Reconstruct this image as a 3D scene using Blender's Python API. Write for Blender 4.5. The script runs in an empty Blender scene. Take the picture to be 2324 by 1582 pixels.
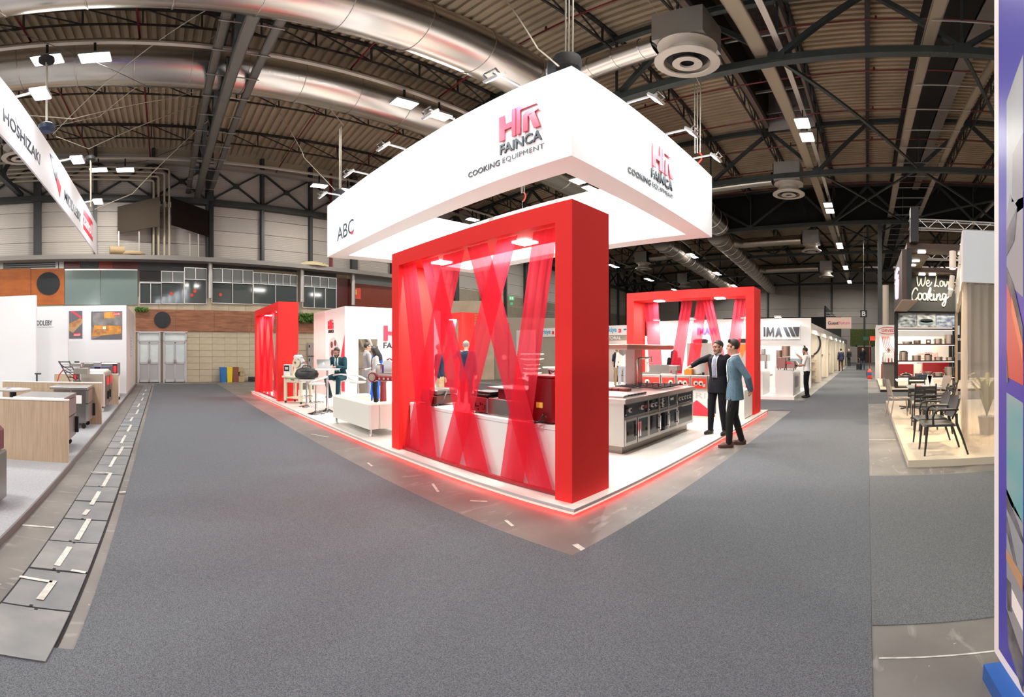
import bpy, bmesh, math, random
from mathutils import Vector, Matrix, Euler
from mathutils.bvhtree import BVHTree
random.seed(7)
S = bpy.context.scene
COL = S.collection
PI = math.pi
sin, cos, tan, rad = math.sin, math.cos, math.tan, math.radians
# ------------------------------------------------------------------ camera, world, exposure
# The photograph is an equirectangular panorama strip: 1018 px per radian, horizon at row 795,
# the right-hand aisle (+Y) at column 1968.7.  The lens stands 1.6 m above the carpet.
FPX, HOR, COLY, EYE = 1018.0, 795.0, 1968.7, 1.6
IW, IH = 2324, 1582
cd = bpy.data.cameras.new('camera')
cam = bpy.data.objects.new('camera', cd); COL.objects.link(cam)
cam.location = (0, 0, EYE)
cam.rotation_euler = (PI/2, 0, -(IW/2 - COLY)/FPX)
cd.type = 'PANO'
def _pano(k, v):
    for tgt in (getattr(cd, 'cycles', None), cd):
        if tgt is not None and hasattr(tgt, k):
            setattr(tgt, k, v); return
_pano('panorama_type', 'EQUIRECTANGULAR')
_pano('latitude_max', HOR/FPX); _pano('latitude_min', -(IH-HOR)/FPX)
_pano('longitude_min', -(IW/2)/FPX); _pano('longitude_max', (IW/2)/FPX)
cd.clip_end = 300
S.camera = cam
wd = bpy.data.worlds.new('hall_ambient'); S.world = wd; wd.use_nodes = True
bg = wd.node_tree.nodes['Background']; bg.inputs[0].default_value = (1.0, .96, .92, 1); bg.inputs[1].default_value = .85
vs = S.view_settings
vs.view_transform = 'Standard'; vs.look = 'None'; vs.exposure = 0.0; vs.gamma = 1; vs.use_curve_mapping = False
S.cycles.use_denoising = True
S.cycles.use_adaptive_sampling = True; S.cycles.adaptive_threshold = .05; S.cycles.adaptive_min_samples = 14
S.cycles.max_bounces = 6; S.cycles.diffuse_bounces = 3; S.cycles.glossy_bounces = 2; S.cycles.transparent_max_bounces = 10
S.cycles.sample_clamp_indirect = 6; S.cycles.caustics_reflective = False; S.cycles.caustics_refractive = False
LIGHTS = {'hall': 330.0, 'banner': 44.0, 'spot': 55.0}
def area_light(name, loc, size, power, target=None, color=(1, .95, .88), spread=PI, parent=None):
    ld = bpy.data.lights.new(name, 'AREA'); ld.energy = power; ld.color = color
    ld.shape = 'RECTANGLE'; ld.size, ld.size_y = size; ld.spread = spread
    o = bpy.data.objects.new(name, ld); COL.objects.link(o)
    o.location = loc
    d = (Vector(target)-Vector(loc)) if target else Vector((0, 0, -1))
    o.rotation_euler = d.to_track_quat('-Z', 'Y').to_euler()
    if parent: o.parent = parent
    return o
# ------------------------------------------------------------------ where things stand, measured from the panorama
def th_(px): return (px-COLY)/FPX
def el_(py): return tan((HOR-py)/FPX)
def G(px, py, z=0.0):            # a point on the level z
    r = (z-EYE)/el_(py); t = th_(px)
    return Vector((r*sin(t), r*cos(t), z))
def PY(px, py, y):               # (x, z) on the vertical plane y
    t = th_(px); r = y/cos(t); return r*sin(t), EYE+r*el_(py)
def PX(px, py, x):               # (y, z) on the vertical plane x
    t = th_(px); r = x/sin(t); return r*cos(t), EYE+r*el_(py)
def AT(px, py, r):               # a point at ground distance r
    t = th_(px); return Vector((r*sin(t), r*cos(t), EYE+r*el_(py)))
# the long left-hand wall of the hall: own frame (u along the wall, n out of it, z)
WD, WT = 21.9, th_(215)
WN = Vector((sin(WT), cos(WT), 0)); WU = Vector((cos(WT), -sin(WT), 0))
def WL(px, py): 
    a = (px-215)/FPX; return WD*tan(a), EYE+WD/cos(a)*el_(py)
# ------------------------------------------------------------------ materials
MATS = {}
def rgb(h):
    h = h.lstrip('#'); v = [int(h[i:i+2], 16)/255 for i in (0, 2, 4)]
    return tuple(c/12.92 if c <= .04045 else ((c+.055)/1.055)**2.4 for c in v)
def mat(name, col, rough=.5, metal=0.0, emit=0.0, emitcol=None, alpha=1.0, noise=None, bump=None, spec=.5, trans=0, coat=0):
    """noise=(colour2, scale, detail, stretch xyz) mixes a second tone in; bump=(scale, strength, stretch)"""
    if name in MATS: return MATS[name]
    if isinstance(col, str): col = rgb(col)
    m = bpy.data.materials.new(name); m.use_nodes = True; nt = m.node_tree; b = nt.nodes['Principled BSDF']
    b.inputs['Base Color'].default_value = (*col, 1); b.inputs['Roughness'].default_value = rough
    b.inputs['Metallic'].default_value = metal; b.inputs['Specular IOR Level'].default_value = spec
    b.inputs['Alpha'].default_value = alpha; b.inputs['Transmission Weight'].default_value = trans
    b.inputs['Coat Weight'].default_value = coat
    if emit:
        b.inputs['Emission Strength'].default_value = emit
        b.inputs['Emission Color'].default_value = (*(emitcol or col), 1)
    if noise or bump:
        tc = nt.nodes.new('ShaderNodeTexCoord')
    if noise:
        c2, sc, det, st = (list(noise)+[4, (1, 1, 1)])[:4] if len(noise) < 4 else noise
        if isinstance(c2, str): c2 = rgb(c2)
        mp = nt.nodes.new('ShaderNodeMapping'); mp.inputs['Scale'].default_value = st
        n = nt.nodes.new('ShaderNodeTexNoise'); n.inputs['Scale'].default_value = sc; n.inputs['Detail'].default_value = det
        cr = nt.nodes.new('ShaderNodeValToRGB'); cr.color_ramp.elements[0].position = .35; cr.color_ramp.elements[1].position = .68
        cr.color_ramp.elements[0].color = (*col, 1); cr.color_ramp.elements[1].color = (*c2, 1)
        nt.links.new(tc.outputs['Object'], mp.inputs[0]); nt.links.new(mp.outputs[0], n.inputs['Vector'])
        nt.links.new(n.outputs[0], cr.inputs[0]); nt.links.new(cr.outputs[0], b.inputs['Base Color'])
    if bump:
        sc, stg, st = bump
        mp = nt.nodes.new('ShaderNodeMapping'); mp.inputs['Scale'].default_value = st
        n = nt.nodes.new('ShaderNodeTexNoise'); n.inputs['Scale'].default_value = sc; n.inputs['Detail'].default_value = 3
        bp = nt.nodes.new('ShaderNodeBump'); bp.inputs['Strength'].default_value = stg; bp.inputs['Distance'].default_value = .01
        nt.links.new(tc.outputs['Object'], mp.inputs[0]); nt.links.new(mp.outputs[0], n.inputs['Vector'])
        nt.links.new(n.outputs[0], bp.inputs['Height']); nt.links.new(bp.outputs[0], b.inputs['Normal'])
    MATS[name] = m
    return m
# ------------------------------------------------------------------ mesh building
def frame_from(d):
    d = Vector(d).normalized(); a = Vector((0, 0, 1)) if abs(d.z) < .95 else Vector((1, 0, 0))
    s = d.cross(a).normalized(); return s, s.cross(d).normalized()
class MB:
    """collects shapes; build() links them as ONE mesh object"""
    def __init__(s): s.v = []; s.f = []; s.m = []; s.mi = 0; s.M = None
    def add(s, vs, fs):
        o = len(s.v)
        for p in vs:
            p = Vector(p); s.v.append(tuple(s.M @ p) if s.M else tuple(p))
        for f in fs: s.f.append(tuple(i+o for i in f)); s.m.append(s.mi)
        return s
    def box(s, x0, x1, y0, y1, z0, z1):
        return s.add([(x0,y0,z0),(x1,y0,z0),(x1,y1,z0),(x0,y1,z0),(x0,y0,z1),(x1,y0,z1),(x1,y1,z1),(x0,y1,z1)],
                     [(0,3,2,1),(4,5,6,7),(0,1,5,4),(1,2,6,5),(2,3,7,6),(3,0,4,7)])
    def cbox(s, c, d): return s.box(c[0]-d[0]/2, c[0]+d[0]/2, c[1]-d[1]/2, c[1]+d[1]/2, c[2]-d[2]/2, c[2]+d[2]/2)
    def rbox(s, x0, x1, y0, y1, z0, z1, b=.01):          # box with chamfered vertical and top edges
        def ring(i, z): return [(x0+i,y0+b,z),(x0+b,y0+i,z),(x1-b,y0+i,z),(x1-i,y0+b,z),(x1-i,y1-b,z),(x1-b,y1-i,z),(x0+b,y1-i,z),(x0+i,y1-b,z)]
        r = ring(0, z0)+ring(0, z1-b)+[(x+(b if x < (x0+x1)/2 else -b)*.7, y+(b if y < (y0+y1)/2 else -b)*.7, z1) for x, y, z in ring(0, z1)]
        fs = [tuple(range(7, -1, -1)), tuple(range(16, 24))]
        for k in (0, 8):
            for i in range(8): j = (i+1) % 8; fs.append((k+i, k+j, k+8+j, k+8+i))
        return s.add(r, fs)
    def bar(s, p0, p1, w, h=None):                       # square bar between two points
        h = w if h is None else h; p0 = Vector(p0); p1 = Vector(p1); a, b = frame_from(p1-p0); a = a*w/2; b = b*h/2
        return s.add([p0-a-b, p0+a-b, p0+a+b, p0-a+b, p1-a-b, p1+a-b, p1+a+b, p1-a+b],
                     [(0,3,2,1),(4,5,6,7),(0,1,5,4),(1,2,6,5),(2,3,7,6),(3,0,4,7)])
    def cyl(s, p0, p1, r, n=12, r2=None, cap=True):
        p0 = Vector(p0); p1 = Vector(p1); r2 = r if r2 is None else r2; a, b = frame_from(p1-p0)
        vs = [p0+a*r*cos(2*PI*i/n)+b*r*sin(2*PI*i/n) for i in range(n)]+[p1+a*r2*cos(2*PI*i/n)+b*r2*sin(2*PI*i/n) for i in range(n)]
        fs = [(i, (i+1) % n, n+(i+1) % n, n+i) for i in range(n)]
        if cap: fs += [tuple(range(n-1, -1, -1)), tuple(range(n, 2*n))]
        return s.add(vs, fs)
    def tube(s, pts, r, n=8, cap=True, rs=None):
        pts = [Vector(p) for p in pts]; vs = []; fs = []; pa = None
        for k, p in enumerate(pts):
            d = (pts[min(k+1, len(pts)-1)]-pts[max(k-1, 0)])
            if d.length < 1e-9: d = Vector((0, 0, 1))
            d.normalize()
            if pa is None: a, b = frame_from(d)
            else:
                a = pa-d*pa.dot(d)
                if a.length < 1e-5: a, b = frame_from(d)
                else: a.normalize(); b = a.cross(d).normalized()*-1
                b = d.cross(a)*-1
            pa = a; rr = rs[k] if rs else r
            vs += [p+a*rr*cos(2*PI*i/n)+b*rr*sin(2*PI*i/n) for i in range(n)]
        for k in range(len(pts)-1):
            for i in range(n): j = (i+1) % n; fs.append((k*n+i, k*n+j, (k+1)*n+j, (k+1)*n+i))
        if cap: fs += [tuple(range(n-1, -1, -1)), tuple(range((len(pts)-1)*n, len(pts)*n))]
        return s.add(vs, fs)
    def lathe(s, prof, n=16, c=(0, 0, 0), sx=1, sy=1, cap=True):    # prof: (r, z) list
        vs = []; fs = []; k = len(prof)
        for r, z in prof: vs += [(c[0]+r*sx*cos(2*PI*i/n), c[1]+r*sy*sin(2*PI*i/n), c[2]+z) for i in range(n)]
        for q in range(k-1):
            for i in range(n): j = (i+1) % n; fs.append((q*n+i, q*n+j, (q+1)*n+j, (q+1)*n+i))
        if cap: fs += [tuple(range(n-1, -1, -1)), tuple(range((k-1)*n, k*n))]
        return s.add(vs, fs)
    def ell(s, c, r, n=12, m=8, R=None):
        vs = []; fs = []; c = Vector(c)
        for i in range(m+1):
            t = PI*i/m
            for j in range(n):
                p = Vector((r[0]*sin(t)*cos(2*PI*j/n), r[1]*sin(t)*sin(2*PI*j/n), -r[2]*cos(t)))
                vs.append(c+(R @ p if R else p))
        for i in range(m):
            for j in range(n): k = (j+1) % n; fs.append((i*n+j, i*n+k, (i+1)*n+k, (i+1)*n+j))
        return s.add(vs, fs)
    def prism(s, poly, o, u, v, w):          # polygon (a,b) in plane o+a*u+b*v, extruded by vector w
        o, u, v, w = Vector(o), Vector(u), Vector(v), Vector(w); n = len(poly)
        b = [o+u*a+v*c for a, c in poly]
        fs = [tuple(range(n-1, -1, -1)), tuple(range(n, 2*n))]+[(i, (i+1) % n, n+(i+1) % n, n+i) for i in range(n)]
        return s.add(b+[p+w for p in b], fs)
    def quad(s, a, b, c, d): return s.add([a, b, c, d], [(0, 1, 2, 3)])
    def mesh(s, name, smooth=False):
        me = bpy.data.meshes.new(name); me.from_pydata(s.v, [], s.f)
        bm = bmesh.new(); bm.from_mesh(me); bmesh.ops.recalc_face_normals(bm, faces=bm.faces); bm.to_mesh(me); bm.free()
        if any(s.m): me.polygons.foreach_set('material_index', s.m)
        if smooth: me.polygons.foreach_set('use_smooth', [True]*len(me.polygons)); me.set_sharp_from_angle(angle=rad(38))
        return me
    def build(s, name, m, parent=None, smooth=False, label=None, **kw):
        me = s.mesh(name, smooth)
        for k in (m if isinstance(m, (list, tuple)) else [m]): me.materials.append(k)
        return obj(name, me, parent, label=label, **kw)
def obj(name, me, parent=None, label=None, cat=None, group=None, kind=None, loc=None, rotz=None):
    o = bpy.data.objects.new(name, me); COL.objects.link(o)
    if parent is not None: o.parent = parent
    if loc is not None: o.location = loc
    if rotz is not None: o.rotation_euler = (0, 0, rotz)
    for k, v in (('label', label), ('category', cat), ('group', group), ('kind', kind)):
        if v: o[k] = v
    return o
def thing(name, label, cat, loc=(0, 0, 0), rotz=0, group=None, kind=None, parent=None):
    return obj(name, None, parent, label, cat, group, kind, loc, rotz)
def dup(o, parent=None, loc=None, rotz=None, label=None):
    c = o.copy(); COL.objects.link(c)
    if parent is not None: c.parent = parent
    if loc is not None: c.location = loc
    if rotz is not None: c.rotation_euler = (0, 0, rotz)
    if label: c['label'] = label
    for ch in list(o.children): dup(ch, c)
    return c
# lettering: built-in letters turned into a mesh and fitted to a width and height
_fonts = {}
def text_mesh(t, w, h, ext=.004, bold=0.0, shear=0.0, align='L'):
    cu = bpy.data.curves.new('t', 'FONT'); cu.body = t; cu.extrude = ext; cu.offset = bold; cu.shear = shear; cu.resolution_u = 3
    o = bpy.data.objects.new('t', cu); COL.objects.link(o)
    me = bpy.data.meshes.new_from_object(o.evaluated_get(bpy.context.evaluated_depsgraph_get()))
    bpy.data.objects.remove(o); bpy.data.curves.remove(cu)
    xs = [v.co.x for v in me.vertices]; ys = [v.co.y for v in me.vertices]
    x0, x1, y0, y1 = min(xs), max(xs), min(ys), max(ys)
    for v in me.vertices:
        v.co.x = (v.co.x-x0)/(x1-x0)*w; v.co.y = (v.co.y-y0)/(y1-y0)*h
    return me
def place(o, org, right, up):
    r = Vector(right).normalized(); u = Vector(up).normalized(); n = r.cross(u)
    o.matrix_local = Matrix(((r.x, u.x, n.x, org[0]), (r.y, u.y, n.y, org[1]), (r.z, u.z, n.z, org[2]), (0, 0, 0, 1)))
def lettering(t, w, h, m, org, right, up, parent=None, name='lettering', **kw):
    me = text_mesh(t, w, h, **kw); me.name = name; me.materials.clear(); me.materials.append(m)
    o = obj(name, me, parent); place(o, org, right, up); return o
def flat(name, polys, m, org, right, up, parent=None, t=.003):
    """flat artwork: polygons in the plane, given a small thickness"""
    for p in polys:
        o = MB().prism(p, (0, 0, 0), (1, 0, 0), (0, 1, 0), (0, 0, t)).build(name, m, parent); place(o, org, right, up)
    return o
def circ(cx, cy, r, n=24, ry=None): return [(cx+r*cos(2*PI*i/n), cy+(ry or r)*sin(2*PI*i/n)) for i in range(n)]
def rect(x0, y0, x1, y1): return [(x0, y0), (x1, y0), (x1, y1), (x0, y1)]
# ------------------------------------------------------------------ palette
white = mat('white_paint', '#f2f0ee', .55)
red = mat('red_paint', (.84, .036, .034), .6, spec=.12)
steel = mat('brushed_steel', (.36, .34, .32), .3, 1.0, bump=(60, .05, (1, 1, 30)))
steel_lt = mat('satin_steel', (.5, .485, .465), .35, 1.0)
chrome = mat('chrome', (.85, .85, .87), .08, 1.0)
dsteel = mat('dark_steel', (.05, .055, .055), .5, .3)
black = mat('black_plastic', (.012, .012, .013), .4)
blackm = mat('black_matte', (.01, .01, .011), .8)
rubber = mat('rubber', (.02, .02, .02), .7)
galv = mat('galvanised', (.5, .49, .47), .45, .8)
alu = mat('aluminium', (.78, .78, .78), .35, .9)
lamp_e = mat('lamp_glow', (1, .95, .86), .5, emit=14)
lamp_c = mat('cold_lamp_glow', (.9, .97, 1), .5, emit=14)
# ================================================================== floor, carpets, service trench
def floor_material():
    m = bpy.data.materials.new('worn_concrete'); m.use_nodes = True; nt = m.node_tree; b = nt.nodes['Principled BSDF']; L = nt.links.new
    tc = nt.nodes.new('ShaderNodeTexCoord')
    def noise(sc, det, st=(1, 1, 1), dist=0):
        mp = nt.nodes.new('ShaderNodeMapping'); mp.inputs['Scale'].default_value = st
        n = nt.nodes.new('ShaderNodeTexNoise'); n.inputs['Scale'].default_value = sc; n.inputs['Detail'].default_value = det; n.inputs['Distortion'].default_value = dist
        L(tc.outputs['Object'], mp.inputs[0]); L(mp.outputs[0], n.inputs['Vector']); return n.outputs[0]
    def ramp(src, p0, p1, c0, c1):
        r = nt.nodes.new('ShaderNodeValToRGB'); e = r.color_ramp.elements; e[0].position = p0; e[1].position = p1; e[0].color = (*c0, 1); e[1].color = (*c1, 1)
        L(src, r.inputs[0]); return r.outputs[0]
    def mix(f, a, c):
        x = nt.nodes.new('ShaderNodeMix'); x.data_type = 'RGBA'; L(f, x.inputs[0]); L(a, x.inputs[6])
        if isinstance(c, tuple): x.inputs[7].default_value = (*c, 1)
        else: L(c, x.inputs[7])
        return x.outputs[2]
    base = ramp(noise(1.1, 8), .3, .7, (.1, .093, .086), (.2, .188, .172))
    scuff = ramp(noise(2.2, 10, (3.5, 1, 1), 1.2), .6, .68, (0, 0, 0), (.55, .55, .55))
    c = mix(scuff, base, (.3, .285, .265))
    speck = ramp(noise(26, 3), .73, .76, (0, 0, 0), (.85, .85, .85))
    c = mix(speck, c, (.5, .49, .46))
    L(c, b.inputs['Base Color']); b.inputs['Roughness'].default_value = .5
    return m
concrete = floor_material()
def carpet_mat(name, a, b_):
    m = mat(name, a, .95, noise=(b_, 230, 3, (1, 1, 1)), spec=.1)
    r = [n for n in m.node_tree.nodes if n.type == 'VALTORGB'][0]; r.color_ramp.elements[0].position = .38; r.color_ramp.elements[1].position = .62
    return m
carp = carpet_mat('needle_felt', (.0705, .0765, .0855), (.159, .17, .186))
carp2 = carpet_mat('needle_felt_newer', (.079, .084, .09), (.171, .178, .186))
MB().box(-34, 26, -9, 62, -.2, 0).build('floor', concrete, kind='structure')
cm = MB()
for b in ((-21.2, -1.983, -.4, 2.567), (-1.983, .02, -4, 57.3), (-21, -1.983, 11.55, 14.0)): cm.quad((b[0], b[2], .006), (b[1], b[2], .006), (b[1], b[3], .006), (b[0], b[3], .006))
cm.build('aisle_carpet', carp, label='large dark grey needle felt carpet covering both aisles around the red stand', cat='carpet')
cm = MB()
cm.box(.025, 7.5, 2.27, 5.55, 0, .006)
cm.build('aisle_carpet', carp2, label='slightly lighter grey carpet strip beside the blue display board at right', cat='carpet')
MB().box(.025, 7.5, 13.45, 16.7, 0, .006).build('aisle_carpet', carp2, label='grey carpet strip between the wooden platform and the black cookware stand', cat='carpet')
# trench covers along the left aisle
plate_m = [mat('trench_plate_%d' % i, c, .55, noise=(c2, 3, 8, (1, 1, 1))) for i, (c, c2) in enumerate((((.135, .148, .156), (.205, .205, .205)), ((.15, .158, .163), (.235, .23, .222)), ((.12, .14, .16), (.185, .195, .205))))]
tr = thing('service_trench', 'service trench with steel cover plates along the left aisle', 'trench cover', (0, 0, 0))
MB().box(-20.4, -1.95, -.9, -.475, .001, .004).build('trench_bed', blackm, tr)
pm = MB().box(-.252, .252, -.195, .195, .002, .016).mesh('cover_plate')
hole = MB().box(-.012, .012, -.02, .0, .0165, .0175).mesh('lifting_slot'); hole.materials.append(blackm)
pms = []
for m_ in plate_m:
    c = pm.copy(); c.materials.append(m_); pms.append(c)
for k in range(35):
    o = obj('cover_plate', pms[random.choice((0, 0, 1, 2))], tr, loc=(-2.09-.528*k, -.688, random.uniform(-.003, .003)))
    o.rotation_euler = (0, 0, random.uniform(-.006, .006))
    if k < 14:
        h = obj('lifting_slot', hole, o, loc=(-.245, .02, 0)); h = obj('lifting_slot', hole, o, loc=(.245, -.02, 0))
tape = mat('white_tape', (.62, .61, .56), .7, noise=((.42, .41, .37), 22, 4, (1, 1, 1)))
ytape = mat('yellow_tape', (.75, .6, .08), .7)
def strip(p, q, w, m=tape, parent=tr, z=.0195):
    p = Vector((*p, 0)); q = Vector((*q, 0)); d = (q-p).normalized(); s = Vector((-d.y, d.x, 0))*w/2
    b = MB(); a = [p-s, q-s, q+s, p+s]
    b.add([(v.x, v.y, z) for v in a]+[(v.x, v.y, z+.002) for v in a], [(0,3,2,1),(4,5,6,7),(0,1,5,4),(1,2,6,5),(2,3,7,6),(3,0,4,7)])
    return b.build('tape_strip', m, parent)
for x0, x1, y in ((-2.45, -2.72, -.69), (-2.95, -3.3, -.71), (-3.45, -3.95, -.67), (-4.05, -4.2, -.72), (-4.35, -4.8, -.7), (-5.0, -5.6, -.67), (-5.9, -6.5, -.7),
                  (-6.6, -7.2, -.66), (-7.5, -8.2, -.7), (-8.6, -9.4, -.68), (-9.9, -10.5, -.72), (-11.0, -11.9, -.66), (-12.4, -13.2, -.7), (-14.0, -14.9, -.67), (-15.6, -16.4, -.7), (-17.2, -18.0, -.68)):
    strip((x0, y), (x1, y+.015), .045)
for (a, b) in (((-2.72, -.9), (-2.7, -.68)), ((-3.7, -1.2), (-3.72, -.92)), ((-5.6, -.9), (-5.6, -.66)), ((-7.2, -.66), (-7.2, -.48)), ((-2.9, -.6), (-2.88, -.5)), ((-9.4, -.9), (-9.4, -.68)), ((-4.8, -.47), (-4.82, -.4))):
    strip(a, b, .03, z=.0195 if a[1] > -.91 else .0015)
fl_marks = thing('floor_tape', 'scraps of old white and yellow marking tape around the red stand', 'tape')
for a, b, w, m_ in (((-4.3, 2.95), (-4.0, 2.82), .03, tape), ((-3.55, 2.9), (-3.42, 3.02), .03, tape), ((-2.9, 2.78), (-2.75, 2.72), .03, tape), ((-2.28, 7.35), (-2.0, 7.3), .03, ytape), ((-2.5, 7.4), (-2.28, 7.35), .03, tape),
                    ((.03, 7.9), (.5, 7.9), .03, tape), ((-8.0, 2.75), (-7.6, 2.95), .04, tape), ((-5.6, 2.75), (-5.4, 2.72), .03, tape), ((-2.1, 2.75), (-1.98, 2.7), .05, tape), ((.05, 1.95), (.75, 1.93), .012, tape)):
    strip(a, b, w, m_, fl_marks, .001)
# ================================================================== the long left wall
wl = thing('wall_left', None, None, WN*WD, math.atan2(WU.y, WU.x), kind='structure')
block = [mat('cast_block_%d' % i, c, .85, noise=(c2, 2.2, 8, (1, 1, 1))) for i, (c, c2) in enumerate((((.47, .4, .285), (.54, .47, .355)), ((.48, .41, .295), (.55, .48, .365)), ((.455, .388, .278), (.53, .46, .345))))]
joint = mat('block_joint', (.38, .32, .225), .9)
clad = [mat('wall_cladding_%d' % i, c, .6, .0, bump=(14, .5, (.01, 1, 1))) for i, c in enumerate(((.43, .395, .36), (.4, .37, .34), (.46, .42, .38)))]
for m_ in clad:      # fine horizontal ribs of the sheet: relief only
    nt = m_.node_tree; w_ = nt.nodes.new('ShaderNodeTexWave'); w_.bands_direction = 'Z'; w_.inputs['Scale'].default_value = 3.2
    bp = [n for n in nt.nodes if n.type == 'BUMP'][0]; bp.inputs['Strength'].default_value = .35; bp.inputs['Distance'].default_value = .02
    tcn = [n for n in nt.nodes if n.type == 'TEX_COORD'][0]; nt.links.new(tcn.outputs['Object'], w_.inputs['Vector']); nt.links.new(w_.outputs['Color'], bp.inputs['Height'])
U = lambda px: WL(px, 700)[0]
MB().box(-9, 62, .06, .3, 0, 12.3).build('wall_core', joint, wl)
def blocks(u0, u1, z0, z1, bu, bz):
    nz = round((z1-z0)/bz); bz = (z1-z0)/nz; nu = int((u1-u0)/bu)
    me = [MB().box(.005, bu-.005, 0, .06, .005, bz-.005).mesh('wall_block') for _ in range(3)]
    for m_, q in zip(block, me): q.materials.append(m_)
    for j in range(nz):
        for i in range(nu):
            obj('wall_block', me[(i*7+j*5+i*j) % 3], wl, loc=(u0+i*bu, random.uniform(-.006, .004), z0+j*bz))
blocks(4.55, 13.8, 0, 2.55, .66, .32)
MB().box(13.8, 62, 0, .06, 0, 6.0).build('plain_render', block[2], wl)
MB().box(-9, 2.0, 0, .06, 0, 4.25).build('plain_render', block[0], wl)
blocks(.45, 14.0, 3.62, 4.25, .9, .63)
wood_band = mat('wood_veneer', (.36, .155, .08), .5, noise=((.2, .08, .042), 3.0, 9, (.5, 1, 3.5)))
u1 = U(722)
for k in range(5): MB().box(2.0+(u1-2)/5*k+.004, 2.0+(u1-2)/5*(k+1)-.004, -.05, .06, 2.55, 3.62).build('veneer_panel', wood_band, wl)
MB().box(2.0, 4.6, -.01, .06, 2.5, 2.56).build('door_head', alu, wl)
disc = mat('black_disc', (.025, .028, .033), .7)
def wdisc(px, py, r, parent=wl):
    u, z = WL(px, py); MB().cyl((u, -.09, z), (u, -.05, z), r, 40).build('round_panel', disc, parent)
wdisc(368, 726, .41); wdisc(110, 644, .57)
# twin glazed doors
door_al = mat('door_aluminium', (.52, .55, .57), .5, .15)
frost = mat('frosted_glass', (.6, .7, .72), .5, spec=.3, noise=((.72, .8, .8), 1.5, 2, (1, 1, 1)))
frost_d = mat('frosted_glass_dull', (.42, .44, .45), .35)
for n, (p0, p1) in enumerate(((312, 364), (370, 423))):
    d = thing('door_%d' % (n+1), None, None, kind='structure'); d.parent = wl
    a, b = U(p0), U(p1); z1 = 2.5
    f = MB(); f.box(a, a+.07, -.07, .05, 0, z1).box(b-.07, b, -.07, .05, 0, z1).box(a, b, -.07, .05, z1-.07, z1).box(a, b, -.07, .05, 2.02, 2.1)
    f.build('door_frame', door_al, d)
    MB().box(a+.07, b-.07, -.01, .02, 2.1, z1-.07).build('transom_pane', frost, d)
    mid = (a+b)/2
    for s0, s1 in ((a+.07, mid-.005), (mid+.005, b-.07)):
        lf = MB().box(s0, s0+.05, -.06, -.01, .03, 2.01).box(s1-.05, s1, -.06, -.01, .03, 2.01).box(s0, s1, -.06, -.01, 1.92, 2.01).box(s0, s1, -.06, -.01, .03, .15).box(s0, s1, -.06, -.01, .93, 1.03).build('door_leaf', door_al, d)
        MB().box(s0+.05, s1-.05, -.04, -.025, 1.03, 1.92).build('upper_pane', frost, lf)
        MB().box(s0+.05, s1-.05, -.04, -.025, .15, .93).build('lower_pane', frost_d, lf)
        MB().bar((s1-.05 if s0 < mid-.2 and s1 < mid else s0+.05, -.09, .95), (s1-.05 if s1 < mid else s0+.05, -.09, 1.15), .02).build('handle', steel, lf)
# mezzanine: slab roof, glazed offices, coloured panels
orange = mat('orange_panel', (.55, .15, .018), .4, noise=((.42, .1, .014), 1.2, 5, (1, 1, 2)))
orange_d = mat('rust_panel', (.2, .03, .012), .35)
maroon = mat('maroon_panel', (.09, .018, .016), .3)
gglass = mat('green_glass', (.2, .27, .26), .15, spec=.7)
dglass = mat('office_glass', (.07, .085, .085), .06, spec=.9)
gpanel = mat('grey_green_panel', (.25, .28, .272), .35)
slab_m = mat('slab_fascia', (.25, .235, .22), .55)
ms = thing('mezzanine', None, None, kind='structure'); ms.parent = wl; ms.name = 'trim_1'
zs0, zs1 = 5.98, 6.2
MB().box(-9, 20, -.75, .06, zs0, zs1).build('roof_slab', slab_m, ms)
def panel(name, p0, p1, y0, y1, m, n=-.05, t=.06, parent=ms):
    a, b = U(p0), U(p1); mid = (p0+p1)/2; z0 = WL(mid, y1)[1]; z1 = WL(mid, y0)[1]
    return MB().box(a, b, n, n+t, z0, z1).build(name, m, parent)
for a, b in ((-2, 70), (71, 146)): panel('wall_panel', a, b, 610, 692, orange)
for a, b in ((147, 228), (229, 312)): panel('glass_panel', a, b, 613, 692, gglass)
panel('handrail', 147, 312, 611, 614, alu, -.08, .04)
for a, b, m_ in ((146, 182, maroon), (183, 223, dsteel), (224, 256, orange_d), (257, 316, maroon)): panel('wall_panel', a, b, 591, 612, m_)
panel('vent_frame', 0, 132, 594, 611, galv)
for k in range(3): panel('vent_blade', 8, 126, 597+k*4.4, 599.5+k*4.4, dsteel, -.09, .05)
panel('wall_panel', 134, 145, 589, 612, galv)
panel('wall_panel', 317, 365, 616, 640, black); panel('wall_panel', 316, 418, 596, 616, dsteel)
def glazing(p0, p1, ytop, ymid, ybot, cols_t, cols_b):
    g = thing('office_window', None, None); g.parent = ms
    a, b = U(p0), U(p1); mid = (p0+p1)/2; zt, zm, zb = (WL(mid, y)[1] for y in (ytop, ymid, ybot))
    f = MB(); w = .035
    for z in (zt, zm, zb+.03): f.box(a, b, -.08, .02, z-w, z)
    for c in range(cols_t+1): u_ = a+(b-a)*c/cols_t; f.box(u_-w/2, u_+w/2, -.08, .02, zm, zt)
    for c in range(cols_b+1): u_ = a+(b-a)*c/cols_b; f.box(u_-w/2, u_+w/2, -.08, .02, zb, zm)
    f.build('mullions', alu, g)
    for c in range(cols_t): MB().box(a+(b-a)*c/cols_t+.02, a+(b-a)*(c+1)/cols_t-.02, -.03, -.01, zm, zt-w).build('pane', gpanel, g)
    for c in range(cols_b): MB().box(a+(b-a)*c/cols_b+.02, a+(b-a)*(c+1)/cols_b-.02, -.03, -.01, zb, zm-w).build('pane', dglass, g)
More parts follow.
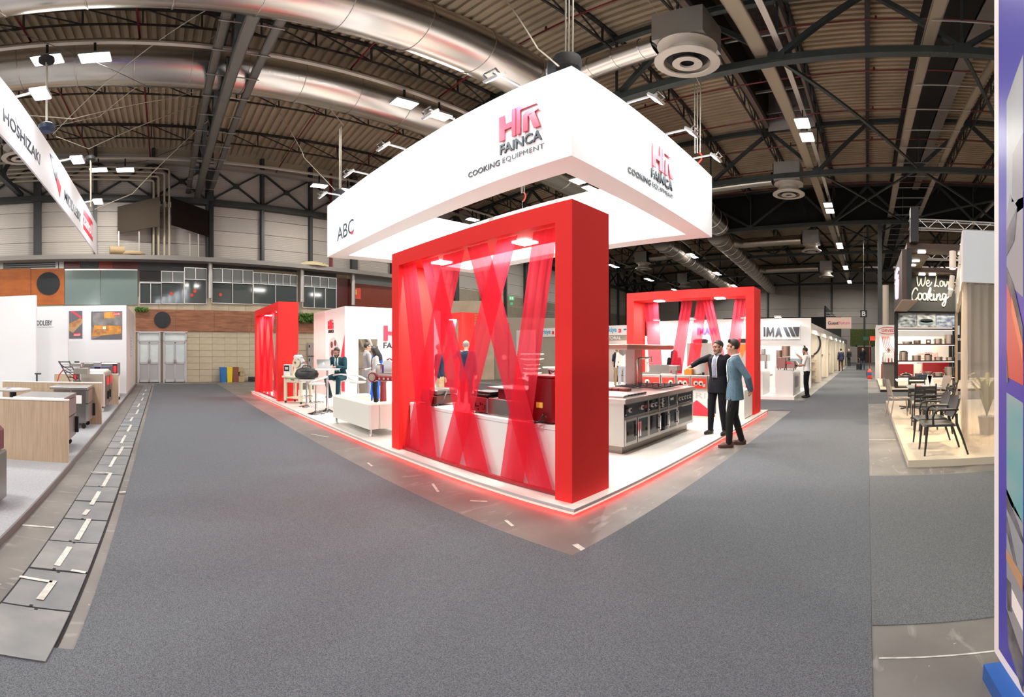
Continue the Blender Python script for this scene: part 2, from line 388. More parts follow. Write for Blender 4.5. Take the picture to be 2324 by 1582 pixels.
glazing(317, 366, 640, 642, 690, 1, 2); glazing(366, 417, 616, 641, 690, 2, 1); glazing(418, 468, 608, 634, 690, 2, 1)
glazing(480, 573, 611, 642, 690, 4, 2); glazing(574, 673, 621, 646, 692, 6, 2); glazing(686, 762, 628, 652, 700, 4, 3)
for a, b, y0, y1 in ((418, 468, 595, 608), (478, 673, 597, 611), (686, 762, 606, 628)): panel('soffit_panel', a, b, y0, y1, dsteel)
for p in (474, 680, 795): 
    u_ = U(p); MB().cyl((u_, -.3, 4.2), (u_, -.3, zs0), .12, 14).build('round_column', galv, ms, smooth=True)
panel('wall_panel', 763, 794, 632, 705, maroon); panel('wall_panel', 795, 905, 648, 705, orange_d); panel('wall_panel', 797, 905, 626, 648, gpanel)
sgn = mat('fire_sign_red', (.75, .07, .04), .5); sy = mat('fire_sign_yellow', (.85, .55, .12), .5)
panel('fire_sign', 796, 817, 654, 679, sgn, -.075, .02); panel('sign_mark', 799, 808, 657, 669, sy, -.085, .012)
# red spots stuck on the office panes
for px, py in ((389, 667), (435, 670), (442, 661), (500, 669)):
    u_, z = WL(px, py); MB().cyl((u_, -.045, z), (u_, -.035, z), .085, 16).build('pane_sticker', sgn, ms)
# upper cladding panels between columns, columns, cross braces
uk = [-8.45+2.83*k for k in range(25)]
for k in range(24):
    a, b = uk[k]+.09, uk[k+1]-.09
    if b > 60: break
    zs = [zs1, 7.0, 7.8, 8.6, 9.2]
    if a > 20: zs = [2.5+.9*q for q in range(8)]+[9.2]
    for z0, z1 in zip(zs[:-1], zs[1:]):
        MB().box(a, b, .0, .06, z0+.012, z1-.012).build('cladding_panel', clad[(k+int(z0*3)) % 3], wl)
    MB().box(a, b, .0, .06, 9.4, 11.9).build('cladding_panel', clad[k % 3], wl)
    br = MB().bar((a, -.1, 9.45), (b, -.1, 11.3), .09).bar((a, -.1, 11.3), (b, -.1, 9.45), .09).cbox(((a+b)/2, -.1, 10.37), (.3, .12, .26))
    br.build('cross_brace', dsteel, wl)
for k, u_ in enumerate(uk):
    w = .19 if k % 3 == 2 else .08
    MB().box(u_-w, u_+w, -.25, .05, zs1 if u_ < 20 else 0, 12.2).build('wall_column', dsteel, wl)
MB().box(-9, 60, -.32, -.02, 9.12, 9.42).build('wall_beam', dsteel, wl)
MB().box(-9, 60, -.4, -.1, 11.25, 11.42).build('wall_beam', mat('rail_grey', (.42, .38, .34), .5, .4), wl)
rp = mat('red_pipe', (.13, .006, .01), .45)
beige = mat('beige_pipe', (.42, .36, .26), .45)
u_ = U(743); MB().cyl((u_, -.4, zs1), (u_, -.4, 11.9), .09, 10).build('riser_pipe', rp, wl, smooth=True)
MB().cyl((U(475), -.35, zs1), (U(475), -.35, 9.3), .09, 8).build('riser_pipe', blackm, wl, smooth=True)
for k, (px, py) in enumerate(((346, 413), (357, 404), (370, 396), (381, 387))):
    u_, z = WL(px, py); z -= .1; z = min(z, 11.0)
    MB().tube([(u_, -.45, zs1), (u_, -.45, z-.1), (u_-.03, -.45, z-.03), (u_-.1, -.45, z), (-9, -.45, z)], .055, 8).build('conduit', beige, wl, smooth=True)
    MB().cbox((u_, -.45, 8.9), (.16, .14, .3)).build('conduit_box', beige, wl)
# boards and leftovers standing on the mezzanine roof
def roof_board(label, corners, m, posts):
    t = thing('projection_board', label, 'board', WN*WD, wl.rotation_euler.z)
    c = [WL(*p) for p in corners]; ns = (-.35, -1.0) if corners[0][0] < 370 else (-1.0, -.35)
    b = MB(); pts = []
    for (u_, z), n in zip(c, (ns[0], ns[1], ns[1], ns[0])): pts.append((u_, n, z))
    b.add(pts+[(p[0], p[1]+.05, p[2]) for p in pts], [(0,3,2,1),(4,5,6,7),(0,1,5,4),(1,2,6,5),(2,3,7,6),(3,0,4,7)])
    b.build('board_face', m, t)
    for px in posts:
        u_ = U(px); MB().box(u_-.03, u_+.03, -.6, -.54, zs1, 7.4).build('post', galv, t)
roof_board('brownish grey board on posts above the mezzanine', ((266, 535), (356, 525), (356, 461), (266, 474)), mat('board_brown', (.06, .047, .036), .9, spec=.1), (268, 313))
roof_board('black board on posts above the mezzanine', ((381, 522), (469, 541), (469, 483), (381, 462)), mat('board_black', (.012, .008, .007), .95, spec=.05), (425, 444))
card = mat('cardboard', (.42, .31, .17), .8)
t = thing('cardboard_roll', 'rolls of brown cardboard lying on the mezzanine roof', 'roll', WN*WD, wl.rotation_euler.z)
MB().cyl((U(248), -.6, 6.42), (U(280), -.55, 6.42), .22, 16).build('roll', card, t, smooth=True)
MB().lathe([(.02, 0), (.4, .03), (.42, .1), (.3, .2), (.05, .24)], 14, (U(298), -.55, 6.2), 1.5, .6).build('crumpled_sheet', card, t, smooth=True)
t = thing('cardboard_sheet', 'bent pale cardboard sheet on the mezzanine roof near the red pipe', 'cardboard', WN*WD, wl.rotation_euler.z)
MB().lathe([(.9, 0), (.85, .1), (.6, .2), (.2, .26), (.02, .27)], 18, (U(705), -.5, 6.2), 1, .4).build('sheet', mat('pale_card', (.5, .42, .25), .8), t, smooth=True); MB().box(U(718), U(720), -.75, -.7, 6.2, 6.36).build('torn_flap', black, t)
# ================================================================== far end wall of the hall
we = thing('wall_back', None, None, (0, 57.6, 0), kind='structure')
MB().box(-36, 26, .05, .3, 0, 12.4).build('wall_core', joint, we)
for k in range(15):
    a = -34+4.2*k
    for z0, z1 in ((0, 3.4), (3.4, 5.0), (5.0, 7.0), (7.0, 9.5), (9.5, 12)):
        MB().box(a+.12, a+4.08, 0, .05, z0+.02, z1-.02).build('cladding_panel', clad[(k+int(z0)) % 3], we)
    MB().box(a-.1, a+.1, -.15, .05, 0, 12).build('wall_column', dsteel, we)
wr_ = thing('wall_right', None, None, (25, 23, 0), kind='structure'); MB().box(0, .3, -35, 35, 0, 12.4).build('wall_core', clad[0], wr_)
for k in range(12): MB().box(-.2, 0, -34+k*6, -33.7+k*6, 0, 12.3).build('wall_column', dsteel, wr_)
green_w = mat('living_wall', (.03, .07, .012), .9, noise=((.16, .17, .05), 9, 6, (1, 1, 1)))
MB().box(-2.2, 1.7, -.12, 0, 2.2, 4.3).build('plant_panel', green_w, we)
brown_d = mat('brown_door', (.07, .04, .028), .6)
d = thing('door_3', None, None, kind='structure'); d.parent = we
MB().box(-1.5, -1.3, -.1, 0, 0, 2.2).box(.5, .7, -.1, 0, 0, 2.2).box(-1.5, .7, -.1, 0, 2.05, 2.2).build('door_frame', clad[0], d)
MB().box(-1.3, .5, -.05, 0, 0, 2.05).build('door_leaf', brown_d, d)
# ================================================================== roof
def sm(t): t = max(0, min(1, t)); return t*t*(3-2*t)
def RW(x, y, z):
    return Vector((x-.11*y*sm((-x-4)/6), y-.10*x*sm((y-2)/8), z))
ce = thing('ceiling', None, None, kind='structure')
deck_m = mat('roof_deck', (.46, .365, .255), .6, noise=((.39, .31, .215), .8, 5, (1, 1, 1)))
ZD = 12.4
xs = [-44, -34, -26, -20, -15, -11, -8, -6, -4.25, -2.2, 0, 3, 6, 10, 16, 28]
prof = []; y = -12.0
while y < 57.5:
    prof += [(y, .0), (y+.12, .0), (y+.14, .1), (y+.24, .1)]; y += .26
vs = []; fs = []
for (y, dz) in prof:
    for x in xs: vs.append(RW(x, y, ZD+dz))
nx = len(xs)
for j in range(len(prof)-1):
    for i in range(nx-1):
        if xs[i] == -4.25 and (1.9 < prof[j][0] < 18.6): continue
        fs.append((j*nx+i, j*nx+i+1, (j+1)*nx+i+1, (j+1)*nx+i))
b = MB(); b.add(vs, fs); b.build('corrugated_deck', deck_m, ce)
# roof light monitor over the right aisle
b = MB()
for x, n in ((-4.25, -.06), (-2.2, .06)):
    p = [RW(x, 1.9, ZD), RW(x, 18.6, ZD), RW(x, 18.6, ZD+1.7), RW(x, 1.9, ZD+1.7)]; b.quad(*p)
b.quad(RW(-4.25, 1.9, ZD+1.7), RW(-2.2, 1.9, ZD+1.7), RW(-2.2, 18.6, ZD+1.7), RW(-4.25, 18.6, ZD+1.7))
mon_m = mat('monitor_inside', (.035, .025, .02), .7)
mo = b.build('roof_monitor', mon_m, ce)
b = MB(); b.quad(RW(-4.25, 18.55, ZD-.5), RW(-2.2, 18.55, ZD-.5), RW(-2.2, 18.55, ZD+.0), RW(-4.25, 18.55, ZD+.0)); b.build('monitor_sill', mat('pale_sheet', (.42, .4, .38), .6), mo)
b = MB(); b.quad(RW(-4.25, 18.58, ZD), RW(-2.2, 18.58, ZD), RW(-2.2, 18.58, ZD+1.7), RW(-4.25, 18.58, ZD+1.7)); b.build('monitor_end', galv, mo)
tan_st = mat('edge_channel', (.2, .15, .12), .6)
for x in (-4.3, -2.15):
    MB().bar(RW(x, 2, ZD-.14), RW(x, 18.6, ZD-.14), .18, .26).build('monitor_curb', tan_st, mo)
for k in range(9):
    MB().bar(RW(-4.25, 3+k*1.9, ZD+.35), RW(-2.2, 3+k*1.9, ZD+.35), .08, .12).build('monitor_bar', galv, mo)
# trusses across the hall
tr_m = mat('truss_paint', (.035, .043, .043), .5)
ZB, ZT = 9.6, 12.15
def truss(yb, x0, x1, first):
    t = thing('roof_truss', None, None); t.parent = ce
    for nm, z, w in (('bottom_chord', ZB, .24), ('top_chord', ZT, .2)):
        b = MB(); n = 10
        pts = [RW(x0+(x1-x0)*i/n, yb, z) for i in range(n+1)]
        for p, q in zip(pts, pts[1:]): b.bar(p, q, w, w)
        b.build(nm, tr_m, t)
    x = -2.13-4.26*9
    while x < x1:
        if x > x0:
            for dx in (-2.13, 2.13):
                if x0 < x+dx < x1: MB().bar(RW(x, yb, ZB+.1), RW(x+dx, yb, ZT-.1), .15).build('diagonal', tr_m, t)
            MB().bar(RW(x, yb, ZB+.1), RW(x, yb, ZT-.1), .06).build('hanger', tr_m, t)
            MB().cbox(RW(x, yb, ZB+.08), (.4, .28, .3)).build('gusset', tr_m, t)
        x += 4.26
    return t
YT = [1.7, 10.2, 18.9, 27.3, 36.0, 44.7, 53.0]
for k, yb in enumerate(YT): truss(yb, -30 if k < 3 else -36, 24, k == 0)
truss(-6.9, -26, 0, False)
# diagonal wind braces between the lower chords
for (x0, y0), (x1, y1) in (((-2.13, 10.2), (2.13, 18.9)), ((-2.13, 18.9), (2.13, 27.3)), ((2.13, 18.9), (-2.13, 27.3)), ((2.13, 27.3), (10.6, 18.9)), ((2.13, 18.9), (8, 27.3)), ((-2.13, 27.3), (2.13, 36)), ((2.13, 27.3), (-2.13, 36)), ((2.13, 10.2), (6.4, 18.9))):
    MB().bar(RW(x0, y0, ZB+.05), RW(x1, y1, ZB+.05), .09).build('wind_brace', tr_m, ce)
# lattice purlins along the hall
for x in (-27, -23.3, -19.6, -15.6, -11.3, -8.6, -6.4, -4.45, -2.0, 0, 4.26, 6.4, 8.6, 12, 16):
    b = MB(); y0, y1 = (-11, 40) if x < -8 else (2, 57)
    st = 3.0; n = int((y1-y0)/st)
    for i in range(n):
        p, q = RW(x, y0+i*st, 0), RW(x, y0+(i+1)*st, 0); zt, zb = ZD-.07, ZD-.8
        P = lambda t, z: Vector((p.x+(q.x-p.x)*t, p.y+(q.y-p.y)*t, z))
        b.bar(P(0, zt), P(1, zt), .12, .1)
        if x == 0: b.bar(P(0, zt-.12), P(1, zt-.12), .14, .2); continue
        b.bar(P(0, zb), P(1, zb), .06)
        for h in (0, .5):
            b.bar(P(h, zb), P(h, zt), .05); b.bar(P(h, zt), P(h+.5, zb) if h else P(h+.5, zb), .04)
    b.build('lattice_purlin', mat('purlin_paint', (.028, .024, .022), .6), ce)
# black valley gutter with pale flange, and the two cable trays under it
b = MB(); gut = mat('gutter_black', (.008, .007, .007), .8); flg = mat('gutter_flange', (.2, .175, .16), .6)
for y0, y1 in ((1, 27), (27, 57)):
    MB().bar(RW(2.0, y0, ZD-.35), RW(2.0, y1, ZD-.35), 1.3, .5).build('valley_gutter', gut, ce)
    MB().bar(RW(2.92, y0, ZD-.35), RW(2.92, y1, ZD-.35), .42, .45).build('gutter_flange', flg, ce)
tray_m = mat('cable_tray', (.33, .28, .22), .5, .4)
def tray(x0, y0, x1, y1, z, w=.28, m=tray_m, rungs=0):
    b = MB(); p, q = RW(x0, y0, z), RW(x1, y1, z)
    d = (q-p).normalized(); s = Vector((-d.y, d.x, 0))
    n = 8
    for i in range(n):
        a = RW(x0+(x1-x0)*i/n, y0+(y1-y0)*i/n, z); c = RW(x0+(x1-x0)*(i+1)/n, y0+(y1-y0)*(i+1)/n, z)
        b.bar(a, c, w, .02); b.bar(a+s*w/2+Vector((0, 0, .04)), c+s*w/2+Vector((0, 0, .04)), .02, .1); b.bar(a-s*w/2+Vector((0, 0, .04)), c-s*w/2+Vector((0, 0, .04)), .02, .1)
    return b.build('cable_tray', m, ce)
tray(1.38, 4, 1.38, 57, ZB+.35); tray(3.1, 4, 3.1, 57, ZB+.35, .2)
for k in range(22):
    MB().bar(RW(1.3, 6+k*1.6, ZB+.3), RW(3.2, 6+k*1.6, ZB+.3), .035).build('tray_hanger', galv, ce)
tg = mat('tray_grey', (.16, .155, .14), .5, .4)
for y_, z in ((1.25, 9.75), (1.7, 9.4), (2.35, 9.75)): tray(-24.5, y_, -4, y_, z, .2 if y_ != 1.7 else .26, tg)
for k in range(16): MB().bar(RW(-5-k*1.25, 1.1, 9.7), RW(-5-k*1.25, 2.5, 9.7), .03).build('tray_hanger', galv, ce)
# skylight cable run beside the lamps over the aisle
tray(-2.55, 2, -2.2, 56, ZB+.25, .34, mat('tray_tan', (.36, .3, .22), .5, .3))
# sprinkler pipes
for k in range(17):
    y_ = -6.3+2.85*k; b = MB(); n = 9; x0, x1 = -26, 14
    b.tube([RW(x0+(x1-x0)*i/n, y_, ZD-1.0) for i in range(n+1)], .032, 6)
    o = b.build('sprinkler_pipe', rp, ce)
    if 3 < y_ < 22:
        for i in range(4): MB().cyl(RW(-7+i*3.6, y_, ZD-1.0), RW(-7+i*3.6, y_, ZD-1.0)+Vector((0, 0, .16)), .03, 6).build('sprinkler_head', rp, o)
# black curtain closing the bay behind the second stand row
b = MB(); n = 12
for i in range(n):
    a, c = RW(-32+(56)*i/n, 27.5, 0), RW(-32+56*(i+1)/n, 27.5, 0)
    b.quad((a.x, a.y, ZB+.1), (c.x, c.y, ZB+.1), (c.x, c.y, ZD-.2), (a.x, a.y, ZD-.2))
b.build('smoke_curtain', mat('smoke_curtain', (.006, .006, .006), .95), ce)
# ------------------------------------------------------------------ air ducts
duct_m = mat('spiral_duct', (.62, .58, .54), .27, 1.0, bump=(9, .12, (1, .15, 1)))
duct_d = mat('spiral_duct_dusty', (.46, .41, .36), .36, 1.0, bump=(9, .15, (1, .15, 1)))
ring = MB().lathe([(1.005, -.02), (1.03, -.012), (1.03, .012), (1.005, .02)], 32).mesh('seam_ring', True)
def duct(x, y0, y1, z, label, m, branches=(), R=.72):
    p0 = RW(x, y0, z); t = thing('air_duct', label, 'duct', p0)
    b = MB(); n = 10; pts = [RW(x, y0+(y1-y0)*i/n, z)-p0 for i in range(n+1)]
    b.tube(pts, R, 28); b.build('duct_pipe', m, t, smooth=True)
    ln = y1-y0; q = .7; rm = ring.copy(); rm.materials.append(m)
    while q < ln:
        p = RW(x, y0+q, z)-p0; d = (RW(x, y0+q+.1, z)-RW(x, y0+q-.1, z)); o = obj('seam_ring', rm, t, loc=p)
        o.rotation_euler = d.to_track_quat('Z', 'Y').to_euler(); o.scale = (R, R, 1); q += 1.5
    for (yb, dx) in branches:
        p = RW(x, yb, z)-p0; e = RW(x+dx, yb, z)-p0; dirv = (e-p).normalized()
        br = MB().tube([p+Vector((0, -.9, 0)), p+dirv*.5+Vector((0, -.7, 0)), p+dirv*.95+Vector((0, -.25, 0)), p+dirv*1.2, p+dirv*1.6, e-dirv*.75], .33, 20).build('branch_pipe', m, t, smooth=True)
        for k in range(3):
            c = p+dirv*(1.7+k*.75); o = MB().cyl(c-dirv*.015, c+dirv*.015, .345, 20).build('branch_seam', m, br)
        s = 1 if dx > 0 else -1
        pl = MB().cbox(e+Vector((0, 0, .12)), (1.15, 1.15, .95)).build('plenum_box', galv, t)
        MB().cbox(e+Vector((-s*.6, 0, .1)), (.06, .95, .95)).build('flange_collar', black, pl)
        MB().lathe([(.66, -.38), (.45, -.5), (.45, -.62), (.66, -.84), (.72, -.86), (.72, -.9), (.52, -.93), (.5, -.9)], 28, e, cap=False).build('diffuser', mat('diffuser_paint', (.55, .5, .44), .45, .2), t, smooth=True)
        di = MB().lathe([(.46, -.72), (.44, -.8)], 28, e).build('diffuser_throat', blackm, t)
        MB().lathe([(.3, -.88), (.33, -.94), (.17, -.95), (.15, -.9)], 24, e, cap=False).build('diffuser_cone', MATS['diffuser_paint'], t, smooth=True)
    return t
duct(-7.5, -11, 26.2, 9.75, 'large silver air duct above the white hanging sign, with round diffusers to its right', duct_m, ((8.6, 3.7), (19.4, 4.0)))
duct(-12.1, -12, 26.6, 10.6, 'long silver air duct sweeping behind the white hanging sign toward the upper left', duct_m, ((12.5, -3.6), (-5.6, -5.4)), .82)
duct(-7.9, 28.2, 56, 9.7, 'dusty air duct beyond the black roof curtain, nearer the aisle', duct_d, ((31.5, 3.9), (43, 3.9)))
duct(-11.4, 28.2, 56, 9.7, 'dusty air duct beyond the black roof curtain, farther from the aisle', duct_d, ((33, -3.8), (45, -3.8)))
# ------------------------------------------------------------------ hall floodlights in pairs under lighting rails
house_m = mat('lamp_housing', (.3, .3, .3), .5, .5)
lh = MB().rbox(-.23, .23, -.37, .37, .02, .1, .02).mesh('lamp_housing'); lh.materials.append(house_m)
lpn = MB().box(-.21, .21, -.35, .35, .0, .022).mesh('lamp_panel'); lpn.materials.append(lamp_e)
lst = MB().box(-.02, .02, -.03, .03, .08, .58).mesh('lamp_stem'); lst.materials.append(black)
rail_m = mat('lighting_rail', (.6, .55, .5), .4, .5)
ZL = 9.45
def fl(x, y, label, group):
    p = RW(x, y, ZL); t = thing('ceiling_floodlight', label, 'ceiling light', p, 0, group)
    obj('lamp_housing', lh, t); obj('lamp_panel', lpn, t); obj('lamp_stem', lst, t)
    return p
rows = {-18.6: 'over the far end of the left aisle', -10.35: 'in the row behind the white hanging sign', -2.05: 'in the row above the right aisle', 6.9: 'in the row above the black cookware stand'}
for x, txt in rows.items():
    ys = [-2.1, 6.6, 15.4, 24.0, 33.0, 42.0, 51.0] if x < -8 else [5.2, 14.4, 23.7, 32.9, 42.0, 51.0]
    if x > 0: ys = [13.4, 22.6, 31.8]
    for ki, yc in enumerate(ys):
        od = ('first', 'second', 'third', 'fourth', 'fifth', 'sixth', 'seventh')[ki]; gl = 'hall floodlights '+txt
        ps = [fl(x, yc-.55, 'nearer floodlight of the %s pair %s' % (od, txt), gl), fl(x, yc+.55, 'farther floodlight of the %s pair %s' % (od, txt), gl)]
        m_ = (ps[0]+ps[1])/2
        if yc < (60 if x > -12 else 36): area_light('hall_floodlight', (m_.x, m_.y, ZL-.06), (.45, 1.8), LIGHTS['hall'])
    b = MB(); n = 12; y0, y1 = (-11, 55)
    rl = thing('lighting_rail', 'long pale lighting rail carrying the floodlights '+txt, 'rail', RW(x, y0, 0)); o0 = RW(x, y0, 0)
    for i in range(n): b.bar(RW(x, y0+(y1-y0)*i/n, ZL+.6)-o0, RW(x, y0+(y1-y0)*(i+1)/n, ZL+.6)-o0, .14, .07)
    b.build('rail', rail_m, rl)
# lamps of the rest of the hall, behind the viewer, on the same grid
for x, y in ((-10, -11), (-2, -4), (-2, -13), (6.5, -4.6), (6.5, -13), (-18.5, -11)):
    area_light('hall_floodlight', (x, y, ZL), (.45, 1.8), LIGHTS['hall']*1.7)
# ================================================================== the red and white stand: platform, portals, hanging sign
PZ = .08
plat_top = mat('platform_white', (.82, .79, .74), .35, noise=((.76, .73, .68), .6, 3, (1, 1, 1)))
plat_edge = mat('platform_edge', (.55, .55, .55), .4)
led_m = mat('led_strip', (1, .08, .06), .5, emit=13, emitcol=(1, .06, .05))
pt = thing('stand_platform', 'low white platform of the red stand with a glowing red strip under its edge', 'platform', (-9.45, 7.18, 0))
MB().box(-6.95, 6.95, -3.92, 3.92, .05, PZ).build('deck', [plat_top], pt)
for q in ((-6.955, 6.955, -3.925, -3.92), (-6.955, 6.955, 3.92, 3.925), (6.95, 6.955, -3.92, 3.92)): MB().box(*q, .045, PZ-.001).build('edge_trim', plat_edge, pt)
for nm, b in (('led_strip', (-6.9, 6.915, -3.888, -3.885, .004, .044)), ('led_strip', (6.915, 6.918, -3.885, 3.885, .004, .044))):
    MB().box(*b).build(nm, led_m, pt)
MB().box(-6.9, 6.91, -3.88, 3.88, 0, .05).build('plinth', white, pt)
# sheer ribbon cloth: tinted see-through plus cloth scatter
def sheer(name, tint, cloth, fac):
    m = bpy.data.materials.new(name); m.use_nodes = True; nt = m.node_tree; nt.nodes.clear()
    o = nt.nodes.new('ShaderNodeOutputMaterial'); t = nt.nodes.new('ShaderNodeBsdfTransparent'); t.inputs[0].default_value = (*tint, 1)
    d = nt.nodes.new('ShaderNodeBsdfDiffuse'); d.inputs[0].default_value = (*cloth, 1)
    r = nt.nodes.new('ShaderNodeBsdfTranslucent'); r.inputs[0].default_value = (*cloth, 1)
    a = nt.nodes.new('ShaderNodeMixShader'); a.inputs[0].default_value = .3; c = nt.nodes.new('ShaderNodeMixShader'); c.inputs[0].default_value = fac
    L = nt.links.new; L(d.outputs[0], a.inputs[1]); L(r.outputs[0], a.inputs[2]); L(t.outputs[0], c.inputs[1]); L(a.outputs[0], c.inputs[2]); L(c.outputs[0], o.inputs[0])
    return m
ribbon_m = sheer('red_voile', (1, .26, .32), (.86, .045, .08), .5)
glow = mat('downlight_glow', (1, .96, .92), .5, emit=16)
def ribbon(parent, y, xt0, xt1, xb0, xb1, zt, zb, ph):
    n, m = 22, 14; vs = []; fs = []
    for j in range(m+1):
        t = j/m
        for i in range(n+1):
            s = i/n
            x = (xt0+(xt1-xt0)*s)*(1-t)+(xb0+(xb1-xb0)*s)*t
            pin = .02*sin(PI*t)*(s-.5)*(xt1-xt0)
            fold = .006*sin(s*17+ph)*(1-.75*t)+.003*sin(s*37+ph*2)*(1-t)
            vs.append((x-pin, y+fold, zt+(zb-zt)*t))
    for j in range(m):
        for i in range(n): a = j*(n+1)+i; fs.append((a, a+1, a+n+2, a+n+1))
    b = MB(); b.add(vs, fs); return b.build('sheer_ribbon', ribbon_m, parent, smooth=True)
def portal(x0, x1, y0, y1, label, ribs, yr, zt=3.1, lamps=(), side='y'):
    c = ((x0+x1)/2, (y0+y1)/2, PZ); t = thing('red_portal', label, 'frame', c)
    w, d = (x1-x0)/2, (y1-y0)/2; H = zt-PZ; f = .21
    b = MB().prism([(-w, 0), (-w+f, 0), (-w+f, H-f), (w-f, H-f), (w-f, 0), (w, 0), (w, H), (-w, H)], (0, -d, 0), (1, 0, 0), (0, 0, 1), (0, 2*d, 0))
    b.build('portal_frame', red, t)
    for k, (a, b_, c_, d_) in enumerate(ribs):
        ribbon(t, yr-c[1]+(k % 3-1)*.02, a-c[0], b_-c[0], c_-c[0], d_-c[0], H-f-.01, .05, k*1.7)
    MB().box(-w+f, w-f, yr-c[1]-.02, yr-c[1]+.02, .012, .05).build('hem_bar', mat('hem_bar', (.35, .01, .02), .5), t)
    for lx, ly in lamps:
        l = MB().box(lx-c[0]-.11, lx-c[0]+.11, ly-c[1]-.11, ly-c[1]+.11, H-f-.025, H-f).build('downlight', glow, t)
        area_light('downlight', (lx, ly, zt-f-.04), (.2, .2), LIGHTS['spot'], color=(1, .93, .85))
    return t
X1 = lambda z, y=3.47: y*tan(th_(880+z/2.1385))
tops = ((75, 145), (165, 245), (265, 365), (395, 490), (530, 632), (700, 818)); bots = ((165, 243), (380, 492), (78, 157), (690, 808), (255, 348), (540, 652))
ribs1 = [(X1(a), X1(b), X1(c), X1(d)) for (a, b), (c, d) in zip(tops, bots)]
portal(-6.03, -2.614, 3.378, 4.02, 'big red portal frame with crossing sheer ribbons at the near corner of the stand', ribs1, 3.47, lamps=((-3.6, 3.76), (-5.25, 3.76)))
X2 = lambda z: 10.62*tan(th_(1350+z/3.7667))
tops = ((425, 545), (745, 838), (868, 955), (925, 1006), (1198, 1300)); bots = ((490, 600), (585, 700), (735, 850), (1120, 1215), (1060, 1170))
ribs2 = [(X2(a), X2(b), X2(c), X2(d)) for (a, b), (c, d) in zip(tops, bots)]
portal(-6.03, -2.614, 10.14, 10.76, 'red portal frame with sheer ribbons behind the two standing men', ribs2, 10.62, lamps=((-5.2, 10.4), (-3.55, 10.4)))
sh = [(a-10.2, b-10.2, c-10.2, d-10.2) for a, b, c, d in ribs1]
portal(-16.22, -12.84, 3.378, 4.0, 'far left red portal frame with sheer ribbons at the end of the stand', sh, 3.47, zt=3.05, lamps=((-13.8, 3.7), (-15.4, 3.7)))
portal(-16.22, -12.9, 10.14, 10.76, 'small red portal frame seen far back through the near portal', sh, 10.5, zt=3.0, lamps=((-13.8, 10.4),))
# ------------------------------------------------------------------ hanging sign
BX0, BX1, BY0, BY1, BZ0, BZ1, BT = -12.87, -3.83, 4.94, 10.6, 4.5, 6.2, .5
cloth_w = mat('stretched_white_fabric', (.86, .87, .88), .7)
hs = thing('hanging_sign', 'huge white rectangular ring sign hanging over the red stand', 'hanging sign', ((BX0+BX1)/2, (BY0+BY1)/2, BZ0))
w, d, H = (BX1-BX0)/2, (BY1-BY0)/2, BZ1-BZ0
for nm, b in (('front_beam', (-w, w, -d, -d+BT)), ('rear_beam', (-w, w, d-BT, d)), ('side_beam', (-w, -w+BT, -d+BT, d-BT)), ('side_beam', (w-BT, w, -d+BT, d-BT))):
    MB().box(*b, 0, H).build(nm, cloth_w, hs)
lg_red = mat('logo_red', (.72, .03, .06), .5); lg_dk = mat('logo_charcoal', (.03, .035, .045), .5); lg_gr = mat('logo_shadow_grey', (.42, .44, .46), .5)
HR = [rect(0, 0, .15, .9), rect(.15, .36, .33, .56), rect(.33, 0, .43, 1.0), [(.45, 0), (.54, 0), (.54, .84), (.92, .84), (.84, 1.0), (.43, 1.0), (.45, .9)],
      [(.6, 0), (.72, 0), (.72, .5), (.76, .55), (.84, .55), (.97, .62), (.9, .7), (.68, .7), (.6, .6)], [(.74, .52), (.88, .56), (1.0, 0), (.86, 0)]]
def hr_logo(org, right, up, w_, h_, parent, cook=True, fainca=True):
    org = Vector(org); R_ = Vector(right); U_ = Vector(up); N_ = R_.cross(U_)
    flat('logo_letters', [[(x*w_, y*h_) for x, y in p] for p in HR], lg_red, org+N_*.02, right, up, parent, .02)
    fh = h_*.42; lettering('FAINCA', w_*1.02, fh*.82, lg_dk, org-U_*(fh+.02*h_)+N_*.012, right, up, parent, bold=.018, ext=.01)
    flat('logo_swoosh', [[(w_*.93+w_*.1*cos(a), h_*.66+h_*.36*sin(a)) for a in [i*.12-.6 for i in range(12)]]+[(w_*.92+w_*.1*cos(a), h_*.66+h_*.35*sin(a)) for a in [i*.12-.6 for i in range(11, -1, -1)]]], lg_gr, org+N_*.01, right, up, parent, .006)
    if cook:
        o2 = org-U_*(fh+h_*.36)-R_*(w_*.93)+N_*.008
        lettering('COOKING', w_*.92, h_*.2, lg_dk, o2, right, up, parent, bold=.01, ext=.004)
        lettering('EQUIPMENT', w_*1.0, h_*.2, mat('logo_light_charcoal', (.08, .09, .1), .5), o2+R_*(w_*.99), right, up, parent, bold=-.012, ext=.004)
cx, cy = (BX0+BX1)/2, (BY0+BY1)/2
hr_logo((-5.27-cx, -d-.001, 5.2-BZ0), (1, 0, 0), (0, 0, 1), .88, .56, hs)
hr_logo((w+.001, 7.3-cy, 5.2-BZ0), (0, 1, 0), (0, 0, 1), .9, .56, hs)
lettering('ABC', 1.15, .42, lg_dk, (-12.05-cx, -d-.002, 4.82-BZ0), (1, 0, 0), (0, 0, 1), hs, bold=.0, ext=.004)
flat('logo_bar', [rect(.98, -.02, 1.12, .06)], lg_red, (-12.05-cx, -d-.006, 4.82-BZ0), (1, 0, 0), (0, 0, 1), hs)
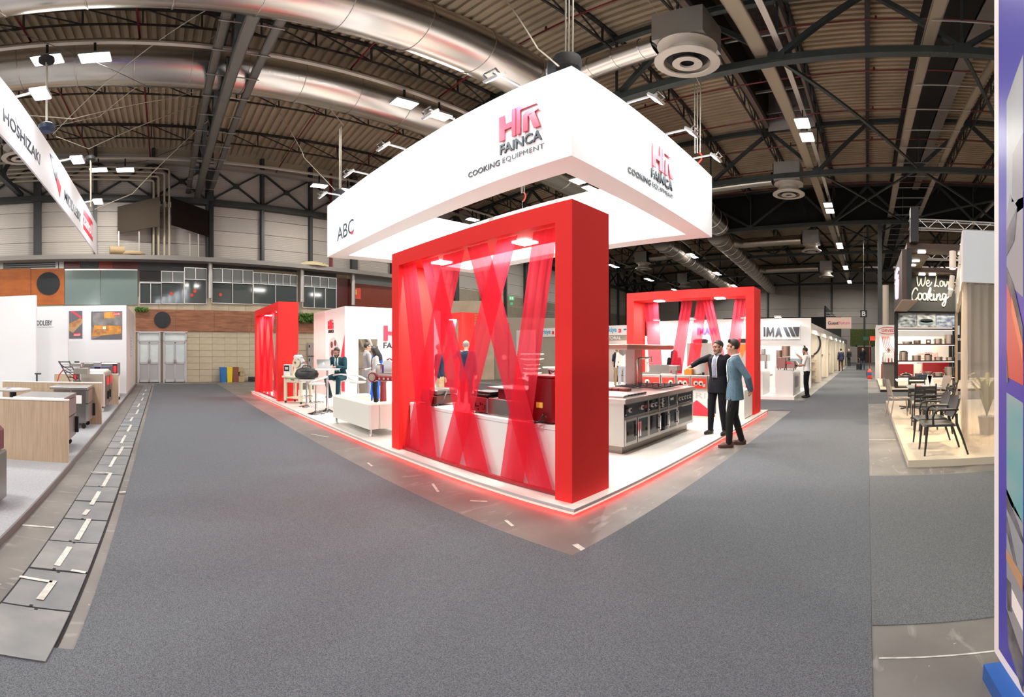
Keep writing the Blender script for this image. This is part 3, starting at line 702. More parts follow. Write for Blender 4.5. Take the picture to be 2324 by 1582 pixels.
# floodlights on outrigger arms along the sign's top edge
def sign_lamp(base, out, label, group, power):
    base = Vector(base); out = Vector(out); t = thing('sign_floodlight', label, 'floodlight', base, 0, group)
    e = out*.62; s = Vector((-out.y, out.x, 0)); 
    MB().bar((0, 0, .02), e*.9+Vector((0, 0, .05)), .035).build('outrigger_arm', alu, t)
    hd = e+Vector((0, 0, .05)); dn = (Vector((0, 0, -1))*.75-out*.65).normalized(); up_ = s.cross(dn)
    b = MB()
    for q in (-.13, .13): b.bar(hd+s*q-up_*.02, hd+s*q+dn*.1, .02)
    b.bar(hd-s*.13, hd+s*.13, .02); b.build('lamp_bracket', chrome, t)
    c = hd+dn*.1
    pts = [c+s*a*.15+up_*b_*.11+dn*k for k in (0, .05) for a, b_ in ((-1, -1), (1, -1), (1, 1), (-1, 1))]
    MB().add(pts, [(0,3,2,1),(4,5,6,7),(0,1,5,4),(1,2,6,5),(2,3,7,6),(3,0,4,7)]).build('lamp_housing', alu, t)
    c2 = c+dn*.052; MB().add([c2+s*a*.13+up_*b_*.09 for a, b_ in ((-1, -1), (1, -1), (1, 1), (-1, 1))]+[c2+dn*.006+s*a*.13+up_*b_*.09 for a, b_ in ((-1, -1), (1, -1), (1, 1), (-1, 1))], [(0,3,2,1),(4,5,6,7),(0,1,5,4),(1,2,6,5),(2,3,7,6),(3,0,4,7)]).build('lamp_lens', lamp_c, t)
    wp = base+c2+dn*.02
    area_light('sign_floodlight', wp, (.26, .18), power, target=wp+dn, color=(.88, .96, 1.0))
nm5 = ('nearest the sign corner with the black hoist', 'second from the sign corner', 'third from the sign corner', 'fourth from the sign corner', 'at the far left end of the sign')
for px, s_ in zip((1180, 1032, 920, 836, 772), nm5):
    sign_lamp((BY0*tan(th_(px)), BY0, BZ1), (0, -1, 0), 'sign floodlight on the long front side, '+s_, 'sign floodlights, front', LIGHTS['banner'])
for px, s_ in zip((1424, 1512, 1574), ('nearest the corner', 'in the middle', 'at the far end')):
    sign_lamp((BX1, BX1/tan(th_(px)), BZ1), (1, 0, 0), 'sign floodlight over the short right side, '+s_, 'sign floodlights, side', LIGHTS['banner'])
# lamps inside the ring that light the stand below
for x in (-11.0, -8.4, -5.8):
    for y_, s_ in ((BY0+BT+.12, 'front'), (BY1-BT-.12, 'rear')):
        t = thing('stand_spotlight', '%s spotlight inside the hanging sign on its %s beam' % ({-11.0: 'left', -8.4: 'middle', -5.8: 'right'}[x], s_), 'spotlight', (x, y_, BZ1-.1), 0, 'spotlights inside the hanging sign')
        MB().rbox(-.14, .14, -.1, .1, -.12, 0, .02).build('lamp_housing', alu, t); MB().box(-.12, .12, -.08, .08, -.13, -.12).build('lamp_lens', lamp_e, t)
        area_light('stand_spotlight', (x, y_, BZ1-.25), (.3, .2), LIGHTS['spot']*4.2, color=(1, .95, .88), target=(x*.9-.9, 7.2+(y_-7.7)*.5, 0))
# hoists, chains and guy wires of the sign
chain_m = mat('chain_steel', (.4, .37, .33), .4, .8)
def hoist(px, label, p, top, body=True, red_hook=True):
    t = thing('chain_hoist', label, 'hoist', p); h = top-p[2]
    if body:
        MB().lathe([(.08, .02), (.2, .08), (.22, .2), (.2, .34), (.1, .42)], 14).build('hoist_motor', blackm, t, smooth=True)
        MB().rbox(-.3, -.02, -.16, .14, -.1, .34, .06).build('chain_bag', blackm, t)
    for k, dx in enumerate((-.03, .03, .1)):
        MB().cyl((dx, 0, .4), (dx*1.2, 0, h), .013, 6).build('chain', chain_m, t)
    MB().tube([(.06, 0, .1), (.14, 0, .2), (.15, 0, .32), (.08, 0, .4)], .022, 8).build('hook', sgn, t, smooth=True)
    MB().tube([(.05, -.02, .12), (.0, 0, 0), (-.1, .12, -.06)], .008, 5).build('sling', steel, t)
hoist(0, 'black chain hoist on the near top corner of the hanging sign', Vector((-4.05, 5.12, BZ1+.04)), 12.2)
hoist(0, 'chain hoist on the far right corner of the hanging sign', Vector((-4.0, 9.95, BZ1+.04)), 9.0, body=False)
hoist(0, 'chain hoist on the far left corner of the hanging sign', Vector((-12.5, 5.2, BZ1+.04)), 8.9)
hoist(0, 'chain hoist rising inside the hanging sign', Vector((-9.6, 9.9, BZ1+.04)), 9.4, body=False)
wire_m = mat('steel_wire', (.5, .46, .4), .45, .5); rope_m = mat('pale_rope', (.6, .55, .44), .7)
def wire(label, pts, r=.012, m=wire_m, sag=0.0):
    P = [Vector(p)-Vector(pts[0]) for p in pts]; q = []
    for a, b in zip(P, P[1:]):
        for i in range(6): s = i/6; q.append(a.lerp(b, s)-Vector((0, 0, sag*4*s*(1-s))))
    q.append(P[-1]); MB().tube(q, r, 5).build('guy_wire', m, label=label, cat='wire', loc=pts[0])
wire('wire falling from the upper edge to the hoist on the sign corner', [AT(1150, 2, 8.5), AT(1220, 110, 7.2), AT(1268, 150, 6.2)], .014, rope_m)
wire('thin wire from the big round diffuser to the right-hand sign hoist', [AT(1470, 0, 9.5), AT(1590, 195, 10.6)], .008)
wire('dark wire crossing in front of the round diffuser', [AT(1545, 0, 9.0), AT(1450, 140, 11.0)], .008, dsteel)
wire('long wire sagging from the left roof truss to the far left sign hoist', [AT(590, 150, 15), AT(625, 240, 14.5), AT(685, 343, 14), AT(690, 358, 14), AT(765, 437, 13.6)], .012)
wire('wire crossing diagonally from the left truss down to the sign hoist top', [AT(615, 105, 14), AT(700, 190, 13.8), AT(780, 285, 13.7)], .012)
wire('straight pale wire rising across the left roof to the truss', [AT(70, 300, 15), AT(225, 265, 14.5), AT(582, 35, 12)], .014, rope_m)
wire('pale wire from the left banner up to the roof rail', [AT(120, 305, 14), AT(500, 5, 9.5)], .014)
wire('dark wire crossing in front of the long duct at upper left', [AT(0, 62, 9.5), AT(150, 115, 10), AT(375, 218, 11)], .01, dsteel)
wire('pale rope with a knot running from the left banner toward the truss', [AT(60, 262, 13), AT(165, 270, 13), AT(395, 222, 14.5), AT(530, 185, 16)], .016, rope_m)
wire('pale rope from the middle hoist of the left banner to the truss', [AT(128, 310, 13.5), AT(201, 338, 14.5), AT(520, 215, 18)], .016, rope_m)
wire('pale rope from the far end of the left banner up to the truss', [AT(215, 475, 15), AT(300, 440, 16), AT(495, 255, 18)], .016, rope_m)
wire('loose black cables drooping to the left roof truss', [AT(260, 372, 20), AT(330, 366, 20), AT(420, 330, 20), AT(490, 300, 20)], .02, dsteel)
# ================================================================== things on the red stand
lacq = mat('white_lacquer', (.82, .81, .79), .3)
glassblk = mat('black_glass', (.008, .008, .009), .08, spec=.7)
knob_m = mat('knob_cream', (.75, .72, .66), .3, .4)
redp = mat('red_enamel', (.75, .035, .02), .35)
dred = mat('dark_red_enamel', (.2, .012, .016), .3, .2)
# --- display counter inside the near portal
t = thing('display_counter', 'long low white display counter behind the ribbons of the near portal', 'counter', (-4.32, 3.87, PZ))
MB().box(-1.48, 1.48, -.3, .3, 0, .68).build('counter_body', lacq, t); MB().rbox(-1.49, 1.49, -.31, .31, .68, .73, .01).build('counter_top', lacq, t)
CT = PZ+.73
def on_counter(name, label, cat, px, y=3.8): return thing(name, label, cat, (y*tan(th_(px)), y, CT))
t = on_counter('contact_grill', 'small black and brown contact grill at the left of the ribbon counter', 'grill', 996)
MB().rbox(-.2, .2, -.2, .2, .03, .15, .02).build('base', mat('brown_steel', (.12, .05, .04), .4, .5), t); MB().rbox(-.2, .2, -.19, .2, .16, .23, .02).build('lid', steel, t)
MB().box(-.12, .02, -.203, -.2, .06, .12).build('rating_plate', mat('pale_pink', (.6, .42, .4), .5), t); MB().cyl((-.15, -.22, .1), (-.15, -.2, .1), .02, 10).build('dial', black, t)
MB().tube([(.2, 0, .2), (.3, -.12, .1), (.25, -.22, .015), (.1, -.26, .012), (-.05, -.22, .012), (-.12, -.25, .012)], .012, 6).build('power_cord', black, t, smooth=True)
for x in (-.16, .16): MB().cyl((x, -.1, 0), (x, -.1, .03), .02, 8).build('foot', rubber, t)
t = on_counter('vented_cooker', 'stainless cooker with slotted vent pattern on the ribbon counter', 'cooker', 1107, 3.78)
MB().rbox(-.17, .17, -.16, .2, .02, .21, .012).build('body', steel, t); MB().box(-.175, .175, -.16, .2, .215, .24).build('lid', black, t); MB().box(-.16, .16, -.1, .15, .24, .27).build('plate', dsteel, t)
for q in ((-.13, .12, .03, .012), (-.13, .06, .03, .012), (-.05, .1, .012, .05), (-.01, .09, .05, .012), (.04, .12, .012, .04), (.08, .12, .03, .012), (.1, .06, .03, .012), (.0, .05, .012, .03), (-.14, .09, .012, .05), (.125, .09, .012, .05)):
    MB().box(q[0]-q[2]/2, q[0]+q[2]/2, -.163, -.16, q[1]-q[3]/2, q[1]+q[3]/2).build('vent_slot', blackm, t)
for x in (-.14, .14): MB().cyl((x, 0, 0), (x, 0, .02), .015, 8).build('foot', rubber, t)
t = on_counter('steel_warmer', 'plain wide stainless food warmer on the ribbon counter', 'warmer', 1172, 3.82)
MB().rbox(-.3, .3, -.2, .24, 0, .21, .01).build('body', steel, t); MB().rbox(-.2, .16, -.12, .2, .21, .32, .01).build('upper_case', dred, t); MB().box(-.3, .34, -.2, .24, .33, .345).build('cover', steel_lt, t)
MB().cyl((.1, -.1, .2), (.1, -.1, .33), .01, 6).build('strut', steel, t)
t = on_counter('tabletop_fryer', 'dark red upright machine at the right end of the ribbon counter', 'machine', 1251, 3.8)
MB().rbox(-.15, .2, -.22, .24, .02, .5, .01).build('case', dred, t); MB().rbox(-.16, .21, -.23, .25, .5, .52, .005).build('lid', dred, t); MB().box(-.02, .07, -.226, -.22, .17, .23).build('warning_label', ytape, t)
MB().tube([(.1, -.24, .12), (.14, -.3, .1), (.1, -.32, .03), (.02, -.3, .012), (.12, -.26, .04), (.18, -.3, .1)], .01, 6).build('power_cord', black, t, smooth=True)
for k in range(3): MB().tube([(-.1+k*.09, .1, .52), (-.08+k*.09, .05, .57), (-.02+k*.09, .12, .55), (.02+k*.08, .06, .53)], .02, 6).build('cloth_roll', mat('cream_cloth', (.6, .5, .36), .8) if k % 2 else mat('blue_grey_cloth', (.2, .25, .3), .8), t, smooth=True)
# --- cooking island
IY = [5.42, 6.13, 6.5, 6.85, 7.2, 7.92]; IX0, IX1 = -4.65, -3.25
t = thing('cooking_island', 'large stainless cooking island with black oven doors facing the aisle', 'cooking range', (-3.95, 6.67, PZ))
L = lambda y: y-6.67
MB().box(-.62, .6, L(5.5), L(7.86), 0, .14).build('kick_plinth', mat('plinth_steel', (.22, .19, .17), .35, 1), t)
MB().box(-.7, .68, L(5.42), L(7.92), .13, .76).build('body', steel, t)
MB().box(-.7, .68, L(5.418), L(5.42), .13, .76).build('end_panel', steel_lt, t)
MB().rbox(-.73, .73, L(5.38), L(7.98), .76, .83, .008).build('worktop', mat('worktop_steel', (.6, .52, .49), .3, 1, bump=(40, .05, (1, 1, 1))), t)
def knob(parent, y, z, r=.035): 
    b = MB().cyl((.69, y, z), (.715, y, z), r, 14); b.build('knob', knob_m, parent); MB().cyl((.715, y, z), (.735, y, z), r*.55, 12).build('knob_core', black, parent)
for k in range(5):
    a, b_ = L(IY[k]), L(IY[k+1])
    MB().box(.68, .686, a+.012, b_-.012, .565, .735).build('control_panel', glassblk, t)
    MB().box(.68, .7, b_-.012, b_+.012, .13, .76).build('divider', steel_lt, t)
    nd = 2 if k == 0 else 1
    for q in range(nd):
        s0, s1 = a+(b_-a)*q/nd+.012, a+(b_-a)*(q+1)/nd-.012
        dz0, dz1 = .14, (.52 if k < 4 else .54)
        d = MB().box(.68, .7, s0, s1, dz0, dz1).build('door', steel_lt, t)
        MB().box(.7, .703, s0+.03, s1-.03, dz0+.05, dz1-.03).build('door_glass', glassblk, d)
        if k < 4:
            hy = s1-.02 if q == 0 else s0+.02
            MB().cyl((.735, hy, .24), (.735, hy, .46), .012, 8).build('handle', chrome, d)
            for z in (.26, .44): MB().cyl((.7, hy, z), (.735, hy, z), .012, 8).build('handle_mount', chrome, d)
        else: MB().bar((.735, s0+.12, .52), (.735, s1-.06, .52), .02).build('handle', steel_lt, d)
    kn = {0: (.14, .5), 1: (.12, .24), 2: (.13,), 3: (), 4: (.1, .22, .34, .46, .58)}[k]
    for q in kn: knob(t, a+q, .655)
    if k == 2: knob(t, a+.13, .71, .025); knob(t, a+.13, .6, .02)
    if k == 3: MB().box(.686, .69, a+.1, a+.22, .66, .7).build('display', mat('display_beige', (.5, .45, .38), .4), t)
    if k == 0: MB().box(.69, .7, a+.52, a+.66, .63, .68).build('drain_tap', dred, t)
    MB().box(.686, .688, a+.03, a+.06, .58, .6).build('badge', alu, t)
# top equipment
gr = MB()
for i in range(2):
    for j in range(2):
        y0 = L(6.95)+j*.48; x0 = -.45+i*.5
        for q in range(4): gr.bar((x0+.06+q*.12, y0, .865), (x0+.06+q*.12, y0+.44, .865), .022)
        for q in (0, .22, .44): gr.bar((x0+.02, y0+q, .865), (x0+.46, y0+q, .865), .022)
gr.build('pan_grate', black, t)
for i in range(2):
    for j in range(2): MB().lathe([(.07, .83), (.07, .85), (.04, .855)], 14, (-.2+i*.5, L(7.17)+j*.48, 0)).build('burner', black, t)
MB().box(-.1, .62, L(5.5), L(6.2), .83, .85).build('griddle_plate', steel_lt, t)
for k in range(6): MB().tube([(.62, L(5.52)+k*.1, .85), (.67, L(5.54)+k*.1, .87), (.68, L(5.58)+k*.1, .87)], .012, 6).build('basket_handle', black, t)
for k, (x, y) in enumerate(((-.45, 5.75), (-.45, 6.05))):
    bx = MB().rbox(x-.14, x+.14, L(y)-.11, L(y)+.11, .83, 1.02, .01).build('fryer_basket', mat('brown_case', (.16, .03, .025), .4, .3), t); MB().box(x+.14, x+.15, L(y)-.1, L(y)-.02, .83, 1.03).build('basket_side', steel, bx)
for k in range(3): MB().rbox(-.2+k*.13, -.08+k*.13, L(6.28), L(6.5), .84, .89, .01).build('hob_lid', mat('brown_case', (.16, .03, .025), .4), t)
# gantry shelf and pot filler
g = thing('gantry_shelf', 'stainless T-shaped gantry shelf rising from the cooking island', 'shelf', (-4.27, 7.45, PZ+.83))
MB().box(-.1, .1, -.15, .15, 0, .72).build('post', steel, g); MB().rbox(-.22, .22, -.62, 1.35, .72, .8, .01).build('shelf', mat('shelf_bronze', (.3, .25, .2), .35, 1), g); MB().box(-.2, .2, -.6, 1.33, .7, .72).build('light_tray', steel_lt, g)
p = thing('pot_filler', 'chrome pot filler tap on the cooking island', 'tap', (-4.05, 7.2, PZ+.83))
MB().tube([(0, 0, 0), (0, 0, .5), (0, .03, .53), (.02, .06, .54), (.1, .36, .55)], .018, 8).build('riser', chrome, p, smooth=True); MB().tube([(.1, .36, .55), (.1, .37, .47), (.05, .25, .45), (.08, .36, .4)], .01, 6).build('spout', chrome, p, smooth=True)
# --- rear counter with red-fronted units under portal two
t = thing('white_counter', 'white counter with a red arrow in front of the rear portal', 'counter', (-4.4, 9.75, PZ))
MB().box(-1.6, 1.75, -.35, .35, .02, .64).build('counter_body', lacq, t)
lettering('SERIE', .75, .13, mat('faint_grey', (.6, .55, .55), .5), (.28, -.352, .43), (1, 0, 0), (0, 0, 1), t, bold=-.01)
flat('red_arrow', [[(-.1, 0), (.78, 0), (.78, .05), (.34, .36), (-.1, .05)], ], lg_red, (.3, -.352, .03), (1, 0, 0), (0, 0, 1), t)
MB().box(.9, 1.1, -.353, -.35, .1, .5).build('dark_panel', lg_dk, t)
MB().box(-1.6, 1.75, -.36, -.3, .0, .02).build('glow_strip', mat('warm_strip', (1, .5, .25), .5, emit=2), t)
hobs = ((-5.3, -4.69, 'wide red-fronted griddle unit'), (-4.61, -4.3, 'red-fronted unit with a cream round dial'), (-4.22, -3.93, 'red-fronted unit with two dials'), (-3.86, -3.52, 'red-fronted gas hob nearest the pointing man'), (-3.44, -2.95, 'red-fronted unit behind the suited man'))
for k, (a, b_, lb) in enumerate(hobs):
    u = thing('range_unit', lb+' on the rear counter', 'range unit', ((a+b_)/2, 9.72, PZ+.64)); w_ = (b_-a)/2
    MB().rbox(-w_-.035, w_+.035, -.36, .36, 0, .31, .008).build('body', steel_lt, u); MB().box(-w_, w_, -.366, -.36, .02, .25).build('front_panel', redp, u)
    for q in ((.0,) if k == 0 else (.07,) if k == 1 else (-.07, .05)):
        MB().cyl((q, -.39, .14), (q, -.366, .14), .055 if q else .06, 16).build('dial', knob_m, u); MB().cyl((q+.01, -.4, .13), (q+.01, -.39, .13), .025, 12).build('dial_core', black, u)
    MB().box(w_*.5, w_*.9, -.368, -.366, .06, .12).build('data_plate', alu, u)
    if k == 0:
        MB().prism([(-.3, .31), (.3, .31), (.3, .36), (-.3, .36)], (0, -.3, 0), (1, 0, 0), (0, 0, 1), (0, .02, 0)).build('front_rim', steel, u); MB().prism([(-.3, .31), (.3, .31), (.36, .52), (-.24, .52)], (0, .25, 0), (1, 0, 0), (0, 0, 1), (0, .02, 0)).build('splash_guard', steel, u)
    if k == 1: MB().rbox(-.12, .12, -.1, .1, .4, .52, .01).build('tilting_pan', steel, u); MB().box(-.05, .05, -.05, .05, .31, .4).build('stand', steel, u)
    if k == 2: MB().rbox(-.1, .1, -.1, .1, .31, .45, .01).build('orange_box', mat('orange_case', (.8, .25, .03), .5), u)
    if k == 3:
        for dx in (-.1, .1): MB().bar((dx, -.25, .33), (dx, .2, .33), .02).build('grate_bar', steel, u)
        MB().cyl((0, -.1, .31), (0, -.1, .37), .03, 10).build('burner', black, u)
po = thing('stock_pot', 'big pale aluminium stock pot on the rear counter left of the pointing hand', 'pot', (-3.88, 9.9, PZ+.95))
MB().lathe([(.17, 0), (.2, .01), (.2, .27), (.21, .28)], 24).build('pot_body', mat('dull_aluminium', (.6, .6, .58), .45, .6), po, smooth=True)
# --- white sofa
leather = mat('white_leather', (.78, .76, .7), .45)
t = thing('sofa', 'low white leather sofa with its back to the left aisle', 'sofa', (-7.75, 3.82, PZ))
MB().rbox(-.86, .86, -.4, -.2, .14, .6, .03).build('backrest', leather, t); MB().rbox(-.86, -.66, -.2, .4, .14, .6, .03).build('armrest', leather, t); MB().rbox(.66, .86, -.2, .4, .14, .6, .03).build('armrest', leather, t)
MB().rbox(-.66, .66, -.2, .42, .14, .38, .04).build('seat', leather, t)
for x in (-.78, .78):
    for y in (-.34, .34): MB().cyl((x, y, .01), (x, y, .14), .022, 10).cyl((x, y, 0), (x, y, .012), .04, 12).build('leg', chrome, t)
# --- bar table, stools
def bar_stool(x, y, rz, label, zseat=.72):
    t = thing('bar_stool', label, 'stool', (x, y, PZ), rz, 'white bar stools')
    MB().lathe([(.21, 0), (.2, .012), (.06, .05), (.03, .08)], 24).build('base', chrome, t, smooth=True)
    MB().cyl((0, 0, .06), (0, 0, zseat-.03), .027, 12).build('column', chrome, t, smooth=True)
    MB().tube([(.16*cos(a), .16*sin(a)-.02, .28) for a in [2*PI*i/16 for i in range(17)]], .011, 6).build('footrest', chrome, t, smooth=True)
    # moulded seat with a rising hooped back and cut-out
    b = MB(); n = 28; vs = []; fs = []
    for j, (r, up) in enumerate(((.0, 0), (.1, 0), (.17, .005), (.2, .02))):
        for i in range(n):
            a = 2*PI*i/n; vs.append((r*cos(a)*1.08, r*sin(a)-.02, zseat+up))
    for j in range(3):
        for i in range(n): q = (i+1) % n; fs.append((j*n+i, j*n+q, (j+1)*n+q, (j+1)*n+i))
    o = len(vs); vs += [(v[0], v[1], v[2]-.03) for v in vs]; fs += [tuple(q+o for q in reversed(f)) for f in fs]
    fs += [(3*n+i, 3*n+(i+1) % n, o+3*n+(i+1) % n, o+3*n+i) for i in range(n)]
    b.add(vs, fs); b.build('seat', lacq, t, smooth=True)
    MB().tube([(.21*1.08*cos(a), .21*sin(a)*1.1-.02, zseat+.02+.15*max(0, (1-sin(a))/2)**1.2) for a in [PI*.1-PI*1.2*i/22 for i in range(23)]], .026, 8).build('back_hoop', lacq, t, smooth=True)
    return t
bar_stool(-11.43, 3.8, -1.9, 'white bar stool holding the black bag beside the slicer cart')
bar_stool(-10.04, 3.57, 2.6, 'white bar stool with an open hooped back nearest the aisle')
bar_stool(-11.0, 4.6, 1.2, 'white bar stool under the seated man')
bar_stool(-10.2, 4.75, -1.2, 'white bar stool behind the sofa, left of the doorway')
t = thing('bar_table', 'small round white bar table on a chrome pillar holding the laptop', 'table', (-10.37, 3.98, PZ))
MB().lathe([(.23, 0), (.22, .015), (.07, .05), (.035, .09)], 24).build('base', chrome, t, smooth=True); MB().cyl((0, 0, .06), (0, 0, 1.03), .032, 14).build('column', chrome, t, smooth=True)
MB().lathe([(.29, 1.03), (.31, 1.035), (.31, 1.06), (.3, 1.065)], 32).build('table_top', lacq, t, smooth=True)
face = math.atan2(-10.37, 3.98)
t = thing('laptop', 'silver open laptop on the bar table with its lid toward the viewer', 'laptop', (-10.45, 3.93, PZ+1.065), -face*.0+.95)
MB().rbox(-.17, .17, -.02, .22, 0, .016, .004).build('keyboard_base', alu, t)
ld_ = MB().prism([(-.17, 0), (.17, 0), (.17, .23), (-.17, .23)], (0, -.02, .012), (1, 0, 0), (0, -.3, .95), (0, .008, 0)).build('screen_lid', alu, t)
flat('lid_mark', [circ(0, .12, .022, 14, .026), [(-.002, .15), (.012, .165), (.008, .145)]], mat('mark_white', (.95, .95, .95), .4, emit=.6), (0, -.03, .012), (1, 0, 0), (0, -.3, .95), ld_, .002)
t = thing('paper_stack', 'white papers and a phone beside the laptop', 'papers', (-10.2, 4.1, PZ+1.065), .6)
MB().box(-.14, .12, -.1, .1, 0, .008).build('sheet', white, t); MB().box(-.02, .1, -.05, .03, .008, .016).build('notebook', alu, t); MB().cyl((.0, .0, .016), (.0, .0, .03), .02, 8).build('mouse', black, t)
# --- slicer cart
ang = .61
cream = mat('cream_paint', (.72, .66, .5), .5)
t = thing('slicer_cart', 'cream wooden cart on castors carrying the white slicer', 'cart', (-12.33, 3.83, PZ), ang)
for x in (-.28, .28):
    for y in (-.22, .22):
        MB().box(x-.035, x+.035, y-.035, y+.035, .07, .72).build('leg', cream, t)
        MB().cyl((x-.012, y, .035), (x+.012, y, .035), .035, 14).build('castor', rubber, t)
MB().rbox(-.36, .36, -.3, .3, .74, .79, .012).build('cart_top', cream, t); MB().box(-.28, .28, -.24, .24, .6, .74).build('apron', cream, t)
MB().box(-.2, .2, -.25, -.24, .62, .73).build('drawer', cream, t); MB().box(-.06, .06, -.262, -.25, .67, .69).build('drawer_pull', dsteel, t); MB().box(-.27, .27, -.22, .22, .14, .17).build('lower_shelf', cream, t)
s = thing('control_box', 'small white control box with a dark screen on the slicer cart', 'control box', (-12.6, 3.62, PZ+.79), ang)
MB().rbox(-.12, .12, -.08, .08, 0, .32, .01).build('case', lacq, s); MB().box(-.1, .1, -.083, -.08, .12, .29).build('screen', black, s); MB().box(-.06, .06, -.085, -.083, .17, .24).build('readout', alu, s)
s = thing('meat_slicer', 'cream and chrome meat slicer standing on the cart', 'slicer', (-12.3, 3.86, PZ+.79), ang)
MB().lathe([(.15, 0), (.16, .03), (.12, .12), (.09, .3), (.07, .42)], 18, (-.08, 0, 0), 1, .7).build('pedestal', cream, s, smooth=True)
MB().cyl((.0, -.05, .36), (.0, .0, .36), .2, 28).build('blade', chrome, s, smooth=True); MB().cyl((-.05, -.09, .36), (-.05, -.05, .36), .13, 24).build('blade_guard', cream, s, smooth=True)
MB().rbox(-.16, .08, -.1, .1, .5, .6, .04).build('top_cover', lacq, s); MB().tube([(.05, 0, .35), (.2, -.05, .38), (.34, -.1, .3)], .03, 8).build('carriage_arm', chrome, s, smooth=True); MB().rbox(.05, .4, -.16, .12, .12, .15, .02).build('tray', steel, s)
MB().cyl((-.08, -.12, .38), (-.08, -.1, .38), .03, 12).build('badge', mat('copper', (.5, .22, .08), .3, 1), s); MB().cyl((-.04, 0, .6), (-.04, 0, .66), .015, 8).build('knob', chrome, s)
bagm = mat('black_leather', (.03, .03, .032), .4)
t = thing('handbag', 'black leather bag lying on the bar stool', 'bag', (-11.41, 3.79, PZ+.745), 1.2)
MB().lathe([(.18, 0), (.27, .05), (.29, .14), (.24, .26), (.14, .31), (.05, .3)], 20, (0, 0, 0), 1.12, .62).build('bag_body', bagm, t, smooth=True)
for y in (-.06, .06): MB().tube([(-.12, y, .28), (-.09, y, .36), (0, y*1.3, .37), (.09, y, .35), (.13, y, .27)], .014, 6).build('handle', bagm, t, smooth=True)
MB().tube([(-.26, -.05, .2), (-.1, -.17, .23), (.1, -.17, .22), (.28, -.05, .2)], .01, 5).build('zip', black, t, smooth=True)
# --- red pedestal slicer
t = thing('flywheel_slicer', 'dark red and chrome flywheel slicer on a red pillar behind the sofa', 'slicer', (-9.72, 5.2, PZ), .6)
MB().lathe([(.2, 0), (.2, .03), (.1, .06), (.09, .1), (.075, .72), (.1, .76)], 20).build('pillar', dred, t, smooth=True)
MB().lathe([(.1, .02), (.105, .05), (.1, .06)], 20).build('brass_ring', mat('brass', (.6, .4, .12), .3, 1), t)
MB().rbox(-.22, .42, -.16, .16, .78, .9, .03).build('bed', dred, t); MB().cyl((-.2, -.2, .86), (-.2, -.14, .86), .12, 24).build('flywheel', dred, t, smooth=True); MB().cyl((-.2, -.21, .86), (-.2, -.2, .86), .09, 24).build('flywheel_face', chrome, t)
MB().rbox(-.2, .3, -.14, .1, .9, .97, .02).build('carriage', chrome, t); MB().cyl((.12, -.02, 1.1), (.12, .02, 1.1), .18, 28).build('blade', chrome, t, smooth=True); MB().rbox(-.17, .0, -.1, .1, .97, 1.18, .03).build('meat_clamp', chrome, t); MB().tube([(.1, 0, 1.28), (.18, 0, 1.32), (.28, 0, 1.26)], .02, 6).build('sharpener', dred, t, smooth=True)
for k in range(4): MB().cyl((-.02+k*.12, -.17, .83), (-.02+k*.12, -.16, .83), .03, 10).build('trim_button', chrome, t)
# --- storage room
t = thing('storage_room', 'white storage cube of the red stand with an open doorway and logos', 'booth room', (-13.98, 7.2, PZ))
SX0, SX1, SY0, SY1, SH = -1.42, 1.42, -1.8, 1.8, 2.87
y0, y1 = 5.85-7.2, 6.52-7.2
b = MB()
b.box(SX0, SX1, SY0, SY0+.05, 0, SH).build('front_wall', lacq, t)
for q in ((SY0+.05, y0, 0, SH), (y1, SY1, 0, SH), (y0, y1, 1.87, SH)): MB().box(SX1-.05, SX1, q[0], q[1], q[2], q[3]).build('side_wall', lacq, t)
MB().box(SX0, SX1, SY1-.05, SY1, 0, SH).build('rear_wall', lacq, t); MB().box(SX0, SX0+.05, SY0+.05, SY1-.05, 0, SH).build('side_wall', lacq, t)
MB().box(SX1-1.1, SX1-1.05, SY0+.05, SY1-.05, 0, SH).build('inner_partition', mat('tan_curtain', (.36, .3, .23), .8), t)
for k in range(4): MB().tube([(SX1-1.0, y0-.3+k*.35, 2.0), (SX1-.95, y0-.2+k*.35, 1.85), (SX1-.98, y0-.1+k*.35, 1.65)], .06, 6).build('hung_garment', (blackm, galv, mat('tan_curtain', (.36, .3, .23), .8), white)[k], t, smooth=True)
hr_logo((SX1+.001, 6.72-7.2, 1.9-PZ), (0, 1, 0), (0, 0, 1), 1.0, .54, t, cook=False)
hr_logo((.06, SY0-.001, 2.3-PZ), (1, 0, 0), (0, 0, 1), .45, .3, t, cook=False)
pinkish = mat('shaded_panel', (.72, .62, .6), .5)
MB().box(SX0, SX0+1.15, SY0-.015, SY0, 0, SH-.02).build('shade_tone_panel', pinkish, t)  # added panel: the shading of this face is put into its pinkish colour
flat('poster_triangle', [[(.62, 0), (.9, 0), (.9, 1.75), (.55, .95), (.75, .6)]], lg_red, (.5, SY0-.004, .25), (1, 0, 0), (0, 0, 1), t)
flat('poster_hob', [[(-.2, .6), (.25, .45), (.55, .85), (.5, 1.25), (.2, 1.5), (-.1, 1.45), (-.25, 1.3)]], mat('poster_grey', (.5, .52, .53), .5), (.35, SY0-.008, .45), (1, 0, 0), (0, 0, 1), t)
flat('poster_burners', [circ(.0, 1.25, .11), circ(.3, 1.3, .1), circ(.05, .98, .11), circ(.36, .98, .1)], mat('poster_maroon', (.12, .04, .04), .5), (.35, SY0-.012, .45), (1, 0, 0), (0, 0, 1), t)
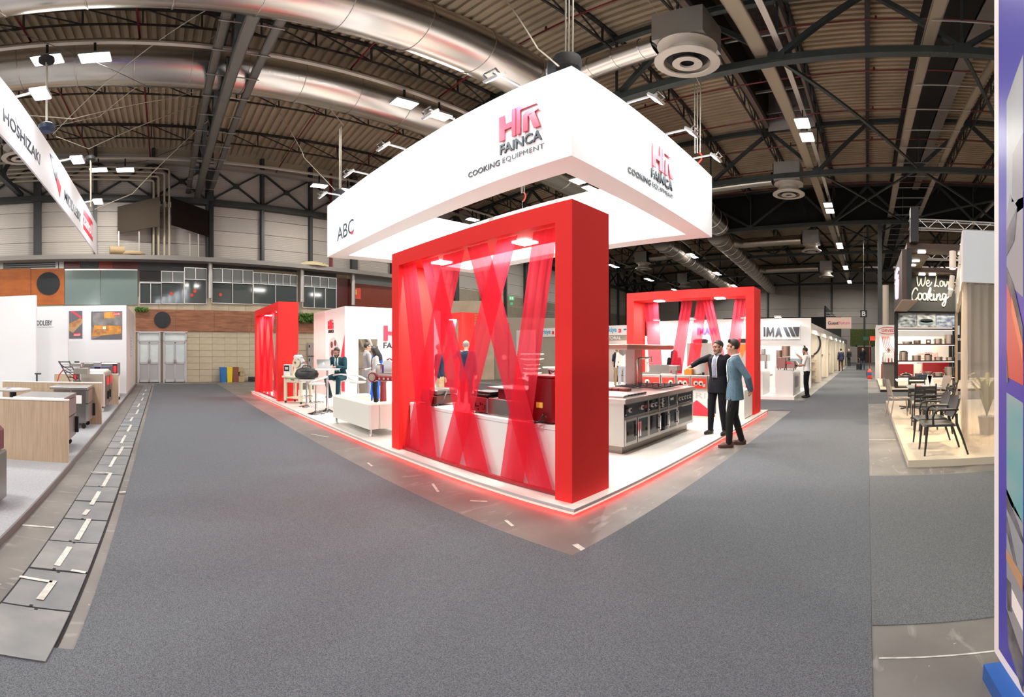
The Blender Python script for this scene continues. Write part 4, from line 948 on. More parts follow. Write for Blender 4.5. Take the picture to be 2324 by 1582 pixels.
# --- rear group of white stools and tables seen through the ribbons
for k, (x, y, lb) in enumerate(((-8.3, 9.0, 'left'), (-7.55, 9.1, 'right'))):
    t = bar_stool(x, y, .5+k, 'white bar stool of the pair at the back, the %s one, seen through the ribbons' % lb)
t = thing('bar_table', 'white bar table at the back of the stand seen through the ribbons', 'table', (-7.95, 9.5, PZ))
MB().lathe([(.23, 0), (.22, .015), (.07, .05), (.035, .09)], 20).build('base', chrome, t, smooth=True); MB().cyl((0, 0, .06), (0, 0, 1.03), .03, 12).build('column', lacq, t, smooth=True); MB().lathe([(.33, 1.03), (.35, 1.06)], 28).build('table_top', lacq, t, smooth=True)
t = thing('cake_stand', 'white tiered display stand behind the ribbons', 'display stand', (-7.6, 8.2, PZ))
MB().cyl((0, 0, 0), (0, 0, 1.3), .03, 10).build('pole', lacq, t)
for k, (r, z) in enumerate(((.34, .82), (.24, .95), (.22, 1.06), (.2, 1.16), (.3, 1.3), (.3, 1.42))): MB().lathe([(r*.5, z-.03), (r, z), (r, z+.015), (r*.6, z+.02)], 24).build('tier', lacq, t, smooth=True)
# ================================================================== left-hand stand
LZ = .07
lp = thing('stand_platform', 'light grey carpeted platform of the left stand with a dark edge', 'platform', (-10.5, -3.6, 0))
MB().box(-10.0, 9.0, -2.6, 2.37, 0, LZ).build('deck', mat('pale_grey_carpet', (.3, .31, .33), .95, noise=((.35, .36, .38), 40, 4, (1, 1, 1))), lp)
MB().box(-10.0, 9.0, 2.37, 2.39, 0, LZ+.003).build('edge_trim', mat('edge_grey', (.14, .135, .13), .6), lp)
stand_w = mat('stand_white', (.78, .79, .81), .5)
def swall(label, x, y0, y1, h, parts=()):
    t = thing('partition_wall', label, 'wall', (x, (y0+y1)/2, LZ)); MB().box(-.06, .06, (y0-y1)/2, (y1-y0)/2, 0, h).build('wall_panel', stand_w, t); return t
pw = thing('poster_wall', 'white poster wall of the left stand with its corner toward the aisle', 'wall', (-15.85, -3.9, LZ))
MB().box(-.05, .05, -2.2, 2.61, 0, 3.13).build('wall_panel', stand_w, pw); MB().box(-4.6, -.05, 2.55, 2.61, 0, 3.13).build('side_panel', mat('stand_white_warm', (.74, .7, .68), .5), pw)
for k in range(7): flat('text_line', [rect(0, 0, .9-.2*(k % 3), .05)], mat('text_grey', (.45, .47, .5), .5), (-1.9, 2.612, 2.0-k*.12), (-1, 0, 0), (0, 0, 1), pw, .002)
def poster(label, p0, p1, y0, y1, shapes):
    a, zt = PX(p0, y0, -15.8); b, zb = PX(p1, y1, -15.8); w_, h_ = b-a, zt-zb
    t = thing('poster', label, 'poster', (-15.79, a, zb)); 
    flat('poster_print', [rect(0, 0, w_, h_)], mat('poster_slate', (.12, .115, .13), .4), (0, 0, 0), (0, 1, 0), (0, 0, 1), t, .01)
    for k, (ps, m_) in enumerate(shapes): flat('printed_area', [[(x*w_, y*h_) for x, y in p] for p in ps], m_, (.011+.001*k, 0, 0), (0, 1, 0), (0, 0, 1), t, .001)
    return t, w_, h_
crust = mat('print_crust', (.5, .25, .08), .5, noise=((.3, .1, .05), 8, 5, (1, 1, 1))); wood_p = mat('print_wood', (.45, .27, .13), .5); amber = mat('print_amber', (.75, .33, .05), .5, noise=((.35, .14, .03), 4, 4, (1, 1, 3)))
steel_p = mat('print_steel', (.28, .26, .25), .4, noise=((.12, .1, .09), 3, 4, (1, 1, 6))); zred = mat('print_red', (.75, .05, .07), .5)
t, w_, h_ = poster('narrow poster of a pizza on a wooden board', 157, 187, 706, 768, (([[(0, .28), (.3, .2), (1, .55), (1, .72), (.15, .55), (0, .5)]], wood_p), ([[(.05, .42), (.5, .42), (.95, .66), (.85, .74), (.4, .62), (.05, .55)]], crust), ([[(.1, .98), (.9, .72), (.98, .78), (.3, 1.0)], [(.35, .08), (.9, .1), (.88, .2), (.33, .18)]], zred)))
lettering('zanolli', w_*.45, h_*.07, white, (.016, w_*.38, h_*.1), (0, 1, 0), (0, 0, 1), t, ext=.001)
t, w_, h_ = poster('wide poster of a glowing pizza oven', 207, 277, 707, 770, (([rect(.05, .5, 1, .95), [(0, .5), (.3, .1), (0, 0)]], steel_p), ([[(.02, .1), (.98, .2), (.98, .48), (.1, .5)], rect(.42, .75, .78, .97)], amber), ([circ(.3, .28, .22, 20, .09)], crust), ([rect(.38, .36, .48, .46)], mat('print_glow', (1, .9, .6), .5)), ([[(.7, .86), (.95, .85), (.96, .94), (.7, .95)]], zred)))
lettering('zanolli', w_*.2, h_*.06, white, (.017, w_*.72, h_*.875), (0, 1, 0), (0, 0, 1), t, ext=.001)
t2 = swall('low white partition with part of a dark brand name on the left stand', -13.95, -5.2, -2.99, 2.83)
lettering('MIDDLEBY', .66, .16, lg_dk, (.065, -.06, 2.33), (0, 1, 0), (0, 0, 1), t2, bold=.012); flat('name_underline', [rect(.1, -.06, .7, -.05)], lg_gr, (.064, -.06, 2.33), (0, 1, 0), (0, 0, 1), t2)
swall('tall white partition at the left edge of the photo', -12.5, -5.8, -3.62, 3.13)
# low wooden dividers
oak = mat('pale_oak', (.56, .43, .3), .5, noise=((.45, .33, .22), 3.0, 7, (12, 12, .7)))
for x, y0, lb in ((-5.86, -3.6, 'nearest'), (-9.13, -3.4, 'middle'), (-12.6, -3.1, 'farthest')):
    t = thing('low_divider', 'low pale oak divider with a white top, the %s of three on the left stand' % lb, 'divider', (x, -1.25, LZ))
    MB().box(-.03, .03, y0+1.25, 0, 0, .85).build('board', oak, t); MB().box(-.035, .035, y0+1.25, .004, .85, .87).build('cap', white, t)
# undercounter refrigerators
def fridge(label, x0, x1, y0, y1, h, steps):
    t = thing('undercounter_fridge', label, 'fridge', ((x0+x1)/2, (y0+y1)/2, LZ)); w_, d = (x1-x0)/2, (y1-y0)/2
    MB().box(-w_, w_, -d, d-.05, .12, h-.05).build('body', steel, t); MB().rbox(-w_-.03, w_+.03, -d-.08, d+.0, h-.05, h, .006).build('worktop', steel_lt, t)
    MB().box(-w_, w_, d-.05, d, .62*h, h-.06).build('drawer_front', steel_lt, t)
    dr = MB().box(-w_, w_, d-.05, d, .16, .6*h).build('door', steel_lt, t); MB().box(-w_*.95, -w_*.8, d, d+.05, .2, .55*h).build('handle', black, dr)
    MB().box(-w_, w_, d-.03, d-.01, .6*h, .62*h).build('shadow_gap', black, t)
    for x in (-w_+.07, w_-.07):
        for y in (-d+.07, d-.1): MB().cyl((x-.015, y, .045), (x+.015, y, .045), .045, 12).box(x-.02, x+.02, y-.02, y+.02, .08, .12).build('castor', black, t)
    MB().box(w_, w_+.002, d-.3, d-.13, .5, .66).build('paper_notice', white, t); MB().cyl((w_, -.0, h-.08), (w_+.01, 0, h-.08), .012, 8).build('lock', alu, t)
    return t
fridge('stainless undercounter fridge standing just behind the nearest oak divider', -7.15, -6.3, -2.1, -1.4, .84, 0)
fridge('stainless undercounter fridge with a paper notice before the middle divider', -9.05, -8.47, -2.1, -1.42, .82, 0)
# conveyor machine cabinet with red labels
t = thing('conveyor_cabinet', 'tall stainless cabinet on castors with red labels on its doors', 'machine', (-11.6, -1.72, LZ))
MB().rbox(-.7, .7, -.32, .3, .14, .98, .03).build('cabinet', mat('satin_cabinet', (.68, .66, .6), .4, .9), t)
for k in range(2):
    d = MB().box(-.66+k*.67, -.02+k*.67, .3, .33, .18, .9).build('door', steel, t); MB().box(-.6+k*.67, -.1+k*.67, .33, .334, .66, .86).build('label', zred, d); MB().box(-.1+k*.45, -.06+k*.45, .33, .36, .3, .5).build('handle', black, d)
for x in (-.6, .6):
    for y in (-.25, .22): MB().cyl((x-.02, y, .05), (x+.02, y, .05), .05, 14).build('castor', alu, t); MB().box(x-.03, x+.03, y-.03, y+.03, .09, .14).build('castor_fork', black, t)
MB().rbox(-.55, .6, -.25, .25, .98, 1.02, .01).build('top_tray', white, t)
t = thing('sloping_conveyor', 'sloping lattice conveyor with rollers and a red hose on the left stand', 'conveyor', (-10.25, -2.05, LZ))
for y in (-.1, .14):
    b = MB().bar((.1, y-.25, 1.28), (0, y+.05, .72), .03); b.build('side_rail', steel, t)
for k in range(9): MB().bar((.1-k*.011, -.36+k*.033, 1.26-k*.06), (.1-k*.011, -.1+k*.033, 1.26-k*.06), .02).build('rung', (dsteel, alu)[k % 2], t)
for k in range(4): MB().bar((.12, -.3+k*.1, 1.2-k*.13), (.12, -.05+k*.06, 1.05-k*.1), .014).build('cross_wire', black, t)
MB().rbox(-.2, .1, .0, .34, .98, 1.12, .01).build('roller_head', steel_lt, t); MB().rbox(-.25, .1, -.1, .2, 1.15, 1.24, .02).build('upper_head', steel_lt, t); MB().cyl((-.05, .05, 1.24), (-.05, .05, 1.27), .06, 10).build('cap', black, t)
MB().box(-.1, 0, -.03, .12, .0, .98).build('leg', steel, t); MB().box(-.02, .08, .0, .06, .85, 1.0).build('red_guard', zred, t)
MB().tube([(.05, -.25, 1.08), (.02, -.36, .95), (0, -.42, .75), (0, -.4, .5), (0, -.36, .2), (0, -.3, .02)], .014, 6).build('hose', zred, t, smooth=True)
t = thing('conveyor_oven', 'wide stainless conveyor oven with a red control strip before the poster wall', 'oven', (-14.6, -1.95, LZ))
MB().rbox(-.45, .45, -.7, .52, .72, 1.12, .02).build('oven_body', steel, t); MB().box(.45, .455, .36, .5, .76, 1.1).build('control_strip', black, t); MB().box(.455, .458, .38, .48, .82, 1.04).build('control_label', zred, t)
MB().rbox(.3, .5, -.25, .0, .86, 1.16, .02).build('hood', steel_lt, t); MB().box(.5, .503, -.22, -.03, .88, 1.0).build('oven_mouth', blackm, t); MB().box(.44, .75, -.3, .3, 1.0, 1.02).build('belt', mat('belt_blue', (.12, .15, .35), .5, .3), t)
for x in (-.4, .4):
    for y in (-.6, .45): MB().box(x-.03, x+.03, y-.03, y+.03, .08, .72).build('leg', steel, t); MB().cyl((x-.015, y, .04), (x+.015, y, .04), .04, 10).build('castor', black, t)
t = thing('poster_stand', 'small white stand with a red food picture at the aisle end', 'display', (-13.75, -1.5, LZ))
MB().box(-.02, .02, -.12, .16, .1, .72).build('board', white, t); MB().box(.02, .023, -.08, .13, .3, .66).build('picture', mat('print_tomato', (.6, .08, .04), .5, noise=((.75, .4, .25), 6, 4, (1, 1, 1))), t); MB().box(.02, .023, .0, .08, .18, .24).build('mark', zred, t)
for y in (-.1, .14): MB().cyl((-.02, y, .05), (.02, y, .05), .05, 10).build('wheel', black, t)
# round table and chair
t = thing('round_table', 'small round pale table with leaflets behind the nearest oak divider', 'table', (-8.5, -2.95, LZ))
MB().lathe([(.33, .72), (.36, .73), (.36, .755)], 32).build('table_top', mat('table_pale', (.42, .4, .38), .35), t, smooth=True); MB().cyl((0, 0, .02), (0, 0, .72), .07, 14).build('column', black, t, smooth=True); MB().lathe([(.25, 0), (.25, .02)], 24).build('base', black, t)
MB().box(-.1, .15, -.05, .16, .756, .762).build('leaflet', white, t); MB().box(-.2, -.02, -.16, .02, .756, .76).build('leaflet', mat('leaflet_blue', (.15, .2, .5), .5), t)
t = thing('cafe_chair', 'grey chair partly hidden at the left edge beside the round table', 'chair', (-9.1, -3.55, LZ))
MB().rbox(-.22, .22, -.22, .22, .43, .47, .02).build('seat', mat('chair_taupe', (.25, .22, .2), .6), t); MB().rbox(-.22, .22, -.24, -.2, .5, .84, .02).build('backrest', MATS['chair_taupe'], t)
for x in (-.2, .2):
    for y in (-.2, .2): MB().cyl((x, y, 0), (x*.9, y*.9, .43), .014, 8).build('leg', dsteel, t)
t = thing('small_bracket', 'small dark bracket mounted at the end of the tall partition', 'bracket', (-12.3, -3.55, LZ))
MB().box(-.02, .02, -.02, .02, 0, .84).build('post', dsteel, t); MB().box(-.04, .04, -.05, .12, .84, .88).build('arm', dsteel, t)
t = thing('floor_machine', 'steel floor machine with a maroon top cut off by the left photo edge', 'machine', (-3.95, -1.8, LZ))
MB().rbox(-.2, .2, -.25, .3, .05, .55, .02).build('body', steel, t); MB().rbox(-.19, .19, -.25, .29, .57, .82, .06).build('hood', mat('maroon_plastic', (.14, .05, .06), .5), t)
for x in (-.14, .14): MB().cyl((x, .15, 0), (x, .15, .05), .03, 10).build('foot', rubber, t)
# ------------------------------------------------------------------ long hanging banner of the left stand
hb = thing('hanging_banner', 'long white hanging banner with brand names running along the upper left', 'banner', (-8.4, -2.0, 4.56))
MB().box(-5.1, 5.4, -.03, 0, 0, .98).build('banner_cloth', cloth_w, hb)
NR, UP = (-1, 0, 0), (0, 0, 1); bx = lambda px: -2.0*tan(th_(px))*1.0
def bl(t_, p0, p1, z, h, m_, **kw):
    x0, x1 = 2.0*tan(th_(p0)), 2.0*tan(th_(p1)); x0, x1 = -abs(x0), -abs(x1)
    lettering(t_, x0-x1, h, m_, (x0+8.4, .004, z), NR, UP, hb, ext=.002, **kw)
bl('HOSHIZAKI', 8, 91, .27, .22, lg_dk, bold=.012); bl('MIDDLEBY', 146, 183, .24, .24, lg_dk, bold=.012)
bl('zanolli', 189, 211, .32, .36, white, bold=.02)
flat('emblem', [[(.1*cos(a)*r, .62+.14*sin(a)*r) for a in [2*PI*i/24 for i in range(24)] for r in (1,)]], lg_gr, (2.45, .004, 0), NR, UP, hb, .002)
flat('emblem_centre', [circ(0, .62, .08, 20, .12)], white, (2.45, .006, 0), NR, UP, hb, .002)
flat('flag_dark', [[(-.15, .8), (.45, .85), (.42, .42), (.3, .4)]], mat('flag_teal', (.02, .05, .07), .5), (.5, .004, 0), NR, UP, hb, .002); flat('flag_red', [[(.3, .43), (.42, .56), (.75, .42), (.65, .15)]], zred, (.5, .004, 0), NR, UP, hb, .002)
flat('red_logo_field', [rect(0, .2, 1.5, .8)], zred, (-2.75, .003, 0), NR, UP, hb, .001)
tb = thing('lighting_truss', 'aluminium lattice truss along the top of the left hanging banner', 'truss', (-8.4, -2.165, 5.42))
for y, z in ((-.12, 0), (.12, 0), (0, .22)): MB().cyl((-5.1, y, z), (5.4, y, z), .022, 8).build('truss_chord', alu, tb)
for k in range(30):
    a = -5.1+k*.35
    MB().bar((a, -.12, 0), (a+.17, 0, .22), .014).build('truss_brace', alu, tb); MB().bar((a+.17, 0, .22), (a+.35, .12, 0), .014).build('truss_brace', alu, tb)
for px, py, lb in ((78, 235, 'the nearest lamp'), (166, 386, 'the middle lamp'), (215, 482, 'the farthest lamp')):
    x = 1.78*tan(th_(px)); x = -abs(x)
    t = thing('banner_floodlight', 'bright floodlight on the left hanging banner, '+lb, 'floodlight', (x, -1.8, 5.62), 0, 'left banner floodlights')
    MB().bar((0, -.4, 0), (0, 0, .06), .03).build('arm', alu, t); MB().rbox(-.16, .16, -.02, .24, .0, .06, .01).build('lamp_housing', alu, t); MB().box(-.15, .15, -.0, .22, -.01, .0).build('lamp_lens', lamp_c, t)
    area_light('banner_floodlight', (x, -1.7, 5.58), (.25, .2), LIGHTS['banner']*.45, target=(x, -2.05, 4.95), color=(.88, .95, 1))
hz = thing('chain_hoist', 'dark hoist wheel hanging over the left banner below a floodlight', 'hoist', AT(106, 300, 8.6))
MB().lathe([(.1, 0), (.17, .06), (.17, .16), (.1, .22)], 16).build('hoist_motor', mat('hoist_blue', (.02, .04, .09), .5), hz, smooth=True)
for dx in (-.04, .04): MB().cyl((dx, 0, .2), (dx, 0, 1.85), .014, 6).build('chain', chain_m, hz)
MB().lathe([(.06, 1.85), (.16, 1.9), (.16, 2.0), (.08, 2.06)], 14).build('pulley', blackm, hz, smooth=True)
hz = thing('strap_hoist', 'pale straps and pulley hanging over the far half of the left banner', 'hoist', AT(206, 470, 12.8))
for dx in (-.09, 0, .06): MB().cyl((dx*.4, 0, 0), (dx, 0, 1.55), .018, 6).build('strap', rope_m, hz)
MB().lathe([(.05, 1.5), (.14, 1.55), (.14, 1.65), (.06, 1.72)], 14).build('pulley', dsteel, hz, smooth=True)
# stand lamps that light the white walls
for x, y in ((-11.0, -2.3), (-7.2, -2.6), (-4.0, -2.6), (-14.5, -2.2)): area_light('left_stand_lamp', (x, y, 4.4), (.4, .2), LIGHTS['spot']*.55, color=(.92, .96, 1), target=(x-1.4, -2.9, .6))
# ------------------------------------------------------------------ recycling bins and cartons against the far wall
def at_wall(px, dn=-.35): u_ = U(px); return WN*(WD+dn)+WU*u_
for px, c, lb in ((502, (.02, .16, .45), 'blue'), (515, (.75, .55, .02), 'yellow'), (528, (.22, .07, .04), 'brown')):
    t = thing('recycling_bin', '%s cardboard recycling bin against the beige wall' % lb, 'bin', at_wall(px), wl.rotation_euler.z)
    m_ = mat('bin_'+lb, c, .6); MB().prism([(-.13, 0), (.13, 0), (.15, .7), (-.15, .7)], (0, -.15, 0), (1, 0, 0), (0, 0, 1), (0, .3, 0)).build('bin_body', m_, t); MB().box(-.16, .16, -.16, .16, .7, .75).build('bin_rim', m_, t)
t = thing('carton_stack', 'pile of opened brown cartons beside the brown bin', 'cartons', at_wall(541), wl.rotation_euler.z)
for k, (dx, z, w_, h_, r) in enumerate(((0, 0, .3, .28, 0), (.03, .3, .26, .2, .3), (-.02, .52, .28, .2, -.2))):
    b = MB(); b.M = Matrix.Translation((dx, 0, z)) @ Matrix.Rotation(r, 4, 'Z'); b.box(-w_/2, w_/2, -w_/2, w_/2, 0, h_); b.build('carton', card, t)
t = thing('tool_case', 'long low black case on the floor by the beige wall', 'case', at_wall(570), wl.rotation_euler.z)
MB().rbox(-.24, .24, -.15, .15, .0, .24, .02).build('case_body', black, t); MB().box(-.1, .1, -.16, -.15, .1, .16).build('case_latch', dsteel, t)
def hedge(label, px, py, w_, h_, d, n_, parent=None):
    u_, z = WL(px, py); t = thing('hanging_plants', label, 'plants', WN*(WD-.15)+WU*u_+Vector((0, 0, z)), wl.rotation_euler.z)
    b = MB(); rnd = random.Random(px)
    for k in range(n_):
        c = Vector((rnd.uniform(-w_, w_), rnd.uniform(-d, d), rnd.uniform(-h_, h_)*(1-.4*rnd.random()))); a = rnd.uniform(0, 6.28); s_ = rnd.uniform(.05, .11)
        e1 = Vector((cos(a), .4*sin(a), sin(a)))*s_; e2 = Vector((-sin(a)*.5, .6, cos(a)*.5))*s_*.7; b.add([c-e1, c+e2, c+e1, c-e2], [(0, 1, 2, 3)])
    b.build('foliage', mat('hedge_leaf', (.04, .13, .015), .7, noise=((.14, .26, .05), 5, 3, (1, 1, 1))), t, kind='stuff')
hedge('green trailing plants over the wood band behind the stand', 698, 722, .62, .27, .15, 700); hedge('small green plant tuft at the poster wall corner', 320, 703, .3, .09, .1, 160)
lk = thing('wall_cabinet', 'grey double-door electrical cabinet on the beige wall behind the stand', 'cabinet', at_wall(712, -.1), wl.rotation_euler.z)
for k in range(2): MB().box(-.45, .45, -.12, .0, .55+k*.75, 1.25+k*.75).build('door', mat('cabinet_grey', (.36, .31, .29), .5), lk); MB().box(-.42, -.36, -.13, -.12, 1.0+k*.75, 1.15+k*.75).build('latch', black, lk)
# ================================================================== blue display board at the right edge
blue = mat('board_blue', (.06, .05, .42), .4)
bd = thing('display_board', 'tall blue display board with machine photographs at the right edge', 'display board', (.55, .3, 0))
MB().box(-.03, .03, -1.6, 1.49, .12, 4.2).build('board_core', white, bd)
MB().box(-.032, -.03, -1.6, 1.42, .19, 4.18).build('blue_field', blue, bd)
MB().prism([(-1.5, 0), (1.42, 0), (1.4, .12), (-1.5, .12)], (-.1, 0, 0), (0, 1, 0), (0, 0, 1), (.2, 0, 0)).build('board_foot', mat('foot_blue', (.01, .09, .35), .5), bd)
gs = mat('print_pale_steel', (.45, .5, .52), .4, noise=((.3, .34, .36), 2, 4, (1, 1, .3))); rp_ = mat('print_red_machine', (.5, .05, .045), .4, noise=((.8, .2, .1), 1.2, 2, (1, 1, .4))); tq = mat('print_turquoise', (.12, .42, .44), .4, noise=((.35, .45, .45), 1.5, 2, (1, 3, .2)))
dk = mat('print_dark', (.03, .03, .035), .4, noise=((.2, .2, .22), 7, 4, (1, 1, 1))); br = mat('print_wood_tone', (.5, .3, .15), .5); pg = mat('print_grey', (.3, .31, .33), .4)
K = lambda y, z: (1.49-.3-0, 0)
def art(polys, m_, d_=0): flat('printed_area', polys, m_, (-.0325-.0006*d_, 0, 0), (0, -1, 0), (0, 0, 1), bd, .0005)
# plane coordinates: a = distance toward the viewer from the far edge (y = 1.79), z height above floor
def A(poly): return [(a-1.49+0.0, z) for a, z in poly]
pk = [
 ([(.177, 2.65), (.36, 2.78), (.36, 2.1), (.177, 2.1)], gs), ([(.177, 2.12), (.36, 2.16), (.36, 1.78), (.177, 1.86)], pg), ([(.177, 1.5), (.177, 1.86), (.36, 1.62), (.36, 1.48)], rp_), ([(.177, 1.44), (.36, 1.42), (.36, .98), (.177, 1.02)], tq),
 ([(.177, 1.06), (.36, .98), (.36, .7), (.177, .76)], gs), ([(.177, .76), (.36, .72), (.36, .36), (.177, .5)], pg), ([(.177, .5), (.36, .36), (.36, .14), (.2, .3)], dk)]
for p_, m_ in pk: art([A(p_+[]) if len(p_) == 4 else A(p_)], m_)
art([A([(.25, 2.36), (.36, 2.4), (.36, 2.14), (.24, 2.16)]), A([(.177, 2.12), (.22, 2.2), (.3, 2.12), (.28, 2.02), (.177, 2.0)])], pg, 1)
art([A([(.177, 2.06), (.3, 2.12), (.27, 2.0), (.177, 1.96)]), A([(.177, 1.92), (.26, 1.84), (.36, 1.68), (.36, 1.62), (.26, 1.77), (.177, 1.86)]), A([(.177, 1.6), (.2, 1.48), (.177, 1.48)]), A([(.177, 1.04), (.3, .97), (.36, .92), (.36, .9), (.177, .98)]), A([(.177, .95), (.22, .9), (.3, .78), (.28, .76), (.177, .88)]), A([(.177, .66), (.23, .66), (.24, .52), (.19, .5)])], dk, 2)
art([A([(.24, 1.8), (.36, 1.62), (.36, 1.56), (.24, 1.74)])], mat('print_orange', (.8, .25, .1), .4), 3); art([A([(.177, .8), (.36, .76), (.36, .69), (.177, .75)])], br, 3)
art([A([(.24, .64), (.36, .6), (.36, .5), (.24, .55)])], white, 2)
# ================================================================== terrace stand at right: beige platform, curtain cube, chairs
RZ = .1
sand = mat('beige_platform', (.66, .56, .42), .45, noise=((.6, .5, .37), .8, 3, (1, 1, 1)))
t = thing('stand_platform', 'low beige platform with garden chairs at the right', 'platform', (3.5, 9.6, 0))
MB().box(-2.95, 3.5, -3.64, 3.64, 0, RZ).build('deck', sand, t); MB().box(-2.956, -2.95, -3.64, 3.64, 0, RZ+.002).build('edge_trim', mat('edge_sand', (.5, .45, .35), .5), t); MB().box(-2.956, 3.5, -3.646, -3.64, 0, RZ+.002).build('edge_trim', MATS['edge_sand'], t)
fas = mat('fascia_grey_white', (.62, .66, .7), .5); fas_w = mat('fascia_cream', (.75, .68, .58), .5)
t = thing('curtain_cube', 'grey white fascia box on posts with sheer curtains below', 'booth room', (1.46, 6.75, RZ))
MB().box(0, 5, 0, .08, 2.56, 3.4).build('fascia_front', fas, t); MB().prism([(0, .08), (.08, .08), (1.12, 5.8), (1.04, 5.8)], (0, 0, 2.56), (1, 0, 0), (0, 1, 0), (0, 0, .84)).build('fascia_side', fas_w, t)
MB().box(1.0, 1.06, 5.6, 5.66, 0, 2.56).build('post', oak, t); MB().box(.2, .26, .9, .96, 0, 2.56).build('post', mat('brown_post', (.32, .15, .06), .6), t)
MB().box(1.6, 5, 3.2, 3.26, 0, 2.56).build('inner_wall', mat('warm_inner', (.62, .45, .3), .6), t)
voile = sheer('beige_voile', (.95, .92, .88), (.72, .66, .58), .36)
def curtain(parent, p0, p1, z0, z1, amp, waves, name='sheer_curtain'):
    n = waves*8; b = MB(); p0 = Vector(p0); p1 = Vector(p1); d = (p1-p0); nn = Vector((-d.y, d.x, 0)).normalized(); vs = []; rows = 5
    for j in range(rows+1):
        t_ = j/rows
        for i in range(n+1):
            s = i/n; off = amp*sin(s*waves*2*PI)*(1-.35*t_)+amp*.4*sin(s*waves*4.3+1)
            q = p0+d*s+nn*off; vs.append((q.x, q.y, z0+(z1-z0)*t_))
    fs = [(j*(n+1)+i, j*(n+1)+i+1, (j+1)*(n+1)+i+1, (j+1)*(n+1)+i) for j in range(rows) for i in range(n)]
    b.add(vs, fs); return b.build(name, voile, parent, smooth=True)
curtain(t, (.02, .04, 0), (1.3, .04, 0), .0, 2.55, .03, 9); curtain(t, (.06, .1, 0), (.18, .8, 0), .0, 2.55, .035, 5); curtain(t, (.26, 1.1, 0), (.5, 2.4, 0), .0, 2.55, .04, 6)
for z, dz in ((1.45, .0), (2.0, 0), (2.55, 0)):
    pass
spot_w = mat('spot_white', (.8, .74, .66), .4)
for k, (y, z, tilt, lb) in enumerate(((.95, 3.2, 0, 'upper upright'), (3.25, 3.15, .28, 'lower lit'), (4.55, 3.15, .5, 'lowest tilted unlit'))):
    s = thing('track_spotlight', '%s white cylinder spotlight on the side of the curtain cube' % lb, 'spotlight', (1.46+.18*y, 6.75+y, RZ+z-.1), 0, 'cube spotlights')
    b = MB(); ax = Vector((-sin(tilt)*.6, -sin(tilt)*.5, -cos(tilt))).normalized(); c = Vector((-.15, 0, 0))
    b.cyl(c-ax*.16, c+ax*.16, .06, 18); b.build('lamp_barrel', spot_w, s, smooth=True)
    MB().bar((0, 0, 0), (-.12, 0, 0), .025).build('arm', spot_w, s); MB().box(-.04, 0, -.06, .06, -.08, .08).build('wall_plate', spot_w, s)
    MB().cyl(c+ax*.16, c+ax*.165, .05, 16).build('lens', lamp_e if k < 2 else white, s)
    if k < 2: area_light('track_spotlight', Vector((1.46+.18*y, 6.75+y, RZ+z-.1))+c+ax*.19, (.09, .09), 34, target=Vector((1.46+.18*y, 6.75+y, RZ+z-.1))+c+ax*2+Vector((-.35, -.2, 0)), color=(1, .78, .5), spread=2.0)
area_light('terrace_lamp', (3.4, 8.2, 2.6), (.5, .3), 60, color=(1, .78, .5))
pl = thing('potted_plant', 'leafy plant seen behind the sheer curtain', 'plant', (2.1, 7.7, RZ))
MB().lathe([(.12, 0), (.16, .3), (.17, .32)], 18).build('pot', mat('pot_grey', (.3, .28, .26), .7), pl, smooth=True)
for k in range(14):
    a = k*2.4; b = MB(); q = [Vector((cos(a)*r, sin(a)*r, .32+h)) for r, h in ((0, 0), (.12, .35+.02*k), (.3, .55+.02*k), (.48, .5+.02*k))]; s_ = Vector((-sin(a), cos(a), 0))
    vs = []
    for p, w_ in zip(q, (.01, .04, .035, .003)): vs += [p-s_*w_, p+s_*w_]
    b.add(vs, [(2*i, 2*i+1, 2*i+3, 2*i+2) for i in range(3)]); b.build('leaf', mat('plant_leaf', (.12, .13, .03), .5), pl)
# chairs
blk_ch = mat('black_resin', (.018, .018, .018), .45); gr_ch = mat('taupe_resin', (.3, .26, .22), .5); tn_ch = mat('tan_resin', (.4, .32, .25), .5)
def arm_chair(x, y, rz, label):
    t = thing('armchair', label, 'chair', (x, y, RZ), rz, 'black resin armchairs')
    # local: front of the seat toward +y
    MB().rbox(-.24, .24, -.22, .25, .42, .45, .03).build('seat', blk_ch, t)
    b = MB(); n = 12; vs = []; rows = ((-.2, .52, .22), (-.25, .62, .235), (-.29, .74, .235), (-.31, .84, .2))
    for yy, z, w_ in rows:
        for i in range(n+1): s = i/n*2-1; vs.append((w_*s, yy+.06*s*s, z-(.03*s*s if z > .8 else 0)))
    o = len(vs); vs += [(v[0], v[1]-.02, v[2]) for v in vs]; fs = []
    for j in range(3):
        for i in range(n):
            a = j*(n+1)+i; fs += [(a, a+1, a+n+2, a+n+1), (o+a, o+a+n+1, o+a+n+2, o+a+1)]
    for i in range(n): fs += [(i, o+i, o+i+1, i+1), (3*(n+1)+i, 3*(n+1)+i+1, o+3*(n+1)+i+1, o+3*(n+1)+i)]
    for j in range(3): a = j*(n+1); fs += [(a, a+n+1, o+a+n+1, o+a), (a+n, o+a+n, o+a+2*n+1, a+2*n+1)]
    b.add(vs, fs); b.build('backrest', blk_ch, t, smooth=True)
    for sx in (-1, 1):
        MB().tube([(sx*.23, .24, 0), (sx*.225, .22, .2), (sx*.22, .2, .43)], .018, 8, rs=[.013, .017, .022]).build('leg', blk_ch, t, smooth=True)
        MB().tube([(sx*.25, -.38, 0), (sx*.24, -.3, .25), (sx*.225, -.22, .46), (sx*.22, -.22, .6)], .018, 8, rs=[.013, .017, .022, .018]).build('leg', blk_ch, t, smooth=True)
        MB().tube([(sx*.25, .12, .44), (sx*.265, .13, .56), (sx*.265, .1, .64), (sx*.26, .04, .665), (sx*.255, -.1, .665), (sx*.235, -.24, .66)], .017, 8).build('armrest', blk_ch, t, smooth=True)
    return t
